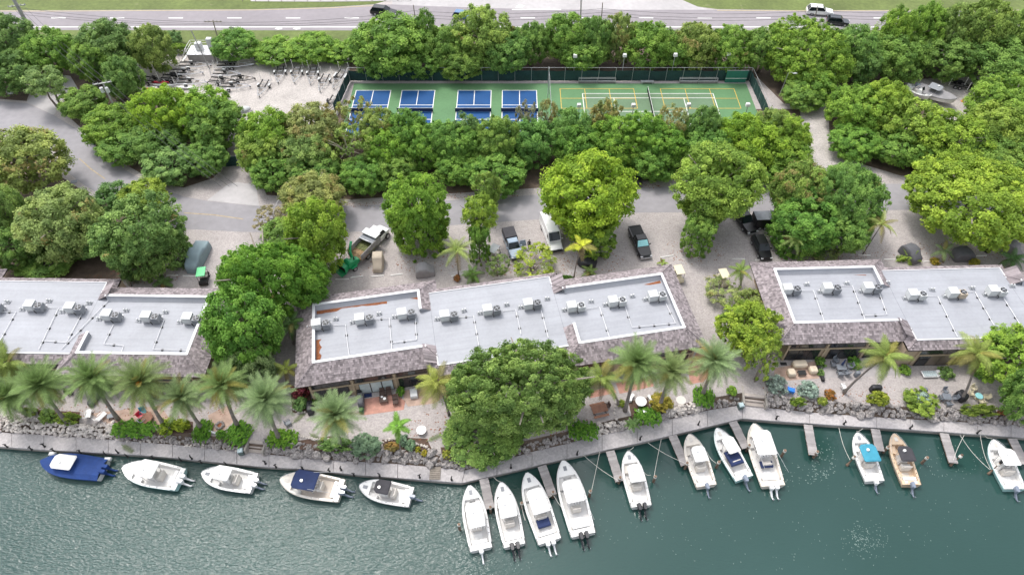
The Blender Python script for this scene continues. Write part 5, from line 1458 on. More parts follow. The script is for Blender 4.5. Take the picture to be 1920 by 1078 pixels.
boat((1413, 793), (1450, 910), 'wide white boat with navy helm seat and twin pale engines', 2.95, hull='gelcream', top=('gel', .40, .80, .72, HT), engines=(2, 'obwhite'), extra=lounge_pad('navy', .28, .38, .45, .9), rod=True)
boat((1607, 810), (1641, 901), 'white boat with turquoise bimini top', 2.35, top=('turq', .30, .66, .78, HT - .2), engines=(1, 'obwhite'))
boat((1676, 812), (1710, 908), 'tan boat with black bimini and open front deck', 2.3, hull='geltan', deck='geltan', top=('charcoal', .36, .66, .70, HT - .2), engines=(1, 'obgrey'), bowseat='geltan')
boat((1862, 823), (1904, 916), 'white boat with white hardtop at the right edge', 2.7, hull='gelsea', top=('gel', .36, .70, .68, HT), engines=(1, 'obgrey'))

# ================================================================== finger piers, pilings, bollards, lines
def pier(a, b, label, wd=1.05):
    A, B = at(*a, Z_DOCK), at(*b, Z_DOCK)
    d = B - A; L = d.length
    root = thing('finger_pier', label, 'pier', A, math.atan2(d.y, d.x), 'wooden finger piers')
    m = MB(); k = int(L / .155)
    for i in range(k): m.box((L * (i + .5) / k, rnd.uniform(-.02, .02), .0), (L / k - .018, wd, .05))
    m.build('planks', M['plank'], root, kind='stuff')
    for s in (-1, 1):
        m = MB(); m.box((L / 2, s * wd * .42, -.12), (L, .10, .16)); m.build('stringer', M['piling'], root)
    return root
FP = [((907, 897), (919, 953)), ((1016, 873), (1036, 928)), ((1144, 845), (1162, 902)), ((1261, 816), (1285, 872)), ((1374, 790), (1399, 840)), ((1515, 796), (1525, 853)), ((1641, 804), (1650, 845)), ((1770, 812), (1788, 868)), ((1898, 822), (1922, 870))]
PL = ['between the two leftmost stern out boats', 'left of the largest white boat', 'left of the boat moored alone', 'left of the cream boat with one dark engine', 'between the navy flap boat and the wide boat',
      'alone in open water right of the wide boat', 'between the turquoise and black bimini boats', 'right of the tan boat', 'at right edge beside the last boat']
for (a, b), l in zip(FP, PL): pier(a, b, 'grey plank finger pier ' + l)
def piling(px, py, label, h=1.5, r=.16, lean=(0, 0), cap=None):
    p = at(px, py, Z_WATER); b = Vector((p.x, p.y, Z_WATER))
    root = thing('piling', label, 'piling', b, 0, 'mooring pilings')
    m = MB(); m.tube([(0, 0, -2), (0, 0, .15), (lean[0], lean[1], h)], [r, r, r * .9], 9); m.build('post', M['piling'], root)
    m = MB(); m.tube([(lean[0] * .75, lean[1] * .75, h * .75), (lean[0] * .9, lean[1] * .9, h * .90)], r * 1.18, 9); m.build('rope_wrap', M['rope'], root)
    if cap:
        m = MB(); m.tube([(lean[0], lean[1], h), (lean[0] * 1.05, lean[1] * 1.05, h + .5)], r * 1.1, 9); m.build('cap', M[cap], root)
    return root
for i, (x, y, l) in enumerate(((862, 992, 'standing free left of the leftmost stern out boat'), (920, 960, 'at the end of the first finger pier'), (978, 952, 'between the red seat boat and the navy seat boat'),
                               (1036, 932, 'at the end of the second finger pier'), (1105, 930, 'right of the largest white boat'), (1160, 905, 'at the end of the third finger pier'), (1225, 903, 'right of the boat moored alone'),
                               (1284, 878, 'at the end of the fourth finger pier'), (1343, 876, 'between the cream boat and navy flap boat'), (1399, 845, 'at the end of the fifth finger pier'), (1465, 855, 'right of the wide boat'),
                               (1525, 857, 'at the end of the lone finger pier'), (1588, 872, 'left of the turquoise bimini boat'), (1656, 848, 'between turquoise and tan boats'), (1728, 868, 'right of the tan boat stern'))):
    piling(x, y, 'wooden piling ' + l, 1.6, lean=((.5, .4) if i == 12 else (0, 0)))
piling(1782, 872, 'leaning grey piling at the end of the pier right of the tan boat', 1.6, lean=(.9, .6))
piling(1853, 888, 'black capped leaning piling with blue band left of the last boat', 1.7, lean=(.8, .6), cap='black')
bol = thing('bollard', '', 'bollard')
m = MB(); m.cyl((0, 0, .03), .14, .06, 8); m.tube([(0, 0, 0), (0, 0, .75)], .08, 8); m.build('post', M['black'], bol)
m = MB(); m.tube([(-.2, 0, .70), (.2, 0, .70)], .06, 6); m.build('horn', M['black'], bol)
BO = [(14, 838, 'at the left edge'), (60, 843, 'left of the blue covered boat'), (84, 837, 'behind the bow of the blue covered boat'), (102, 846, 'at the bow of the blue covered boat'), (152, 849, 'beside the blue covered boat'),
      (199, 853, 'at the stern of the blue covered boat'), (222, 849, 'set back behind the stern of the blue covered boat'), (240, 857, 'between the first two boats'), (288, 860, 'beside the square hardtop boat'),
      (340, 864, 'at the stern of the square hardtop boat'), (360, 860, 'set back behind the square hardtop boat'), (378, 868, 'between second and third boats'), (425, 872, 'beside the third boat'),
      (498, 869, 'right of the left steps'), (518, 876, 'left of the navy topped boat'), (568, 880, 'at the bow of the navy topped boat'), (618, 884, 'beside the navy topped boat'), (640, 881, 'set back behind the navy topped boat'),
      (664, 892, 'between the navy and black topped boats'), (712, 893, 'beside the black topped boat'), (787, 895, 'right of the black topped boat'), (847, 900, 'at the dock corner'), (958, 877, 'left of the navy seat boat bow'),
      (1082, 852, 'right of the largest boat bow'), (1200, 824, 'right of the lone boat bow'), (1309, 796, 'near the cream boat bow'), (1385, 762, 'beside the bin at the right steps'), (1455, 785, 'right of the right steps'),
      (1582, 795, 'left of the turquoise bimini boat'), (1706, 803, 'right of the tan boat bow'), (1832, 812, 'left of the last boat')]
for i, (x, y, l) in enumerate(BO):
    p = at(x, y, Z_DOCK)
    o = bol if i == 0 else dup(bol, p, rnd.uniform(0, 3))
    o.location = p; o['label'] = 'small black mooring bollard ' + l; o['group'] = 'bollards on the dock'
for i, (a, za, b, zb_, l) in enumerate(((( 1093, 852), Z_DOCK, (1158, 900), -.4, 'from dock to the third pier piling'), ((1125, 845), Z_DOCK, (1108, 925), -.4, 'from dock to the piling right of the largest boat'),
                                        ((1215, 830), Z_DOCK, (1285, 868), -.4, 'from dock to the fourth pier piling'), ((1240, 822), Z_DOCK, (1226, 895), -.4, 'from dock to the piling right of the lone boat'),
                                        ((1325, 846), -.9, (1343, 868), -.4, 'from cream boat to its piling'), ((1366, 848), -.9, (1345, 868), -.4, 'from navy flap boat to a piling'),
                                        ((1573, 802), Z_DOCK, (1594, 862), -.4, 'from dock to the leaning piling by the turquoise bimini'), ((1800, 815), Z_DOCK, (1856, 880), -.4, 'long line from dock to black capped piling'),
                                        ((1838, 815), Z_DOCK, (1858, 880), -.4, 'short line from dock to black capped piling'), ((1808, 815), Z_DOCK, (1788, 862), -.4, 'from dock to the leaning grey piling'),
                                        ((1020, 935), -.6, (1037, 926), -.4, 'from navy seat boat to pier piling'), ((1062, 960), -.9, (1038, 928), -.4, 'from largest boat to pier piling'),
                                        ((985, 975), -.9, (978, 948), -.4, 'from navy seat boat to the piling on its left'), ((1220, 890), -.9, (1208, 885), -.7, 'from the lone boat to the piling on its right'),
                                        ((940, 903), -.5, (925, 893), Z_DOCK, 'from red seat boat bow to the dock'), ((1177, 843), -.5, (1188, 838), Z_DOCK, 'from lone boat bow to the dock'),
                                        ((1860, 822), -.5, (1845, 812), Z_DOCK, 'from last boat bow to the dock'), ((1606, 808), -.5, (1618, 803), Z_DOCK, 'from turquoise bimini boat bow to the dock'))):
    A, B = at(*a, za + .1), at(*b, zb_)
    m = MB(); m.tube([A.lerp(B, t) - Vector((0, 0, .35 * math.sin(math.pi * t))) for t in np.linspace(0, 1, 7)], .028, 4)
    tag(m.build('mooring_line', M['rope']), 'pale mooring line ' + l, 'rope', 'mooring lines')
for x, y, l in ((466, 848, 'left'), (1387, 763, 'right')):
    p = at(x - 12 if x < 900 else x, y + 2, Z_DOCK)
    t = thing('litter_bin', 'square grey green litter bin at the foot of the ' + l + ' dock steps', 'bin', p, .2, 'litter bins by the steps')
    m = MB(); m.box((0, 0, .42), (.55, .55, .84), top=(1.08, 1.08)); m.build('body', M['bin'], t)
    m = MB(); m.box((0, 0, .90), (.64, .64, .12), top=(.8, .8), ch=.02); m.build('lid', M['binlid'], t)
m = MB()
p = at(816, 886, Z_DOCK)
for k in range(6): m.box((p.x, p.y - .75 + k * .26, Z_DOCK + .09), (1.25, .22, .05))
m.box((p.x, p.y, Z_DOCK + .04), (1.2, 1.5, .06)); tag(m.build('boarding_mat', M['bark']), 'brown slatted boarding mat on the dock near the corner', 'mat')
for x, y, l in ((99, 848, 'at the bow of the blue covered boat'), (203, 858, 'at the stern of the blue covered boat')):
    p = at(x, y, -1.0); m = MB(); m.box((0, 0, .0), (.75, .42, .42), ch=.12)
    tag(m.build('fender', M['gel'], None, loc=(p.x, p.y - .15, -1.0)), 'white box fender hanging off the dock ' + l, 'fender')
# floating flecks and bubbles, piles of drifting leaves on the water
fm = MB(); g_ = random.Random(3)
def flecks(cx, cy, rx, ry_, n, s0, s1):
    for _ in range(n):
        r = math.sqrt(g_.random()); a = g_.random() * 6.28
        p = at(cx + rx * r * math.cos(a), cy + ry_ * r * math.sin(a), Z_WATER + .015); s = g_.uniform(s0, s1); q = g_.random() * 3
        fm.add([(p.x + s * math.cos(q + k * 1.57) * (1.4 if k % 2 else .8), p.y + s * math.sin(q + k * 1.57) * (1.4 if k % 2 else .8), p.z) for k in range(4)], [[0, 1, 2, 3]])
flecks(1622, 1012, 46, 40, 90, .02, .055); flecks(1612, 1000, 18, 16, 70, .02, .06); flecks(1628, 1018, 26, 12, 60, .02, .06)
flecks(1500, 890, 55, 20, 70, .03, .08); flecks(1545, 860, 25, 40, 70, .03, .08); flecks(1500, 960, 420, 110, 260, .02, .055); flecks(1790, 860, 60, 40, 60, .02, .06)
flecks(940, 1060, 80, 12, 50, .02, .06); flecks(1150, 930, 220, 90, 60, .02, .05)
o = fm.build('water_flecks', M['foam'], kind='stuff'); tag(o, 'pale flecks and bubbles floating on the canal water', 'floating debris')
# ================================================================== vehicles
def wheels(root, xs, w, r, wd=.24, both=True):
    for x in xs:
        for s in (-1, 1):
            m = MB(); m.cyl((x, s * (w / 2 - wd / 2), r), r, wd, 14, axis='y'); t = m.build('wheel', M['tyre'], root)
            m = MB(); m.cyl((x, s * (w / 2 + .005), r), r * .62, .03, 12, axis='y'); m.build('rim', M['rim'], t)
def hexring(x, w, z0, zb, zt, wt):
    """one body section: sill, belt and shoulder"""
    return [(x, -w * .94, z0), (x, -w, zb), (x, -wt, zt), (x, wt, zt), (x, w, zb), (x, w * .94, z0)]
def car(front, rear, kind, paint, label, dims=None, group=None, door_open=False, shade=False, z=0.0, glassmat='cglass'):
    A, B = at(*front, z + .6), at(*rear, z + .6)
    d = A - B; L = d.length
    root = thing({'suv': 'car', 'pickup': 'pickup_truck', 'van': 'delivery_van', 'camper': 'pickup_truck'}[kind], label, {'suv': 'car', 'pickup': 'pickup truck', 'van': 'van', 'camper': 'pickup truck'}[kind],
                 ((A.x + B.x) / 2, (A.y + B.y) / 2, z), math.atan2(d.y, d.x), group)
    dl, W, H = dims or {'suv': (4.9, 1.95, 1.75), 'pickup': (5.8, 2.0, 1.9), 'van': (6.0, 2.05, 2.6), 'camper': (5.4, 1.95, 1.8)}[kind]
    if abs(L - dl) > 1.2: L = dl
    h = L / 2; w = W / 2; belt = {'van': 1.30}.get(kind, H * .58); z0 = .30
    m = MB()
    fr = {'van': .80}.get(kind, belt * .88)
    m.loft([hexring(-h, w * .90, z0 + .12, belt * .6, belt * .86, w * .84), hexring(-h + .12, w * .97, z0, belt * .6, belt * .97, w * .90), hexring(-h * .4, w, z0, belt * .6, belt, w * .93),
            hexring(h * .36, w, z0, belt * .6, belt, w * .92), hexring(h * .72, w * .98, z0, belt * .55, fr * 1.02, w * .86), hexring(h - .16, w * .92, z0, belt * .5, fr * .94, w * .76), hexring(h, w * .78, z0 + .1, belt * .45, fr * .72, w * .62)])
    m.build('body', M[paint], root)
    wheels(root, (-h * .60, h * .60), W - .04, .36 if kind != 'suv' else .35)
    if kind == 'van': x0, x1, t0, t1, wt = -h + .04, h * .62, -h + .10, h * .36, .84
    elif kind in ('pickup', 'camper'): x0, x1, t0, t1, wt = -h * .22, h * .44, -h * .14, h * .20, .74
    else: x0, x1, t0, t1, wt = -h + .10, h * .42, -h * .78, h * .12, .74
    zr = H
    gm, rm = MB(), MB()
    def cab(xa, xb, ta, tb, wa, wb, za, zb_, mm):
        mm.loft([[(xa, -wa, za), (xb, -wa, za), (xb, wa, za), (xa, wa, za)], [(ta, -wb, zb_), (tb, -wb, zb_), (tb, wb, zb_), (ta, wb, zb_)]])
    cab(x0, x1, t0, t1, w * .90, w * wt, belt - .02, zr - .05, gm)
    c = gm.build('cabin', M[paint if kind == 'van' else glassmat], root)
    rm.loft([[(t0 - .04, -w * wt - .02, zr - .07), (t1 + .03, -w * wt - .02, zr - .07), (t1 + .03, w * wt + .02, zr - .07), (t0 - .04, w * wt + .02, zr - .07)],
             [(t0 + .06, -w * wt + .06, zr), (t1 - .06, -w * wt + .06, zr), (t1 - .06, w * wt - .06, zr), (t0 + .06, w * wt - .06, zr)]])
    rm.build('roof', M[paint], root)
    # pillars / windscreen
    m = MB()
    def onface(u, v, o):                                    # point on the windscreen plane
        x = x1 + (t1 - x1) * v + .015; y = (w * .90 + (w * wt - w * .90) * v) * u; zz = belt + (zr - .05 - belt) * v
        return (x + o * .6, y, zz + o)
    m.add([onface(-.92, .06, .012), onface(.92, .06, .012), onface(.92, .92, .012), onface(-.92, .92, .012)], [[0, 1, 2, 3]])
    m.build('windscreen', M['shade' if shade else 'cglass'], root)
    if kind != 'van':
        for s in (-1, 1):
            m = MB()
            for xa, ta in ((x0, t0), (x1, t1), ((x0 + x1) / 2, (t0 + t1) / 2)):
                m.tube([(xa, s * w * .905, belt), (ta, s * w * (wt + .005), zr - .06)], .035, 4)
            m.build('window_frame', M[paint], root, kind='stuff')
    else:
        for s in (-1, 1):
            m = MB(); m.add([(x1 - .35, s * w * .925, belt + .1), (x1 - 1.2, s * w * .925, belt + .1), (x1 - 1.2, s * w * .895, belt + .65), (x1 - .75, s * w * .895, belt + .65)], [[0, 1, 2, 3]]); m.build('side_window', M['cglass'], root)
        m = MB(); m.box((h - .12, 0, .55), (.30, W * .80, .30), ch=.05); m.build('grille', M['black'], root)
    if kind == 'pickup':
        m = MB(); m.box((-h * .60, 0, belt + .012), (h * .72, W * .76, .02)); m.build('bed_floor', M['black'], root)
        m = MB()
        for s in (-1, 1): m.box((-h * .60, s * w * .88, belt + .04), (h * .76, .12, .12))
        m.box((-h + .08, 0, belt + .04), (.10, W * .86, .12)); m.build('bed_rail', M[paint], root, kind='stuff')
    if kind == 'camper':
        m = MB(); m.box((-h * .60, 0, belt + .38), (h * .82, W * .97, .80), top=(.97, .95), ch=.04); m.build('canopy', M['charcoal'], root)
    for s in (-1, 1):
        m = MB(); m.box((h - .12, s * w * .68, fr * .78), (.20, .32, .14)); m.build('headlight', M['lamp'], root)
        m = MB(); m.box((-h + .04, s * w * .74, belt * .78), (.10, .22, .18)); m.build('tail_light', M['red'], root)
        m = MB(); m.box((x1 - .30, s * (w + .10), belt + .08), (.14, .22, .16)); m.build('side_mirror', M[paint], root)
    m = MB(); m.box((h - .02, 0, .48), (.14, W * .86, .20), ch=.04); m.build('bumper', M['metal' if kind == 'pickup' else 'black'], root)
    if door_open:
        m = MB(); m.box((h * .06 + .30, w + .48, .85), (.08, 1.0, .75)); m.box((h * .06 + .24, w + .45, 1.42), (.05, .85, .45)); m.build('open_door', M[paint], root)
    return root
car((744, 25), (696, 20), 'suv', 'carblack', 'black minivan like car driving on the highway', (5.1, 2.0, 1.75))
car((888, 32), (850, 27), 'suv', 'carblue', 'pale blue car half hidden behind the tree tops on the highway', (4.6, 1.85, 1.5))
car((1562, 24), (1512, 20), 'suv', 'carwhite', 'white suv driving on the highway at upper right', (5.2, 2.05, 1.85))
car((1593, 43), (1550, 38), 'suv', 'cargrey', 'dark grey suv just ahead of the white suv on the highway', (4.7, 1.95, 1.65))
car((970, 484), (952, 436), 'camper', 'carlight', 'blue grey pickup with black canopy and an open door', door_open=True)
car((1045, 470), (1022, 412), 'van', 'carwhite', 'white high roof van parked beside the large lime tree', (6.0, 2.05, 2.55))
car((1212, 483), (1188, 428), 'pickup', 'carblack', 'black pickup with teal sunshade behind its windscreen', (5.9, 2.05, 1.95), shade=True)
car((1412, 437), (1374, 384), 'pickup', 'carblack', 'black pickup parked under the domed olive tree', (5.6, 2.0, 1.85))
car((1438, 486), (1418, 444), 'suv', 'carblack', 'glossy black suv parked nearest the right building', (4.9, 1.95, 1.7))

# enclosed black trailer half under the clipped trees
p = at(1435, 412, 1.2)
t = thing('cargo_trailer', 'black enclosed trailer beside the clipped dark trees', 'trailer', (p.x, p.y, 0), R_(3))
m = MB(); m.box((0, 0, 1.25), (3.6, 2.0, 1.7), ch=.06); m.build('box', M['carblack'], t)
m = MB(); m.box((0, 0, 2.115), (3.5, 1.9, .02)); m.build('roof', M['slate'], t)
wheels(t, (-.9, -.1), 2.1, .34)
m = MB(); m.tube([(1.8, -.4, .5), (2.8, 0, .5), (1.8, .4, .5)], .05, 6); m.build('drawbar', M['black'], t)
# open black utility trailer on the far road edge
p = at(1188, 341, .5)
t = thing('utility_trailer', 'small open black trailer on the far edge of the service road', 'trailer', (p.x, p.y, 0), R_(0))
m = MB(); m.box((0, 0, .55), (2.4, 1.7, .10))
for s in (-1, 1): m.box((0, s * .85, .78), (2.4, .06, .42))
m.box((-1.2, 0, .78), (.06, 1.7, .42)); m.box((1.2, 0, .78), (.06, 1.7, .42)); m.build('bed', M['black'], t)
wheels(t, (0,), 1.95, .30)
m = MB(); m.tube([(-1.2, 0, .5), (-2.2, 0, .5)], .05, 6); m.build('drawbar', M['black'], t)

# dump truck with chip body
A, B = at(722, 428, .8), at(670, 482, .8); d = A - B
t = thing('dump_truck', 'tree service truck with open grey dump body full of clippings', 'truck', ((A.x + B.x) / 2, (A.y + B.y) / 2, 0), math.atan2(d.y, d.x))
W, LB = 2.4, 4.4
m = MB(); m.box((-1.6, 0, .95), (LB, W, .12))
m.build('bed_floor', M['truckgrey'], t)
for s in (-1, 1):
    m = MB(); m.box((-1.6, s * W / 2, 1.55), (LB, .07, 1.15))
    for k in range(3): m.box((-1.6, s * (W / 2 + .05), 1.25 + .32 * k), (LB, .06, .10))
    m.build('bed_side', M['truckgrey'], t)
m = MB(); m.box((.62, 0, 1.75), (.08, W, 1.55)); m.build('headboard', M['truckgrey'], t)
m = MB(); m.box((.30, 0, 2.50), (1.15, W + .2, .12), ch=.03); m.build('cab_guard', M['acwhite'], t)
m = MB(); m.box((-.62, 0, 2.13), (1.0, W - .1, .03)); m.build('mesh_cover', M['slate'], t)
m = MB(); m.tube([(-.9, -W / 2, 2.1), (-1.1, -W / 4, 2.28), (-1.1, W / 4, 2.28), (-.9, W / 2, 2.1)], .05, 6); m.build('cover_bow', M['alu'], t)
m = MB(); g = random.Random(4)
for i in range(7):
    for j in range(5): m.ball((-3.5 + .5 * i, -.95 + .47 * j, 1.08 + g.uniform(0, .16)), .42, 6, 3, m=0 if i > 2 else 1, sz=(1, 1, .55))
m.build('load', [M['clip'], M['chips']], t, kind='stuff')
m = MB(); m.box((-.2, 0, .62), (6.8, .9, .28)); m.build('chassis', M['black'], t)
m = MB(); m.loft([hexring(1.05, 1.02, .5, 1.2, 1.45, .98), hexring(2.3, 1.02, .5, 1.2, 1.42, .96), hexring(3.1, .95, .5, 1.0, 1.22, .86), hexring(3.35, .86, .6, .95, 1.1, .8)]); m.build('cab_body', M['carwhite'], t)
m = MB(); m.loft([[(1.05, -.96, 1.4), (2.4, -.96, 1.4), (2.4, .96, 1.4), (1.05, .96, 1.4)], [(1.1, -.84, 2.15), (2.0, -.84, 2.15), (2.0, .84, 2.15), (1.1, .84, 2.15)]]); m.build('cab_windows', M['cglass'], t)
m = MB(); m.box((1.55, 0, 2.18), (1.0, 1.74, .08), ch=.03); m.build('cab_roof', M['carwhite'], t)
wheels(t, (-2.3, 2.45), 2.36, .48, .34)

# green wood chipper
A, B = at(640, 505, .9), at(672, 482, .9); d = B - A
t = thing('wood_chipper', 'bright green towed wood chipper with open black feed hopper', 'wood chipper', ((A.x + B.x) / 2 + .3, (A.y + B.y) / 2, 0), math.atan2(d.y, d.x))
m = MB(); m.loft([[(-1.9, -.95, .75), (-1.9, .95, .75), (-1.9, .95, 1.95), (-1.9, -.95, 1.95)], [(-.9, -.45, .85), (-.9, .45, .85), (-.9, .45, 1.55), (-.9, -.45, 1.55)]], cap0=False, cap1=False); m.build('feed_hopper', M['green'], t)
m = MB(); m.add([(-1.75, -.85, .80), (-1.75, .85, .80), (-1.75, .85, 1.85), (-1.75, -.85, 1.85)], [[0, 1, 2, 3]]); m.build('hopper_curtain', M['black'], t)
m = MB(); m.box((-2.2, 0, .72), (.8, 1.7, .06)); m.build('feed_table', M['green'], t)
m = MB(); m.box((-.1, 0, 1.15), (1.7, 1.15, .85), top=(.9, .85), ch=.10); m.build('engine_housing', M['green'], t)
m = MB(); m.cyl((-.55, 0, 1.45), .45, 1.2, 12, axis='y'); m.build('feed_drum', M['green'], t)
m = MB(); m.box((.85, 0, 1.0), (.5, .9, .6), ch=.05); m.build('fuel_tank', M['green'], t)
m = MB(); m.tube([(.45, .45, 1.5), (.6, .75, 2.2), (1.0, 1.15, 2.65), (1.7, 1.75, 2.75)], [.24, .20, .18, .20], 8); m.build('discharge_chute', M['green'], t)
m = MB(); m.cyl((.35, -.2, 1.75), .10, .5, 8); m.build('exhaust', M['black'], t)
wheels(t, (-.2,), 1.75, .38)
for s in (-1, 1):
    m = MB(); m.box((-.2, s * .78, .82), (1.0, .30, .06), ch=.02); m.build('mudguard', M['green'], t)
m = MB(); m.box((1.7, 0, .55), (1.8, .12, .12)); m.build('drawbar', M['black'], t)

# covered carts, boat and cars under covers
def covered(px, py, rz, mt, label, prof, W, name='covered_cart', cat='covered cart', z=0):
    """prof: list of (x, half width, top z) along the length; a cloth cover hanging to the ground with gathered folds"""
    p = at(px, py, .6)
    root = thing(name, label, cat, (p.x, p.y, z), rz)
    m = MB(); g = random.Random(int(px)); rings = []
    for x, hw, zt in prof:
        r = []
        for k in range(15):
            t = k / 14; a = (t - .5) * 2
            y = hw * max(-1, min(1, a * 1.75))
            zz = zt * (1 - max(0, abs(a) - .60) / .40) if abs(a) > .60 else zt * (1 - .05 * abs(a))
            fold = .035 * math.sin(k * 3.1 + x * 5) * (1 if abs(a) > .6 else .2)
            r.append((x + fold * .5, y + (fold + .07 * (1 - zz / max(.1, zt))) * (1 if a > 0 else -1), max(.06, zz)))
        rings.append(r)
    m.loft(rings, closed=False, cap0=True, cap1=True); m.build('cover', M[mt], root, True)
    m = MB(); m.box(((prof[0][0] + prof[-1][0]) / 2, 0, .08), (abs(prof[-1][0] - prof[0][0]) * .92, W * .9, .14)); m.build('skirt', M['black'], root)
    return root
A, B = at(383, 456, .9), at(358, 508, .9)
d = B - A; L = d.length
covered((383 + 358) / 2, 482, math.atan2(d.y, d.x), 'bluec', 'boat on a trailer under a blue grey cover beside the left parking island',
        [(-L / 2, .75, .9), (-L / 2 + .15, .98, 1.35), (-L * .22, 1.05, 1.45), (-L * .12, 1.02, 1.95), (L * .16, 1.0, 2.0), (L * .24, .98, 1.5), (L * .40, .9, 1.35), (L / 2 - .1, .72, 1.1), (L / 2, .6, .8)], 1.9, 'covered_boat', 'covered boat')
covered(709, 494, R_(-87), 'tanc', 'golf cart under a tan cover on the parking gravel', [(-1.35, .62, 1.3), (-1.25, .70, 1.85), (-.05, .70, 1.9), (.15, .70, 1.75), (.5, .66, 1.0), (1.25, .62, .95), (1.35, .58, .5)], 1.3)
covered(796, 508, R_(8), 'greyc', 'golf cart under a grey cover behind the middle building', [(-1.3, .70, .9), (-1.15, .78, 1.3), (-.6, .78, 1.75), (.35, .78, 1.75), (.75, .75, 1.1), (1.3, .68, .95), (1.4, .62, .4)], 1.4)
covered(1707, 476, R_(-70), 'darkc', 'golf cart under a dark grey cover behind the right building', [(-1.5, .70, .9), (-1.3, .82, 1.4), (-.6, .85, 1.8), (.4, .85, 1.8), (.9, .8, 1.2), (1.5, .72, 1.0), (1.6, .65, .4)], 1.5)
covered(1806, 478, R_(5), 'darkc', 'dark covered cart under the very wide lime tree', [(-1.5, .70, .9), (-1.3, .82, 1.3), (-.5, .85, 1.7), (.5, .85, 1.6), (1.4, .72, 1.0), (1.6, .65, .4)], 1.5)
covered(1896, 470, R_(-62), 'greyc', 'boxy cart under a pale grey cover at the right edge', [(-1.4, .68, 1.0), (-1.3, .78, 1.9), (.3, .78, 1.95), (.6, .74, 1.3), (1.3, .66, 1.0), (1.4, .6, .5)], 1.4)
covered(1101, 488, R_(-20), 'tarp', 'heap under a black tarp beside the yellow palm', [(-1.3, .5, .35), (-.9, 1.0, .9), (-.2, 1.25, 1.35), (.5, 1.2, 1.3), (1.1, .9, .8), (1.4, .5, .3)], 1.8, 'covered_heap', 'tarp')
p = at(926, 474, .8); t = thing('golf_cart', 'pale golf cart half hidden beside the slim hedge column', 'golf cart', (p.x, p.y, 0), R_(60))
def cart_parts(t, paint, roofm, seatm):
    m = MB(); m.box((0, 0, .45), (2.3, 1.15, .38), top=(.95, .9), ch=.06); m.box((.95, 0, .72), (.45, 1.1, .35), top=(.6, .9), ch=.05); m.build('body', M[paint], t)
    m = MB(); m.box((-.15, 0, .78), (.5, 1.05, .16), ch=.04); m.box((-.42, 0, 1.02), (.12, 1.05, .45), ch=.03); m.build('seat', M[seatm], t)
    m = MB(); m.box((-.05, 0, 1.82), (1.75, 1.2, .07), ch=.03); r = m.build('roof', M[roofm], t)
    m = MB()
    for x in (-.8, .75):
        for s in (-1, 1): m.tube([(x * 1.1, s * .5, .6), (x, s * .54, 1.8)], .025, 5)
    m.build('roof_posts', M['black'], r, kind='stuff')
    wheels(t, (-.75, .8), 1.2, .23, .2)
cart_parts(t, 'gelcream', 'acwhite', 'seat')
for px, py, lab, bd, rf in ((1272, 517, 'cream golf cart parked at the back right corner of the middle building', 'cream', 'cream'), (380, 521, 'golf cart with green roof half hidden under the deep green tree', 'black', 'lime'),
                            (1356, 524, 'cream golf cart hidden under the olive brown small tree', 'cream', 'cream')):
    p = at(px, py - 4, 1.0); t = thing('golf_cart', lab, 'golf cart', (p.x, p.y, 0), R_(-80)); cart_parts(t, bd, rf, 'seat')

# person standing by the open door
p = at(992, 466, 0)
t = thing('person', 'person in black top and dark trousers standing beside the open car door', 'person', p, R_(-100))
def skin_mesh(verts, edges, radii, name, m, parent):
    me = bpy.data.meshes.new(name); me.from_pydata(verts, edges, []); o = link(name, me, parent)
    o.modifiers.new('skin', 'SKIN'); ss = o.modifiers.new('sub', 'SUBSURF'); ss.levels = ss.render_levels = 1
    for i, r in enumerate(radii): me.skin_vertices[0].data[i].radius = (r, r) if not isinstance(r, tuple) else r
    me.skin_vertices[0].data[0].use_root = True
    me.materials.append(m)
    return o
V = [(0, 0, .95), (0, 0, 1.2), (0, 0, 1.42), (0, 0, 1.52), (.02, 0, 1.62), (0, .10, .90), (.03, .12, .50), (0, .12, .08), (.14, .13, .04), (0, -.10, .90), (.02, -.12, .50), (-.03, -.12, .08), (.11, -.13, .04),
     (0, .20, 1.40), (.02, .27, 1.12), (.16, .22, .95), (.24, .18, .96), (0, -.20, 1.40), (.0, -.26, 1.12), (.10, -.26, .88), (.13, -.26, .80)]
E_ = [(0, 1), (1, 2), (2, 3), (3, 4), (0, 5), (5, 6), (6, 7), (7, 8), (0, 9), (9, 10), (10, 11), (11, 12), (2, 13), (13, 14), (14, 15), (15, 16), (2, 17), (17, 18), (18, 19), (19, 20)]
rad = [(.15, .12), (.16, .12), (.15, .10), .06, .06, .10, .07, .05, .05, .10, .07, .05, .05, .07, .05, .04, .04, .07, .05, .04, .04]
try:
    me = bpy.data.meshes.new('body'); me.from_pydata(V, E_, [])
    ob = link('body', me, t); md = ob.modifiers.new('skin', 'SKIN'); sb = ob.modifiers.new('sub', 'SUBSURF'); sb.levels = sb.render_levels = 1
    lay = me.skin_vertices[0] if len(me.skin_vertices) else None
    if lay:
        for i, r in enumerate(rad): lay.data[i].radius = r if isinstance(r, tuple) else (r, r)
        lay.data[0].use_root = True
    me.materials.append(M['cloth'])
except Exception as e:
    print('person', e)
m = MB(); m.ball((.03, 0, 1.70), .115, 10, 7, sz=(1.05, .85, 1.15)); m.tube([(.14, 0, 1.68), (.165, 0, 1.67)], [.02, .012], 5); m.build('head', M['skin'], t, True)
m = MB(); m.ball((.0, 0, 1.735), .125, 10, 6, sz=(1.0, .92, .95)); m.build('hair', M['black'], t, True)
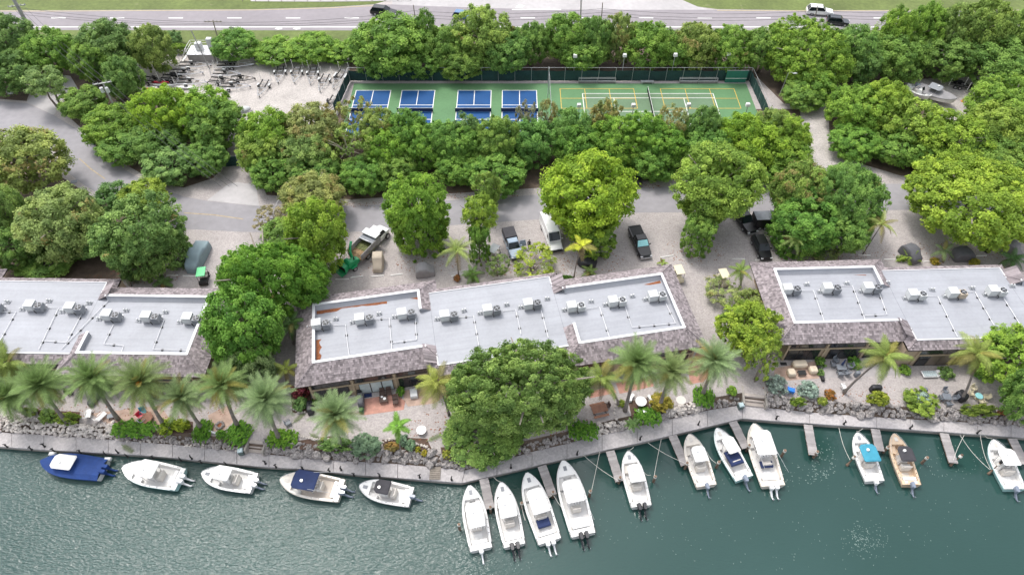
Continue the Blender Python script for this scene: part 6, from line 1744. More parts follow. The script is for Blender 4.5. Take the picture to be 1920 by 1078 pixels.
for s, q in ((1, (.27, .17, .95)), (-1, (.14, -.26, .76))):
    m = MB(); m.box(q, (.09, .06, .05), ch=.01)
    for k in range(4): m.tube([(q[0] + .04, q[1] - .024 + .016 * k, q[2]), (q[0] + .09, q[1] - .022 + .015 * k, q[2] - .02)], [.009, .007], 5)
    m.tube([(q[0] - .01, q[1] - .03 * s, q[2]), (q[0] + .04, q[1] - .055 * s, q[2] - .005)], [.011, .008], 5)
    m.build('hand', M['skin'], t)

# concrete wheel stops painted white
ws = MB(); ws.box((0, 0, .07), (1.85, .17, .13), top=(.98, .6)); WS = ws.mesh('wheel_stop', M['wpaint'])
for i, (x0, y0, x1, y1, lab) in enumerate(((629, 524, 654, 523.5, 'left of a dashed row by the wood chipper'), (657, 521, 681, 518, 'second in the row by the wood chipper'), (695, 519.5, 720, 517, 'in front of the tan covered cart'),
                                           (732, 517, 756, 514, 'right of the tan covered cart'), (1008, 501, 1031, 502, 'behind the middle building near the black pickup'), (1238, 483.5, 1262, 479.5, 'right of the black pickup'),
                                           (1373, 486, 1397, 486, 'left of the glossy black suv'), (1416, 488, 1432, 487, 'in front of the glossy black suv'), (1609, 478, 1632, 479.5, 'left of the leaning feathery palm'),
                                           (1657, 487, 1681, 487.5, 'left of the dark grey covered cart'), (1731, 491, 1749, 491, 'right of the dark grey covered cart'), (1826, 480.5, 1850, 479.5, 'left of the pale grey boxy cart'),
                                           (1789, 489, 1812, 488, 'below the dark covered cart'), (312, 517, 334, 516.5, 'left of the blue grey covered boat'), (343, 517.5, 370, 518.5, 'in front of the blue grey covered boat'),
                                           (846, 518, 858, 517, 'beside the feathery pale palm'))):
    a, b = at(x0, y0), at(x1, y1); c = (a + b) / 2
    o = link('wheel_stop', WS, None, c, math.atan2(b.y - a.y, b.x - a.x)); o.scale = ((b - a).length / 1.85, 1, 1)
    tag(o, 'white wheel stop ' + lab, 'wheel stop', 'white wheel stops on the parking gravel')
for pts, lab in (([(840, 511), (884, 503), (900, 508), (848, 520)], 0), ([(1062, 507), (1100, 503), (1102, 512), (1060, 516)], 1)):
    sheet('footpath', pts, .02, M['concrete'])
# ================================================================== courts: fences, nets, lights, benches
def fence(A, B, label, h=2.9, n=None, screen=(.15, 2.3), mt='mesh', name='chain_link_fence', sag=True, group=None):
    A, B = Vector(A), Vector(B); d = B - A; L = d.length
    root = thing(name, label, 'fence', A, math.atan2(d.y, d.x), group)
    n = n or max(2, int(L / 3.05)); post = MB(); post.tube([(0, 0, 0), (0, 0, h)], .045, 6); pm = post.mesh('post', M['metal'])
    for i in range(n + 1): link('post', pm, root, (L * i / n, 0, 0))
    m = MB(); m.tube([(0, 0, h), (L, 0, h)], .035, 6); m.build('top_rail', M['metal'], root)
    if screen:
        for i in range(n):
            m = MB(); x0, x1 = L * i / n + .03, L * (i + 1) / n - .03
            rows = []
            for k in range(6):
                zz = screen[0] + (screen[1] - screen[0]) * k / 5
                rows.append([(x0 + (x1 - x0) * j / 6, -.03 + .05 * math.sin(j * 1.7 + k * .9 + i * 2) * math.sin(math.pi * j / 6), zz - (.14 * math.sin(math.pi * j / 6) if sag and k == 5 and i % 3 == 0 else 0)) for j in range(7)])
            m.loft(rows, closed=False, cap0=False, cap1=False); m.build('windscreen', M[mt], root)
    return root
FYB = at(960, 153).y
xl, xr = at(657, 153).x, at(1404, 153).x
fence((xl, FYB, 0), (at(1027, 153).x, FYB, 0), 'tall fence with dark green windscreen behind the blue courts', group='court fences')
fence((at(1027, 153).x, FYB, 0), (xr, FYB, 0), 'tall fence with dark green windscreen behind the yellow lined courts', group='court fences')
fence((xl, FYB - .1, 0), (at(632, 216).x - .3, at(632, 216).y, 0), 'fence with dark windscreen between boat yard and blue courts', group='court fences')
fence((xr, FYB - .1, 0), (xr + .6, YN - .5, 0), 'fence with dark windscreen at the right end of the courts', group='court fences')
fence((at(1028, 153).x, FYB - .1, 0), (at(1028, 153).x, YN, 0), 'bare dividing fence between blue courts and tennis court', screen=None, h=3.2, group='court fences')
fence((at(478, 114).x, at(478, 114).y, 0), (at(650, 114).x, at(650, 114).y, 0), 'low fence with dark green screen behind the boat yard trailers', h=2.0, screen=(.05, 1.95), name='screened_fence')
m = MB(); m.tube([at(1027, 186, 0), at(1027, 186, 0) + Vector((0, 0, 6.3))], .07, 8); tag(m.build('court_post', M['metal']), 'tall bare grey post between blue courts and tennis court', 'post')
for (a, b, y), w in zip(NETS, ('leftmost', 'second', 'third', 'rightmost')):
    t = thing('court_net', 'low net across the ' + w + ' blue court', 'net', ((a + b) / 2, y, 0), 0, 'nets across the blue courts'); hw = (b - a) / 2 + .15
    m = MB(); m.box((0, 0, .46), (2 * hw, .015, .80)); m.build('mesh', M['navy'], t)
    m = MB(); m.box((0, 0, .88), (2 * hw, .05, .06)); m.build('tape', M['wpaint'], t)
    for s in (-1, 1):
        m = MB(); m.tube([(s * hw, 0, 0), (s * hw, 0, .95)], .04, 6); m.build('post', M['black'], t)
t = thing('tennis_net', 'dark tennis net with white band across the right hand court', 'net', (tn, (TY0 + ty1) / 2, 0), math.pi / 2)
m = MB(); m.box((0, 0, .48), (12.6, .02, .86)); m.build('mesh', M['black'], t)
m = MB(); m.box((0, 0, .95), (12.6, .05, .07)); m.build('tape', M['wpaint'], t)
for s in (-1, 1):
    m = MB(); m.tube([(s * 6.35, 0, 0), (s * 6.35, 0, 1.05)], .05, 6); m.build('post', M['green'], t)
for x0, x1, l in ((1085, 1154, 'left'), (1274, 1345, 'right')):
    a, b = at(x0, 158), at(x1, 158); L = b.x - a.x
    t = thing('bench_frame', 'long white framed bench against the back fence, ' + l + ' of two', 'bench', ((a.x + b.x) / 2, a.y + .3, 0), 0, 'white framed benches')
    m = MB(); m.box((0, 0, .45), (L, .40, .05)); m.build('seat', M['metal'], t)
    m = MB(); m.box((0, .35, .95), (L, .04, .05)); m.box((0, .35, .70), (L, .04, .05)); m.build('back_rail', M['wpaint'], t, kind='stuff')
    for k in range(3):
        m = MB(); m.box((-L / 2 + L * k / 2, .1, .48), (.06, .6, .96), top=(1, .6)); m.build('leg', M['metal'], t)
p = at(1213, 157); t = thing('table_bench', 'grey slatted bench by the gap in the back fence', 'bench', (p.x, p.y, 0), 0)
m = MB(); m.box((0, 0, .48), (2.4, .55, .06)); m.build('seat', M['alu'], t)
for s in (-1, 1):
    m = MB(); m.box((s * .95, 0, .24), (.08, .5, .46)); m.build('leg', M['alu'], t)
p = at(1377, 154); t = thing('practice_board', 'green practice board with white stripe at the right back corner', 'practice board', (p.x, p.y - .3, 0), 0)
m = MB(); m.box((0, 0, 1.35), (3.9, .14, 2.5)); m.build('panel', M['board'], t)
m = MB(); m.box((0, -.08, .98), (3.9, .03, .09)); m.build('stripe', M['wpaint'], t)
m = MB(); m.box((0, -.02, 2.63), (4.0, .2, .06)); m.build('cap', M['metal'], t)
def lightpole(px, py, hx, hy, label, group):
    b = at(px, py); h = min((k * .1 for k in range(10, 140)), key=lambda z: (at(hx, hy, z).xy - b.xy).length)
    t = thing('court_light', label, 'light pole', b, 0, group)
    m = MB(); m.tube([(0, 0, 0), (0, 0, h)], [.09, .06], 7); m.build('pole', M['metal'], t)
    m = MB(); m.box((0, -.25, h + .05), (.72, .62, .50), top=(.85, .9), ch=.03); m.build('lamp_head', M['flap'], t)
    return h
for i, (px, py, hx, hy) in enumerate(((1075, 148, 1077, 104), (1165, 148, 1170, 103), (1257, 148, 1267, 102), (1353, 148, 1367, 101))):
    lightpole(px, py, hx, hy, ('first', 'second', 'third', 'fourth')[i] + ' box headed light pole from the left behind the courts', 'light poles behind the courts')
for x, y, l in ((1086, 199, 'below the left yellow court'), (1188, 199, 'below the left half of the tennis court'), (1292, 198, 'below the right half of the tennis court'), (1403, 198, 'at the near right corner of the courts')):
    q = at(x, y, 6.2); t = thing('court_light', 'box headed light pole rising from the trees ' + l, 'light pole', (q.x, q.y, 0), 0, 'light poles in front of the courts')
    m = MB(); m.tube([(0, 0, 0), (0, 0, 6.2)], [.09, .06], 7); m.build('pole', M['metal'], t)
    m = MB(); m.box((0, .2, 6.2), (.72, .62, .50), top=(.85, .9), ch=.03); m.build('lamp_head', M['flap'], t)

# ================================================================== utility poles, wires, street lamps
def upole(base, top, label, m_='pole', r=.16, arm=None, trans=False, zmax=22):
    b = at(*base); h = min((k * .1 for k in range(20, int(zmax * 10))), key=lambda z: (at(*top, z).xy - b.xy).length)
    tp = at(*top, h) - b
    t = thing('utility_pole', label, 'utility pole', b)
    m = MB(); m.tube([(0, 0, -.2), (tp.x * .5, tp.y * .5, h * .5), tuple(tp)], [r, r * .85, r * .7], 9); m.build('pole', M[m_], t)
    if arm:
        f, w, ang = arm; q = tp * f
        m = MB(); m.box((q.x, q.y - .12, q.z), (w, .12, .16), rz=ang); a = m.build('crossarm', M[m_ if m_ != 'pole' else 'metal'], t)
        for k in (-1, -.5, .5, 1):
            m = MB(); m.cyl((q.x + math.cos(ang) * w * .46 * k, q.y - .12 + math.sin(ang) * w * .46 * k, q.z + .18), .07, .22, 7); m.build('insulator', M['acgrey'], a)
    if trans:
        q = tp * .86
        for k in (-1, 1):
            m = MB(); m.cyl((q.x + .45 * k, q.y - .35, q.z), .28, .85, 12); m.build('transformer', M['acwhite'], t)
    return b, b + tp
u0 = upole((66, 72), (18, -14), 'thick leaning grey utility pole in the top left corner', r=.42, arm=(.72, 3.2, R_(15)), zmax=24)
u1 = upole((232, 236), (192, 155), 'grey utility pole with crossarm and white transformers above the roadside wood', r=.17, arm=(.99, 2.9, R_(18)), trans=True)
u2 = upole((410, 78), (399, 38), 'dark utility pole with crossarm on the highway verge', 'bark', .14, (.93, 3.4, 0))
u3 = upole((392, 128), (358, 57), 'slim pole standing beside the white railed platform', r=.12)
u4 = upole((782, 62), (775, 10), 'thin dark pole above the big domed tree', 'bark', .11)
u5 = upole((1088, 60), (1090, -12), 'grey metal pole on the far side of the middle hedge', 'metal', .17)
u6 = upole((1126, 58), (1130, 6), 'short brown pole right of the grey metal pole', 'bark', .12)
u7 = upole((1521, 62), (1534, 10), 'brown pole in front of the white suv', 'bark', .12)
def wire(name, A, B, sag, label):
    m = MB(); m.tube([A.lerp(B, t) - Vector((0, 0, 4 * sag * t * (1 - t))) for t in np.linspace(0, 1, 12)], .030, 4)
    tag(m.build(name, M['wire']), label, 'wire', 'overhead wires')
for k, dz in enumerate((-1.2, -2.0, -2.6)):
    o = Vector((0, 0, dz)); w_ = ('upper', 'middle', 'lower')[k]
    wire('overhead_wire', u0[1] * .8 + u0[0] * .2 + o, u2[1] + o * .4, .6, w_ + ' wire between the leaning pole and the dark verge pole')
    wire('overhead_wire', u2[1] + o * .4, u4[1] + o, .8, w_ + ' wire between the dark verge pole and the thin dark pole')
    wire('overhead_wire', u4[1] + o, u6[1] + o, .8, w_ + ' wire between the thin dark pole and the short brown pole')
    wire('overhead_wire', u6[1] + o, u7[1] + o, .9, w_ + ' wire from the short brown pole to the pole by the white suv')
    wire('overhead_wire', u7[1] + o, u7[1] + o + Vector((60, 1, 0)), .9, w_ + ' wire running right from the pole by the white suv')
for k in (-1, 0, 1):
    o = Vector((k * 1.2, 0, 0)); w_ = ('left', 'middle', 'right')[k + 1]
    wire('overhead_wire', u0[0].lerp(u0[1], .72) + o, u1[1] + o, .9, w_ + ' wire from leaning pole down to the transformer pole')
    wire('overhead_wire', u1[1] + o, at(430, 350, 7.0) + o, 1.0, w_ + ' wire from the transformer pole over the roadside wood')
def street_lamp(base, elbow, tip, label):
    b = at(*base); h = min((k * .1 for k in range(10, 120)), key=lambda z: (at(*elbow, z).xy - b.xy).length); e = at(*elbow, h) - b; q = at(*tip, h + .3) - b
    t = thing('street_lamp', label, 'street lamp', b)
    m = MB(); m.tube([(0, 0, 0), tuple(e)], [.09, .06], 7); m.build('pole', M['metal'], t)
    m = MB(); m.tube([tuple(e), tuple(e.lerp(q, .5) + Vector((0, 0, .25))), tuple(q)], .045, 6); m.build('arm', M['metal'], t)
    m = MB(); d = (q - e).normalized(); m.tube([tuple(q - d * .1), tuple(q + d * .3), tuple(q + d * .65)], [.09, .15, .06], 8); m.build('lamp_head', M['acwhite'], t)
street_lamp((1538, 160), (1548, 130), (1570, 129), 'curved arm street lamp at the top of the gravel drive')
street_lamp((520, 408), (516, 388), (526, 373), 'short street lamp by the thin brownish island tree')
street_lamp((1462, 178), (1478, 138), (1488, 138), 'white angled pole beside the right end of the courts')
# ---- railed platform, gate, boxes, signs
p = at(380, 116); t = thing('railed_platform', 'white railed utility platform on a dark skirt beside the verge', 'platform', (p.x, p.y + 1.5, 0), 0)
m = MB(); m.box((0, 0, .75), (5.0, 3.2, 1.5)); m.build('skirt', M['plank'], t)
m = MB(); m.box((0, 0, 1.55), (5.2, 3.4, .1)); m.build('deck', M['alu'], t)
m = MB()
for x in (-2.5, -.8, .9, 2.5):
    for y in (-1.6, 1.6): m.tube([(x, y, 1.6), (x, y, 2.7)], .05, 5)
for zz in (2.15, 2.7):
    m.tube([(-2.5, -1.6, zz), (2.5, -1.6, zz)], .04, 5); m.tube([(-2.5, 1.6, zz), (2.5, 1.6, zz)], .04, 5); m.tube([(-2.5, -1.6, zz), (-2.5, 1.6, zz)], .04, 5)
m.build('railing', M['wpaint'], t)
for x, s_, hh in ((-.5, 1.2, 1.4), (1.9, 1.0, 2.3)):
    m = MB(); m.box((x, .3, 1.6 + hh / 2), (s_, .9, hh), ch=.05); m.build('cabinet', M['acwhite'], t)
m = MB(); m.tube([(-2.5, -1.7, 2.7), (-4.0, -1.7, .2)], .05, 5); m.tube([(-2.5, -.9, 2.7), (-4.0, -.9, .2)], .05, 5)
for k in range(5): m.box((-2.6 - .28 * k, -1.3, 1.4 - .29 * k), (.28, .8, .05))
m.build('stair', M['wpaint'], t)
p = at(435, 312); t = thing('gate', 'dark green gate between the roadside wood and the middle wood', 'gate', (p.x, p.y, 0), R_(8))
m = MB(); m.box((0, 0, 1.0), (2.3, .08, 1.9)); m.build('panel', M['mesh'], t)
for s in (-1, 1):
    m = MB(); m.tube([(s * 1.2, 0, 0), (s * 1.2, 0, 2.1)], .06, 6); m.build('post', M['metal'], t)
p = at(139, 341); m = MB(); m.box((0, 0, .02), (.95, .8, .08), rz=.3, ch=.02); tag(m.build('utility_cover', M['slate'], loc=p), 'dark square utility cover beside the curving road', 'utility cover')
def sign(px, py, w, h, hh, label, rz=0, mt='acwhite'):
    p = at(px, py, hh); t = thing('sign', label, 'sign', (p.x, p.y, 0), rz)
    m = MB(); m.tube([(0, .03, 0), (0, .03, hh + h / 2)], .035, 6); m.build('post', M['metal'], t)
    m = MB(); m.box((0, -.02, hh), (w, .04, h)); m.build('panel', M[mt], t)
sign(1592, 290, 1.0, .8, .9, 'large white board sign on the right of the gravel drive', R_(-20))
sign(1556, 268, .5, .35, .6, 'small white sign on the right of the gravel drive', R_(-15))
p = at(18, 172, .4); m = MB(); m.box((0, 0, .35), (.9, .6, .7), rz=.2, ch=.06); tag(m.build('utility_box', M['acwhite'], loc=(p.x, p.y, 0)), 'small white utility box at the left edge by the entrance drive', 'utility box')
p = at(172, 263, .5); m = MB(); m.box((0, 0, .5), (1.5, .7, .95), rz=-.7, ch=.06); tag(m.build('recycling_bin', M['carblue'], loc=(p.x, p.y, 0)), 'blue bin at the roadside below the curving road wood', 'bin')
p = at(1852, 469, .3); m = MB(); m.cyl((0, 0, .35), .42, .7, 14); m.cyl((0, 0, .72), .32, .05, 14); tag(m.build('round_planter', M['black'], loc=(p.x, p.y, 0)), 'round black planter beside the pale grey boxy cart', 'planter')
p = at(1505, 478, .4); m = MB(); m.box((0, 0, .35), (.35, .3, .7), rz=.3, ch=.04); m.box((-.35, -.2, .08), (.5, .15, .12)); tag(m.build('water_hydrant', M['acwhite'], loc=(p.x, p.y, 0)), 'small white utility riser beside the wispy shrub', 'utility riser')
# guard rail along the sandy path at the top edge
t = thing('guard_rail', 'low guard rail along the path at the top edge', 'guard rail', at(600, 4))
a, b = at(455, 4), at(770, 1.5); o = at(600, 4)
m = MB(); m.tube([tuple(a - o + Vector((0, 0, .6))), tuple(b - o + Vector((0, 0, .6)))], .08, 5); m.build('rail', M['metal'], t)
for k in range(14):
    q = a.lerp(b, k / 13) - o; m = MB(); m.tube([tuple(q), (q.x, q.y, .7)], .07, 5); m.build('post', M['bark'], t)

# ================================================================== boat yard: trailers, kayaks, stored boats
def trailer(px, py, ang, label, L=6.0, W=2.1, axles=1, posts=True, dark=False, group='empty boat trailers in the yard'):
    """empty boat trailer; +x is the drawbar end"""
    p = at(px, py, .5); t = thing('boat_trailer', label, 'boat trailer', (p.x, p.y, 0), R_(ang), group)
    fm = 'black' if dark else 'alu'
    m = MB()
    for s in (-1, 1): m.tube([(-L * .45, s * W * .36, .55), (L * .08, s * W * .36, .55), (L * .46, 0, .52)], .07, 4)
    for k in range(3): m.tube([(-L * .42 + k * L * .22, -W * .4, .52), (-L * .42 + k * L * .22, W * .4, .52)], .05, 4)
    m.build('frame', M[fm], t)
    for s in (-1, 1):
        m = MB(); m.box((-L * .18, s * W * .27, .78), (L * .44, .16, .14)); m.build('bunk', M['black'], t)
    for s in (-1, 1):
        m = MB(); m.box((L * .16, s * .16, .68), (L * .10, .12, .10)); m.build('keel_bunk', M['bark'], t)
    for i in range(axles):
        x = -L * .14 + (i - (axles - 1) / 2) * .78
        for s in (-1, 1):
            m = MB(); m.cyl((x, s * W * .50, .34), .34, .22, 12, axis='y'); wl_ = m.build('wheel', M['tyre'], t)
            m = MB(); m.cyl((x, s * (W * .50 + .115), .34), .20, .02, 10, axis='y'); m.build('rim', M['rim'], wl_)
    for s in (-1, 1):
        m = MB(); m.box((-L * .14, s * W * .50, .74), (.7 + .75 * (axles - 1), .30, .05), ch=.02); m.build('mudguard', M['acwhite' if not dark else 'black'], t)
    if posts:
        for s in (-1, 1):
            m = MB(); m.tube([(-L * .43, s * W * .47, .5), (-L * .43, s * W * .47, 2.2)], .05, 6); m.build('guide_post', M['wpaint'], t)
    m = MB(); m.tube([(L * .38, 0, .5), (L * .38, 0, 1.0), (L * .33, 0, 1.1)], .05, 5); m.build('winch_post', M['metal'], t)
    m = MB(); m.cyl((L * .42, .12, .22), .13, .08, 8, axis='y'); m.build('jack_wheel', M['tyre'], t)
for px, py, ang, L, ax, dk, lab in ((524, 140, -86, 5.6, 1, False, 'first of the silver trailers backed against the screened fence'), (555, 140, -88, 5.6, 1, False, 'second of the silver trailers backed against the screened fence'),
                                    (585, 142, -88, 5.8, 1, False, 'third of the silver trailers backed against the screened fence'), (606, 155, -96, 6.0, 1, False, 'silver trailer standing forward of the others near the court fence'),
                                    (635, 148, -102, 6.8, 2, False, 'long double axle trailer against the court fence'), (622, 195, -100, 5.5, 1, True, 'dark trailer half hidden by the olive brown tree'),
                                    (492, 165, -95, 5.6, 1, False, 'silver trailer alone in the middle of the yard'), (440, 122, 3, 8.0, 3, False, 'long silver triple axle trailer at the back of the yard'),
                                    (365, 122, 2, 7.0, 1, False, 'silver trailer below the railed platform'), (350, 136, 0, 7.0, 1, False, 'silver trailer second from the back on the left of the yard'),
                                    (425, 138, -2, 6.0, 1, False, 'silver trailer behind the triple axle trailer'), (330, 147, -6, 6.5, 2, True, 'dark double axle trailer on the left of the yard'),
                                    (360, 154, 0, 6.5, 1, False, 'silver trailer in the left middle of the yard'), (420, 152, -8, 6.5, 1, True, 'brown dark trailer in the centre of the yard'),
                                    (440, 162, 2, 6.5, 1, False, 'silver trailer just above the lime canopy'), (290, 152, -14, 6.0, 1, True, 'dark trailer in the shade left of the red kayak'),
                                    (455, 148, 4, 5.2, 1, True, 'small rusty trailer near the middle of the yard')):
    trailer(px, py, ang, lab, L, 2.1, ax, not dk or ax > 1, dk)
def hullboat(px, py, ang, L, B, mt, label, name, cat, z=.1, h=.32, cov=None):
    p = at(px, py, z); t = thing(name, label, cat, (p.x, p.y, z), R_(ang))
    m = MB()
    def w(t_): return B / 2 * (1 - abs(2 * t_ - 1) ** 2.4)
    m.loft([[(L * (t_ - .5), w(t_), h * .55), (L * (t_ - .5), w(t_) * .7, 0), (L * (t_ - .5), -w(t_) * .7, 0), (L * (t_ - .5), -w(t_), h * .55), (L * (t_ - .5), -w(t_) * .6, h), (L * (t_ - .5), w(t_) * .6, h)] for t_ in (.005, .06, .18, .35, .5, .65, .82, .94, .995)])
    m.build('hull', M[mt], t, True)
    m = MB(); m.ball((0, 0, h), .30, 10, 3, sz=(1.6, .9, .2)); m.build('cockpit', M['black'], t)
    return t
hullboat(301, 156, -3, 3.4, .75, 'red', 'red kayak lying in the boat yard', 'kayak', 'kayak', .35)
hullboat(307, 161.5, -2, 4.2, .7, 'acwhite', 'white kayak beside the red kayak', 'kayak', 'kayak', .25)
hullboat(286, 169.5, -8, 3.6, .75, 'orange', 'orange and yellow kayak partly under the lime canopy', 'kayak', 'kayak', .2)
hullboat(300, 166.5, -4, 3.8, .7, 'gel', 'second white kayak above the orange kayak', 'kayak', 'kayak', .2)
hullboat(350, 165.5, -3, 4.0, .8, 'gel', 'white kayak just above the vivid lime canopy', 'kayak', 'kayak', .2)
p = at(456, 203, .5); t = thing('dinghy', 'white upturned dinghy beside the yard entrance', 'dinghy', (p.x, p.y, 0), .6)
m = MB(); m.ball((0, 0, .15), .95, 12, 6, sz=(1.3, .8, .55)); m.build('hull', M['acwhite'], t, True)
m = MB(); m.tube([(-1.3, -.9, .1), (0, -1.05, .1), (1.3, -.9, .1)], .04, 5); m.build('gunwale_strip', M['slate'], t)
boat((1747, 180), (1706, 162), 'white boat stored on a trailer in the upper right yard', 2.2, con=True, engines=(1, 'obwhite'), group='boats stored in the upper right yard', z=.55)
boat((1795, 186), (1722, 162), 'large stored boat under a grey cover with flat hardtop', 2.9, cover='greyc', top=('acgrey', .24, .56, .66, 1.9), engines=(1, 'obgrey'), group='boats stored in the upper right yard', z=.75)
for px, py, ang, lab in ((1805, 160, -22, 'dark trailer with white posts right of the grey covered boat'), (1836, 168, -10, 'dark trailer with white posts among the trees at upper right')):
    trailer(px, py, ang, lab, 5.6, 2.0, 2, True, True)
p = at(1806, 188, .3); m = MB(); m.cyl((0, 0, .35), .18, .7, 10, r2=.06); m.box((0, 0, .03), (.5, .5, .06)); tag(m.build('traffic_cone', M['orange'], loc=(p.x, p.y, 0)), 'orange traffic cone at the bow of the grey covered boat', 'traffic cone')

# ================================================================== terraces: furniture
def chair(px, py, rz, mt, label, group=None, w=.62, lounge=False, cat='chair'):
    p = at(px, py, .4); t = thing('lounge_chair' if lounge else 'chair', label, cat, (p.x, p.y, 0), rz, group)
    m = MB(); m.box((0, 0, .40), (w * (1.9 if lounge else 1), w, .08), ch=.02); m.build('seat', M[mt], t)
    m = MB(); m.add([(-w * (.95 if lounge else .5), -w / 2, .42), (-w * (.95 if lounge else .5), w / 2, .42), (-w * (1.35 if lounge else .62), w / 2, .95), (-w * (1.35 if lounge else .62), -w / 2, .95),
                     (-w * (.95 if lounge else .5) - .07, -w / 2, .42), (-w * (.95 if lounge else .5) - .07, w / 2, .42), (-w * (1.35 if lounge else .62) - .07, w / 2, .95), (-w * (1.35 if lounge else .62) - .07, -w / 2, .95)],
                    [[0, 1, 2, 3], [7, 6, 5, 4], [0, 4, 5, 1], [1, 5, 6, 2], [2, 6, 7, 3], [3, 7, 4, 0]]); m.build('backrest', M[mt], t)
    for s in (-1, 1):
        m = MB(); m.box((-.02, s * w * .52, .60), (w * .95, .06, .05)); m.box((w * .42, s * w * .52, .30), (.05, .05, .60)); m.build('armrest', M[mt], t)
        m = MB(); m.box((-w * .42, s * w * .46, .2), (.05, .05, .40)); m.build('leg', M[mt], t)
    return t
def table(px, py, mt, label, r=.5, h=.72, square=None, rz=0, topm=None, base=True):
    p = at(px, py, h); t = thing('table', label, 'table', (p.x, p.y, 0), rz)
    m = MB()
    if square: m.box((0, 0, h), (square[0], square[1], .06), ch=.015)
    else: m.cyl((0, 0, h), r, .07, 20)
    m.build('tabletop', M[topm or mt], t)
    m = MB()
    if square:
        for i in (-1, 1):
            for j in (-1, 1): m.box((i * square[0] * .42, j * square[1] * .40, h / 2), (.06, .06, h - .06))
    else: m.cyl((0, 0, h / 2), .12 if r < .7 else .3, h - .08, 10); m.cyl((0, 0, .03), r * .55, .06, 14)
    m.build('base', M[mt], t, kind='stuff')
    return t
def covered_box(px, py, sx, sy, sz, rz, mt, label, name='covered_grill', cat='covered grill'):
    p = at(px, py, sz * .6); t = thing(name, label, cat, (p.x, p.y, 0), rz)
    m = MB(); n = 18; rings = []
    for zz, f in ((.04, 1.02), (.3, 1.0), (sz * .75, .98), (sz * .95, .88), (sz, .70)):
        rings.append([(sx / 2 * f * max(-1, min(1, 1.25 * math.cos(a))) * (1 + .03 * math.sin(a * 7)), sy / 2 * f * max(-1, min(1, 1.25 * math.sin(a))) * (1 + .03 * math.cos(a * 6)), zz) for a in [2 * math.pi * k / n for k in range(n)]])
    m.loft(rings); m.build('cover', M[mt], t, True)
    m = MB(); m.box((0, 0, .02), (sx * .8, sy * .8, .05)); m.build('feet', M['black'], t)
    return t
ang = R_(10.3)
table(719, 748, 'brownf', 'dark square coffee table with two white dishes on the brick patio', square=(1.0, .85), h=.45, rz=ang)
for dx, dy, l in ((-3, -2, 'smaller'), (2, 1, 'larger')):
    p = at(719 + dx, 746 + dy, .49); m = MB(); m.cyl((0, 0, .03), .12 if l == 'smaller' else .17, .05, 14, r2=.15 if l == 'smaller' else .20); tag(m.build('dish', M['gel'], loc=(p.x, p.y, .485)), l + ' white dish on the dark coffee table', 'dish')
chair(717, 737, R_(-80), 'brownf', 'brown wicker chair behind the coffee table, left of two'); chair(729, 735, R_(-80), 'brownf', 'brown wicker chair behind the coffee table, right of two')
chair(740, 745, R_(190), 'brownf', 'brown wicker armchair right of the coffee table, upper seat'); chair(741, 753, R_(190), 'brownf', 'brown wicker armchair right of the coffee table, lower seat')
covered_box(676, 749, .75, 1.75, 1.2, ang, 'darkc', 'long covered grill at the left of the brick patio')
covered_box(674, 733, .6, .6, 1.0, ang, 'tarp', 'small black covered fire pot beside the doors', 'covered_pot', 'covered pot')
covered_box(581, 763, .75, 1.6, 1.15, R_(12), 'tarp', 'black covered grill by the dark red shrub')
p = at(690, 741, 0); m = MB(); m.box((0, 0, .012), (.95, .55, .02), rz=ang); tag(m.build('door_mat', M['navy'], loc=p), 'navy door mat at the pale curtained doors', 'mat')
p = at(776, 738, .2); m = MB(); m.box((0, 0, .3), (.9, 1.2, .55), rz=ang, ch=.06); tag(m.build('storage_box', M['acwhite'], loc=(p.x, p.y, 0)), 'white storage box on the stone patio by the coconut palm', 'storage box')
table(790, 806, 'gel', 'small round white table on the sand left of the huge tree', r=.58, h=.5)
for i, (x, y, r) in enumerate(((1277, 750, .62),)):
    p = at(x, y); m = MB(); m.cyl((p.x, p.y, .02), r, .04, 20); tag(m.build('stepping_stone', M['seat']), 'pale round stepping stone between the palms', 'stepping stone')
# round white stone table and three curved benches
t = table(1202, 752, 'gel', 'white round stone table ringed by curved benches', r=.68, h=.75)
c = at(1202, 754, .3)
for a0, l in ((150, 'left'), (265, 'lower'), (20, 'right')):
    m = MB(); pts = [R_(a0 - 24 + 8 * k) for k in range(7)]
    m.loft([[(math.cos(a) * 1.15, math.sin(a) * 1.15, .02), (math.cos(a) * 1.15, math.sin(a) * 1.15, .45), (math.cos(a) * 1.52, math.sin(a) * 1.52, .45), (math.cos(a) * 1.52, math.sin(a) * 1.52, .02)] for a in pts])
    tag(m.build('curved_bench', M['gel'], loc=(c.x, c.y, 0)), 'curved white stone bench on the ' + l + ' side of the round table', 'bench', 'curved stone benches')
# brown picnic set
p = at(1124, 767, .6); t = thing('picnic_table', 'red brown wooden picnic table beside the huge terrace tree', 'picnic table', (p.x, p.y, 0), R_(14))
for k in range(6):
    m = MB(); m.box((0, -.42 + .17 * k, .74), (1.9, .15, .05)); m.build('plank', M['wood'], t)
for s in (-1, 1):
    m = MB(); m.box((0, s * .85, .44), (1.9, .30, .06)); m.build('bench', M['wood'], t)
    m = MB(); m.box((s * .7, 0, .36), (.08, 1.5, .08)); m.box((s * .7, 0, .36), (.09, .5, .70)); m.build('trestle', M['brownf'], t)
chair(1137, 761, R_(200), 'brownf', 'dark wooden chair at the right end of the picnic table')
for x, y, l in ((1187, 706, 'left'), (1205, 704, 'right')): chair(x, y, R_(-80), 'gel', 'white chair by the doors behind the tall date palm, ' + l + ' of two')
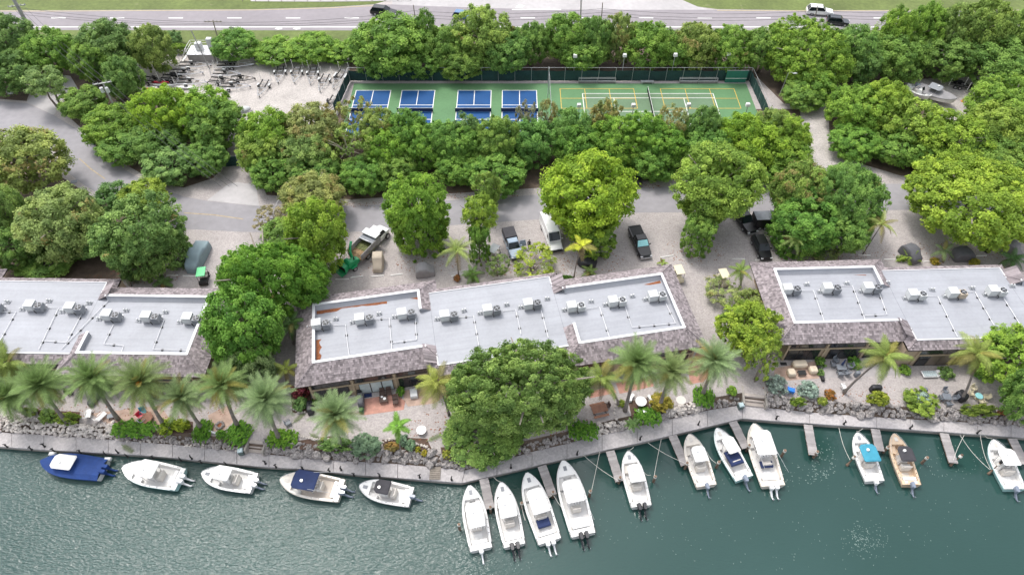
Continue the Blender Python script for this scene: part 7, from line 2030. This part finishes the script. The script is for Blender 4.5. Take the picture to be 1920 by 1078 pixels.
# left terrace
chair(166, 775, R_(100), 'gel', 'white molded lounge chair behind the rubble, left of two', lounge=True, cat='lounge chair'); chair(190, 780, R_(60), 'gel', 'white molded lounge chair behind the rubble, right of two', lounge=True, cat='lounge chair')
covered_box(175, 748, .8, 1.7, .7, R_(-12), 'darkc', 'dark lidded storage chest on the left terrace', 'storage_chest', 'storage chest')
p = at(208, 781, .2); t = thing('tray_table', 'small dark folding tray table at the palm foot', 'tray table', (p.x, p.y, 0), .3)
m = MB(); m.box((0, 0, .4), (.75, .6, .06)); m.build('tray', M['slate'], t); m = MB(); m.tube([(-.3, -.25, 0), (.3, .25, .4)], .03, 5); m.tube([(.3, -.25, 0), (-.3, .25, .4)], .03, 5); m.build('legs', M['black'], t, kind='stuff')
p = at(276, 784, .3); t = thing('deck_table', 'low brown octagonal wooden table behind the clipped bed', 'table', (p.x, p.y, 0), .3)
for k in range(6):
    m = MB(); m.box((0, -.62 + .25 * k, .42), (1.5 - .25 * abs(k - 2.5), .235, .06)); m.build('plank', M['wood'], t)
m = MB(); m.cyl((0, 0, .2), .4, .38, 8); m.build('base', M['brownf'], t)
chair(268, 772, R_(-60), 'turq', 'teal backed chair behind the low brown table'); chair(264, 780, R_(-30), 'red', 'red and white chair behind the low brown table'); chair(266, 788, R_(60), 'acgrey', 'pale grey chair in front of the low brown table')
p = at(412, 797, .1); t = thing('fire_pit', 'stone fire pit on the pink paved circle', 'fire pit', (p.x, p.y, 0))
for k in range(9):
    o = link('stone', STONES[k % 7], t, (.42 * math.cos(k * .7), .42 * math.sin(k * .7), .15)); o.scale = (.38, .38, .3)
m = MB(); m.cyl((0, 0, .06), .32, .08, 10); m.build('ash_bed', M['rust'], t)
chair(540, 792, R_(30), 'slate', 'dark folding chair behind the leafy green bed'); chair(130, 734, R_(20), 'black', 'black chair frame on the left terrace between the palms')
p = at(402, 812, .1); m = MB(); m.tube([(-.7, .25, .25), (.7, -.25, .25)], [.14, .10], 6); tag(m.build('driftwood', M['acwhite'], loc=(p.x, p.y, 0)), 'white driftwood log between the clipped beds', 'log')
# right terrace
for px, py, sx, sy, l in ((1500, 682, 1.85, .95, 'cream covered sofa on the right patio, nearest the doors'), (1484, 698, .95, 1.0, 'cream covered armchair left of the black coffee table'), (1525, 693, 1.0, .95, 'cream covered armchair right of the black coffee table')):
    covered_box(px, py, sx, sy, .75, R_(3), 'cushion', l, 'covered_sofa' if 'sofa' in l else 'covered_armchair', 'covered furniture')
table(1504, 698, 'black', 'black coffee table between the cream covered seats', square=(1.0, .65), h=.42, rz=R_(3))
p = at(1469, 682, 0); m = MB(); m.box((0, 0, .012), (.85, .45, .02)); tag(m.build('door_mat', M['black'], loc=p), 'black door mat left of the cream sofa', 'mat')
table(1578, 688, 'slate', 'dark dining table with folded blue umbrella on the dark patio', square=(1.2, .85), h=.72)
p = at(1579, 684, .8); t = thing('patio_umbrella', 'folded dark blue umbrella standing in the dining table', 'umbrella', (p.x, p.y, 0))
m = MB(); m.tube([(0, 0, 0), (0, 0, 2.2)], .03, 6); m.build('pole', M['metal'], t); m = MB(); m.tube([(0, 0, .9), (0, 0, 1.3), (0, 0, 2.15)], [.16, .13, .03], 8); m.build('canopy', M['navy'], t)
for x, y, a, l in ((1563, 683, 0, 'left'), (1576, 700, 90, 'lower left'), (1588, 698, 110, 'lower right'), (1593, 686, 180, 'right'), (1568, 676, -60, 'upper left')): chair(x, y, R_(a), 'slate', 'dark dining chair at the ' + l + ' of the blue umbrella table', 'dark dining chairs')
covered_box(1608, 700, .6, .5, .9, 0, 'slate', 'small dark grill at the right end of the dark patio', 'grill', 'grill')
p = at(1539, 700, .2); m = MB(); m.box((0, 0, .22), (.35, 2.2, .42)); tag(m.build('planter', M['black'], loc=(p.x, p.y, 0)), 'long black planter between the two right patios', 'planter')
p = at(1744, 700, .4); t = thing('lounger', 'pale blue and white cushioned lounger on the right terrace', 'lounger', (p.x, p.y, 0), R_(2))
m = MB(); m.box((0, 0, .30), (1.9, .95, .10), ch=.03); m.build('frame', M['gel'], t)
for k in range(6):
    m = MB(); m.box((-.72 + .28 * k, 0, .40), (.26, .78, .10), ch=.03); m.build('cushion', M['curtain'], t)
p = at(1761, 699, .3); m = MB(); m.box((0, 0, .25), (.5, .85, .45), rz=.2, ch=.08); tag(m.build('side_bench', M['gel'], loc=(p.x, p.y, 0)), 'white bench end beside the pale blue lounger', 'bench')
chair(1483, 731, R_(70), 'bluep', 'bright blue plastic chair by the silver bush', w=.75)
chair(1582, 725, R_(10), 'gel', 'white chair at the foot of the long leaning palm')
covered_box(1643, 727, 1.35, .65, 1.0, 0, 'tarp', 'black covered grill on the sand of the right terrace')
covered_box(1732, 731, .85, .5, .85, 0, 'slate', 'dark grey grill with white side shelf behind the wide bush', 'grill', 'grill')
covered_box(1804, 741, 1.05, 1.3, 1.1, .4, 'tarp', 'black covered grill at the foot of the curved palm')
table(1776, 743, 'slate', 'slate topped square table on the right terrace', square=(1.0, .9), h=.7, rz=R_(-8))
for x, y, a, l in ((1773, 733, -85, 'upper'), (1779, 757, 95, 'lower'), (1765, 746, 5, 'left'), (1790, 746, 185, 'right')): chair(x, y, R_(a), 'slate', 'grey chair on the ' + l + ' side of the slate table', 'grey chairs round the slate table', w=.5)
table(1836, 742, 'cream', 'small cream garden table among four cream chairs', r=.45, h=.65, topm='shade')
for x, y, a, l in ((1826, 728, -70, 'upper'), (1822, 738, -10, 'left'), (1849, 744, 170, 'right'), (1841, 753, 100, 'lower')): chair(x, y, R_(a), 'cream', 'cream garden chair on the ' + l + ' side of the small cream table', 'cream garden chairs', w=.55)
covered_box(1700, 688, 1.0, .6, .3, .1, 'acgrey', 'pale oval tub beside the round bush', 'tub', 'tub')

# fallen leaves scattered on the gravel round the parking islands and along the road edge
lm = MB(); g_ = random.Random(9)
for cx, cy, rx, ry_, n in ((250, 520, 90, 14, 120), (640, 480, 90, 40, 160), (800, 490, 60, 22, 140), (930, 500, 40, 18, 90), (1080, 490, 90, 25, 180), (1300, 470, 60, 26, 150), (1540, 480, 120, 16, 160), (1780, 470, 130, 20, 160),
                           (1200, 350, 40, 6, 60), (860, 366, 120, 6, 110), (700, 384, 60, 5, 60), (1060, 800, 60, 20, 90), (820, 800, 60, 30, 90), (1480, 730, 60, 14, 60), (1700, 740, 160, 16, 120), (250, 770, 220, 14, 120)):
    for _ in range(n):
        r = math.sqrt(g_.random()); a = g_.random() * 6.28
        p = at(cx + rx * r * math.cos(a), cy + ry_ * r * math.sin(a), .022); s = g_.uniform(.04, .11); q = g_.random() * 3
        lm.add([(p.x + s * math.cos(q + k * 1.57) * (1.5 if k % 2 else .7), p.y + s * math.sin(q + k * 1.57) * (1.5 if k % 2 else .7), p.z) for k in range(4)], [[0, 1, 2, 3]])
tag(lm.build('fallen_leaves', M['rust'], kind='stuff'), 'brown fallen leaves scattered on the gravel', 'leaves')
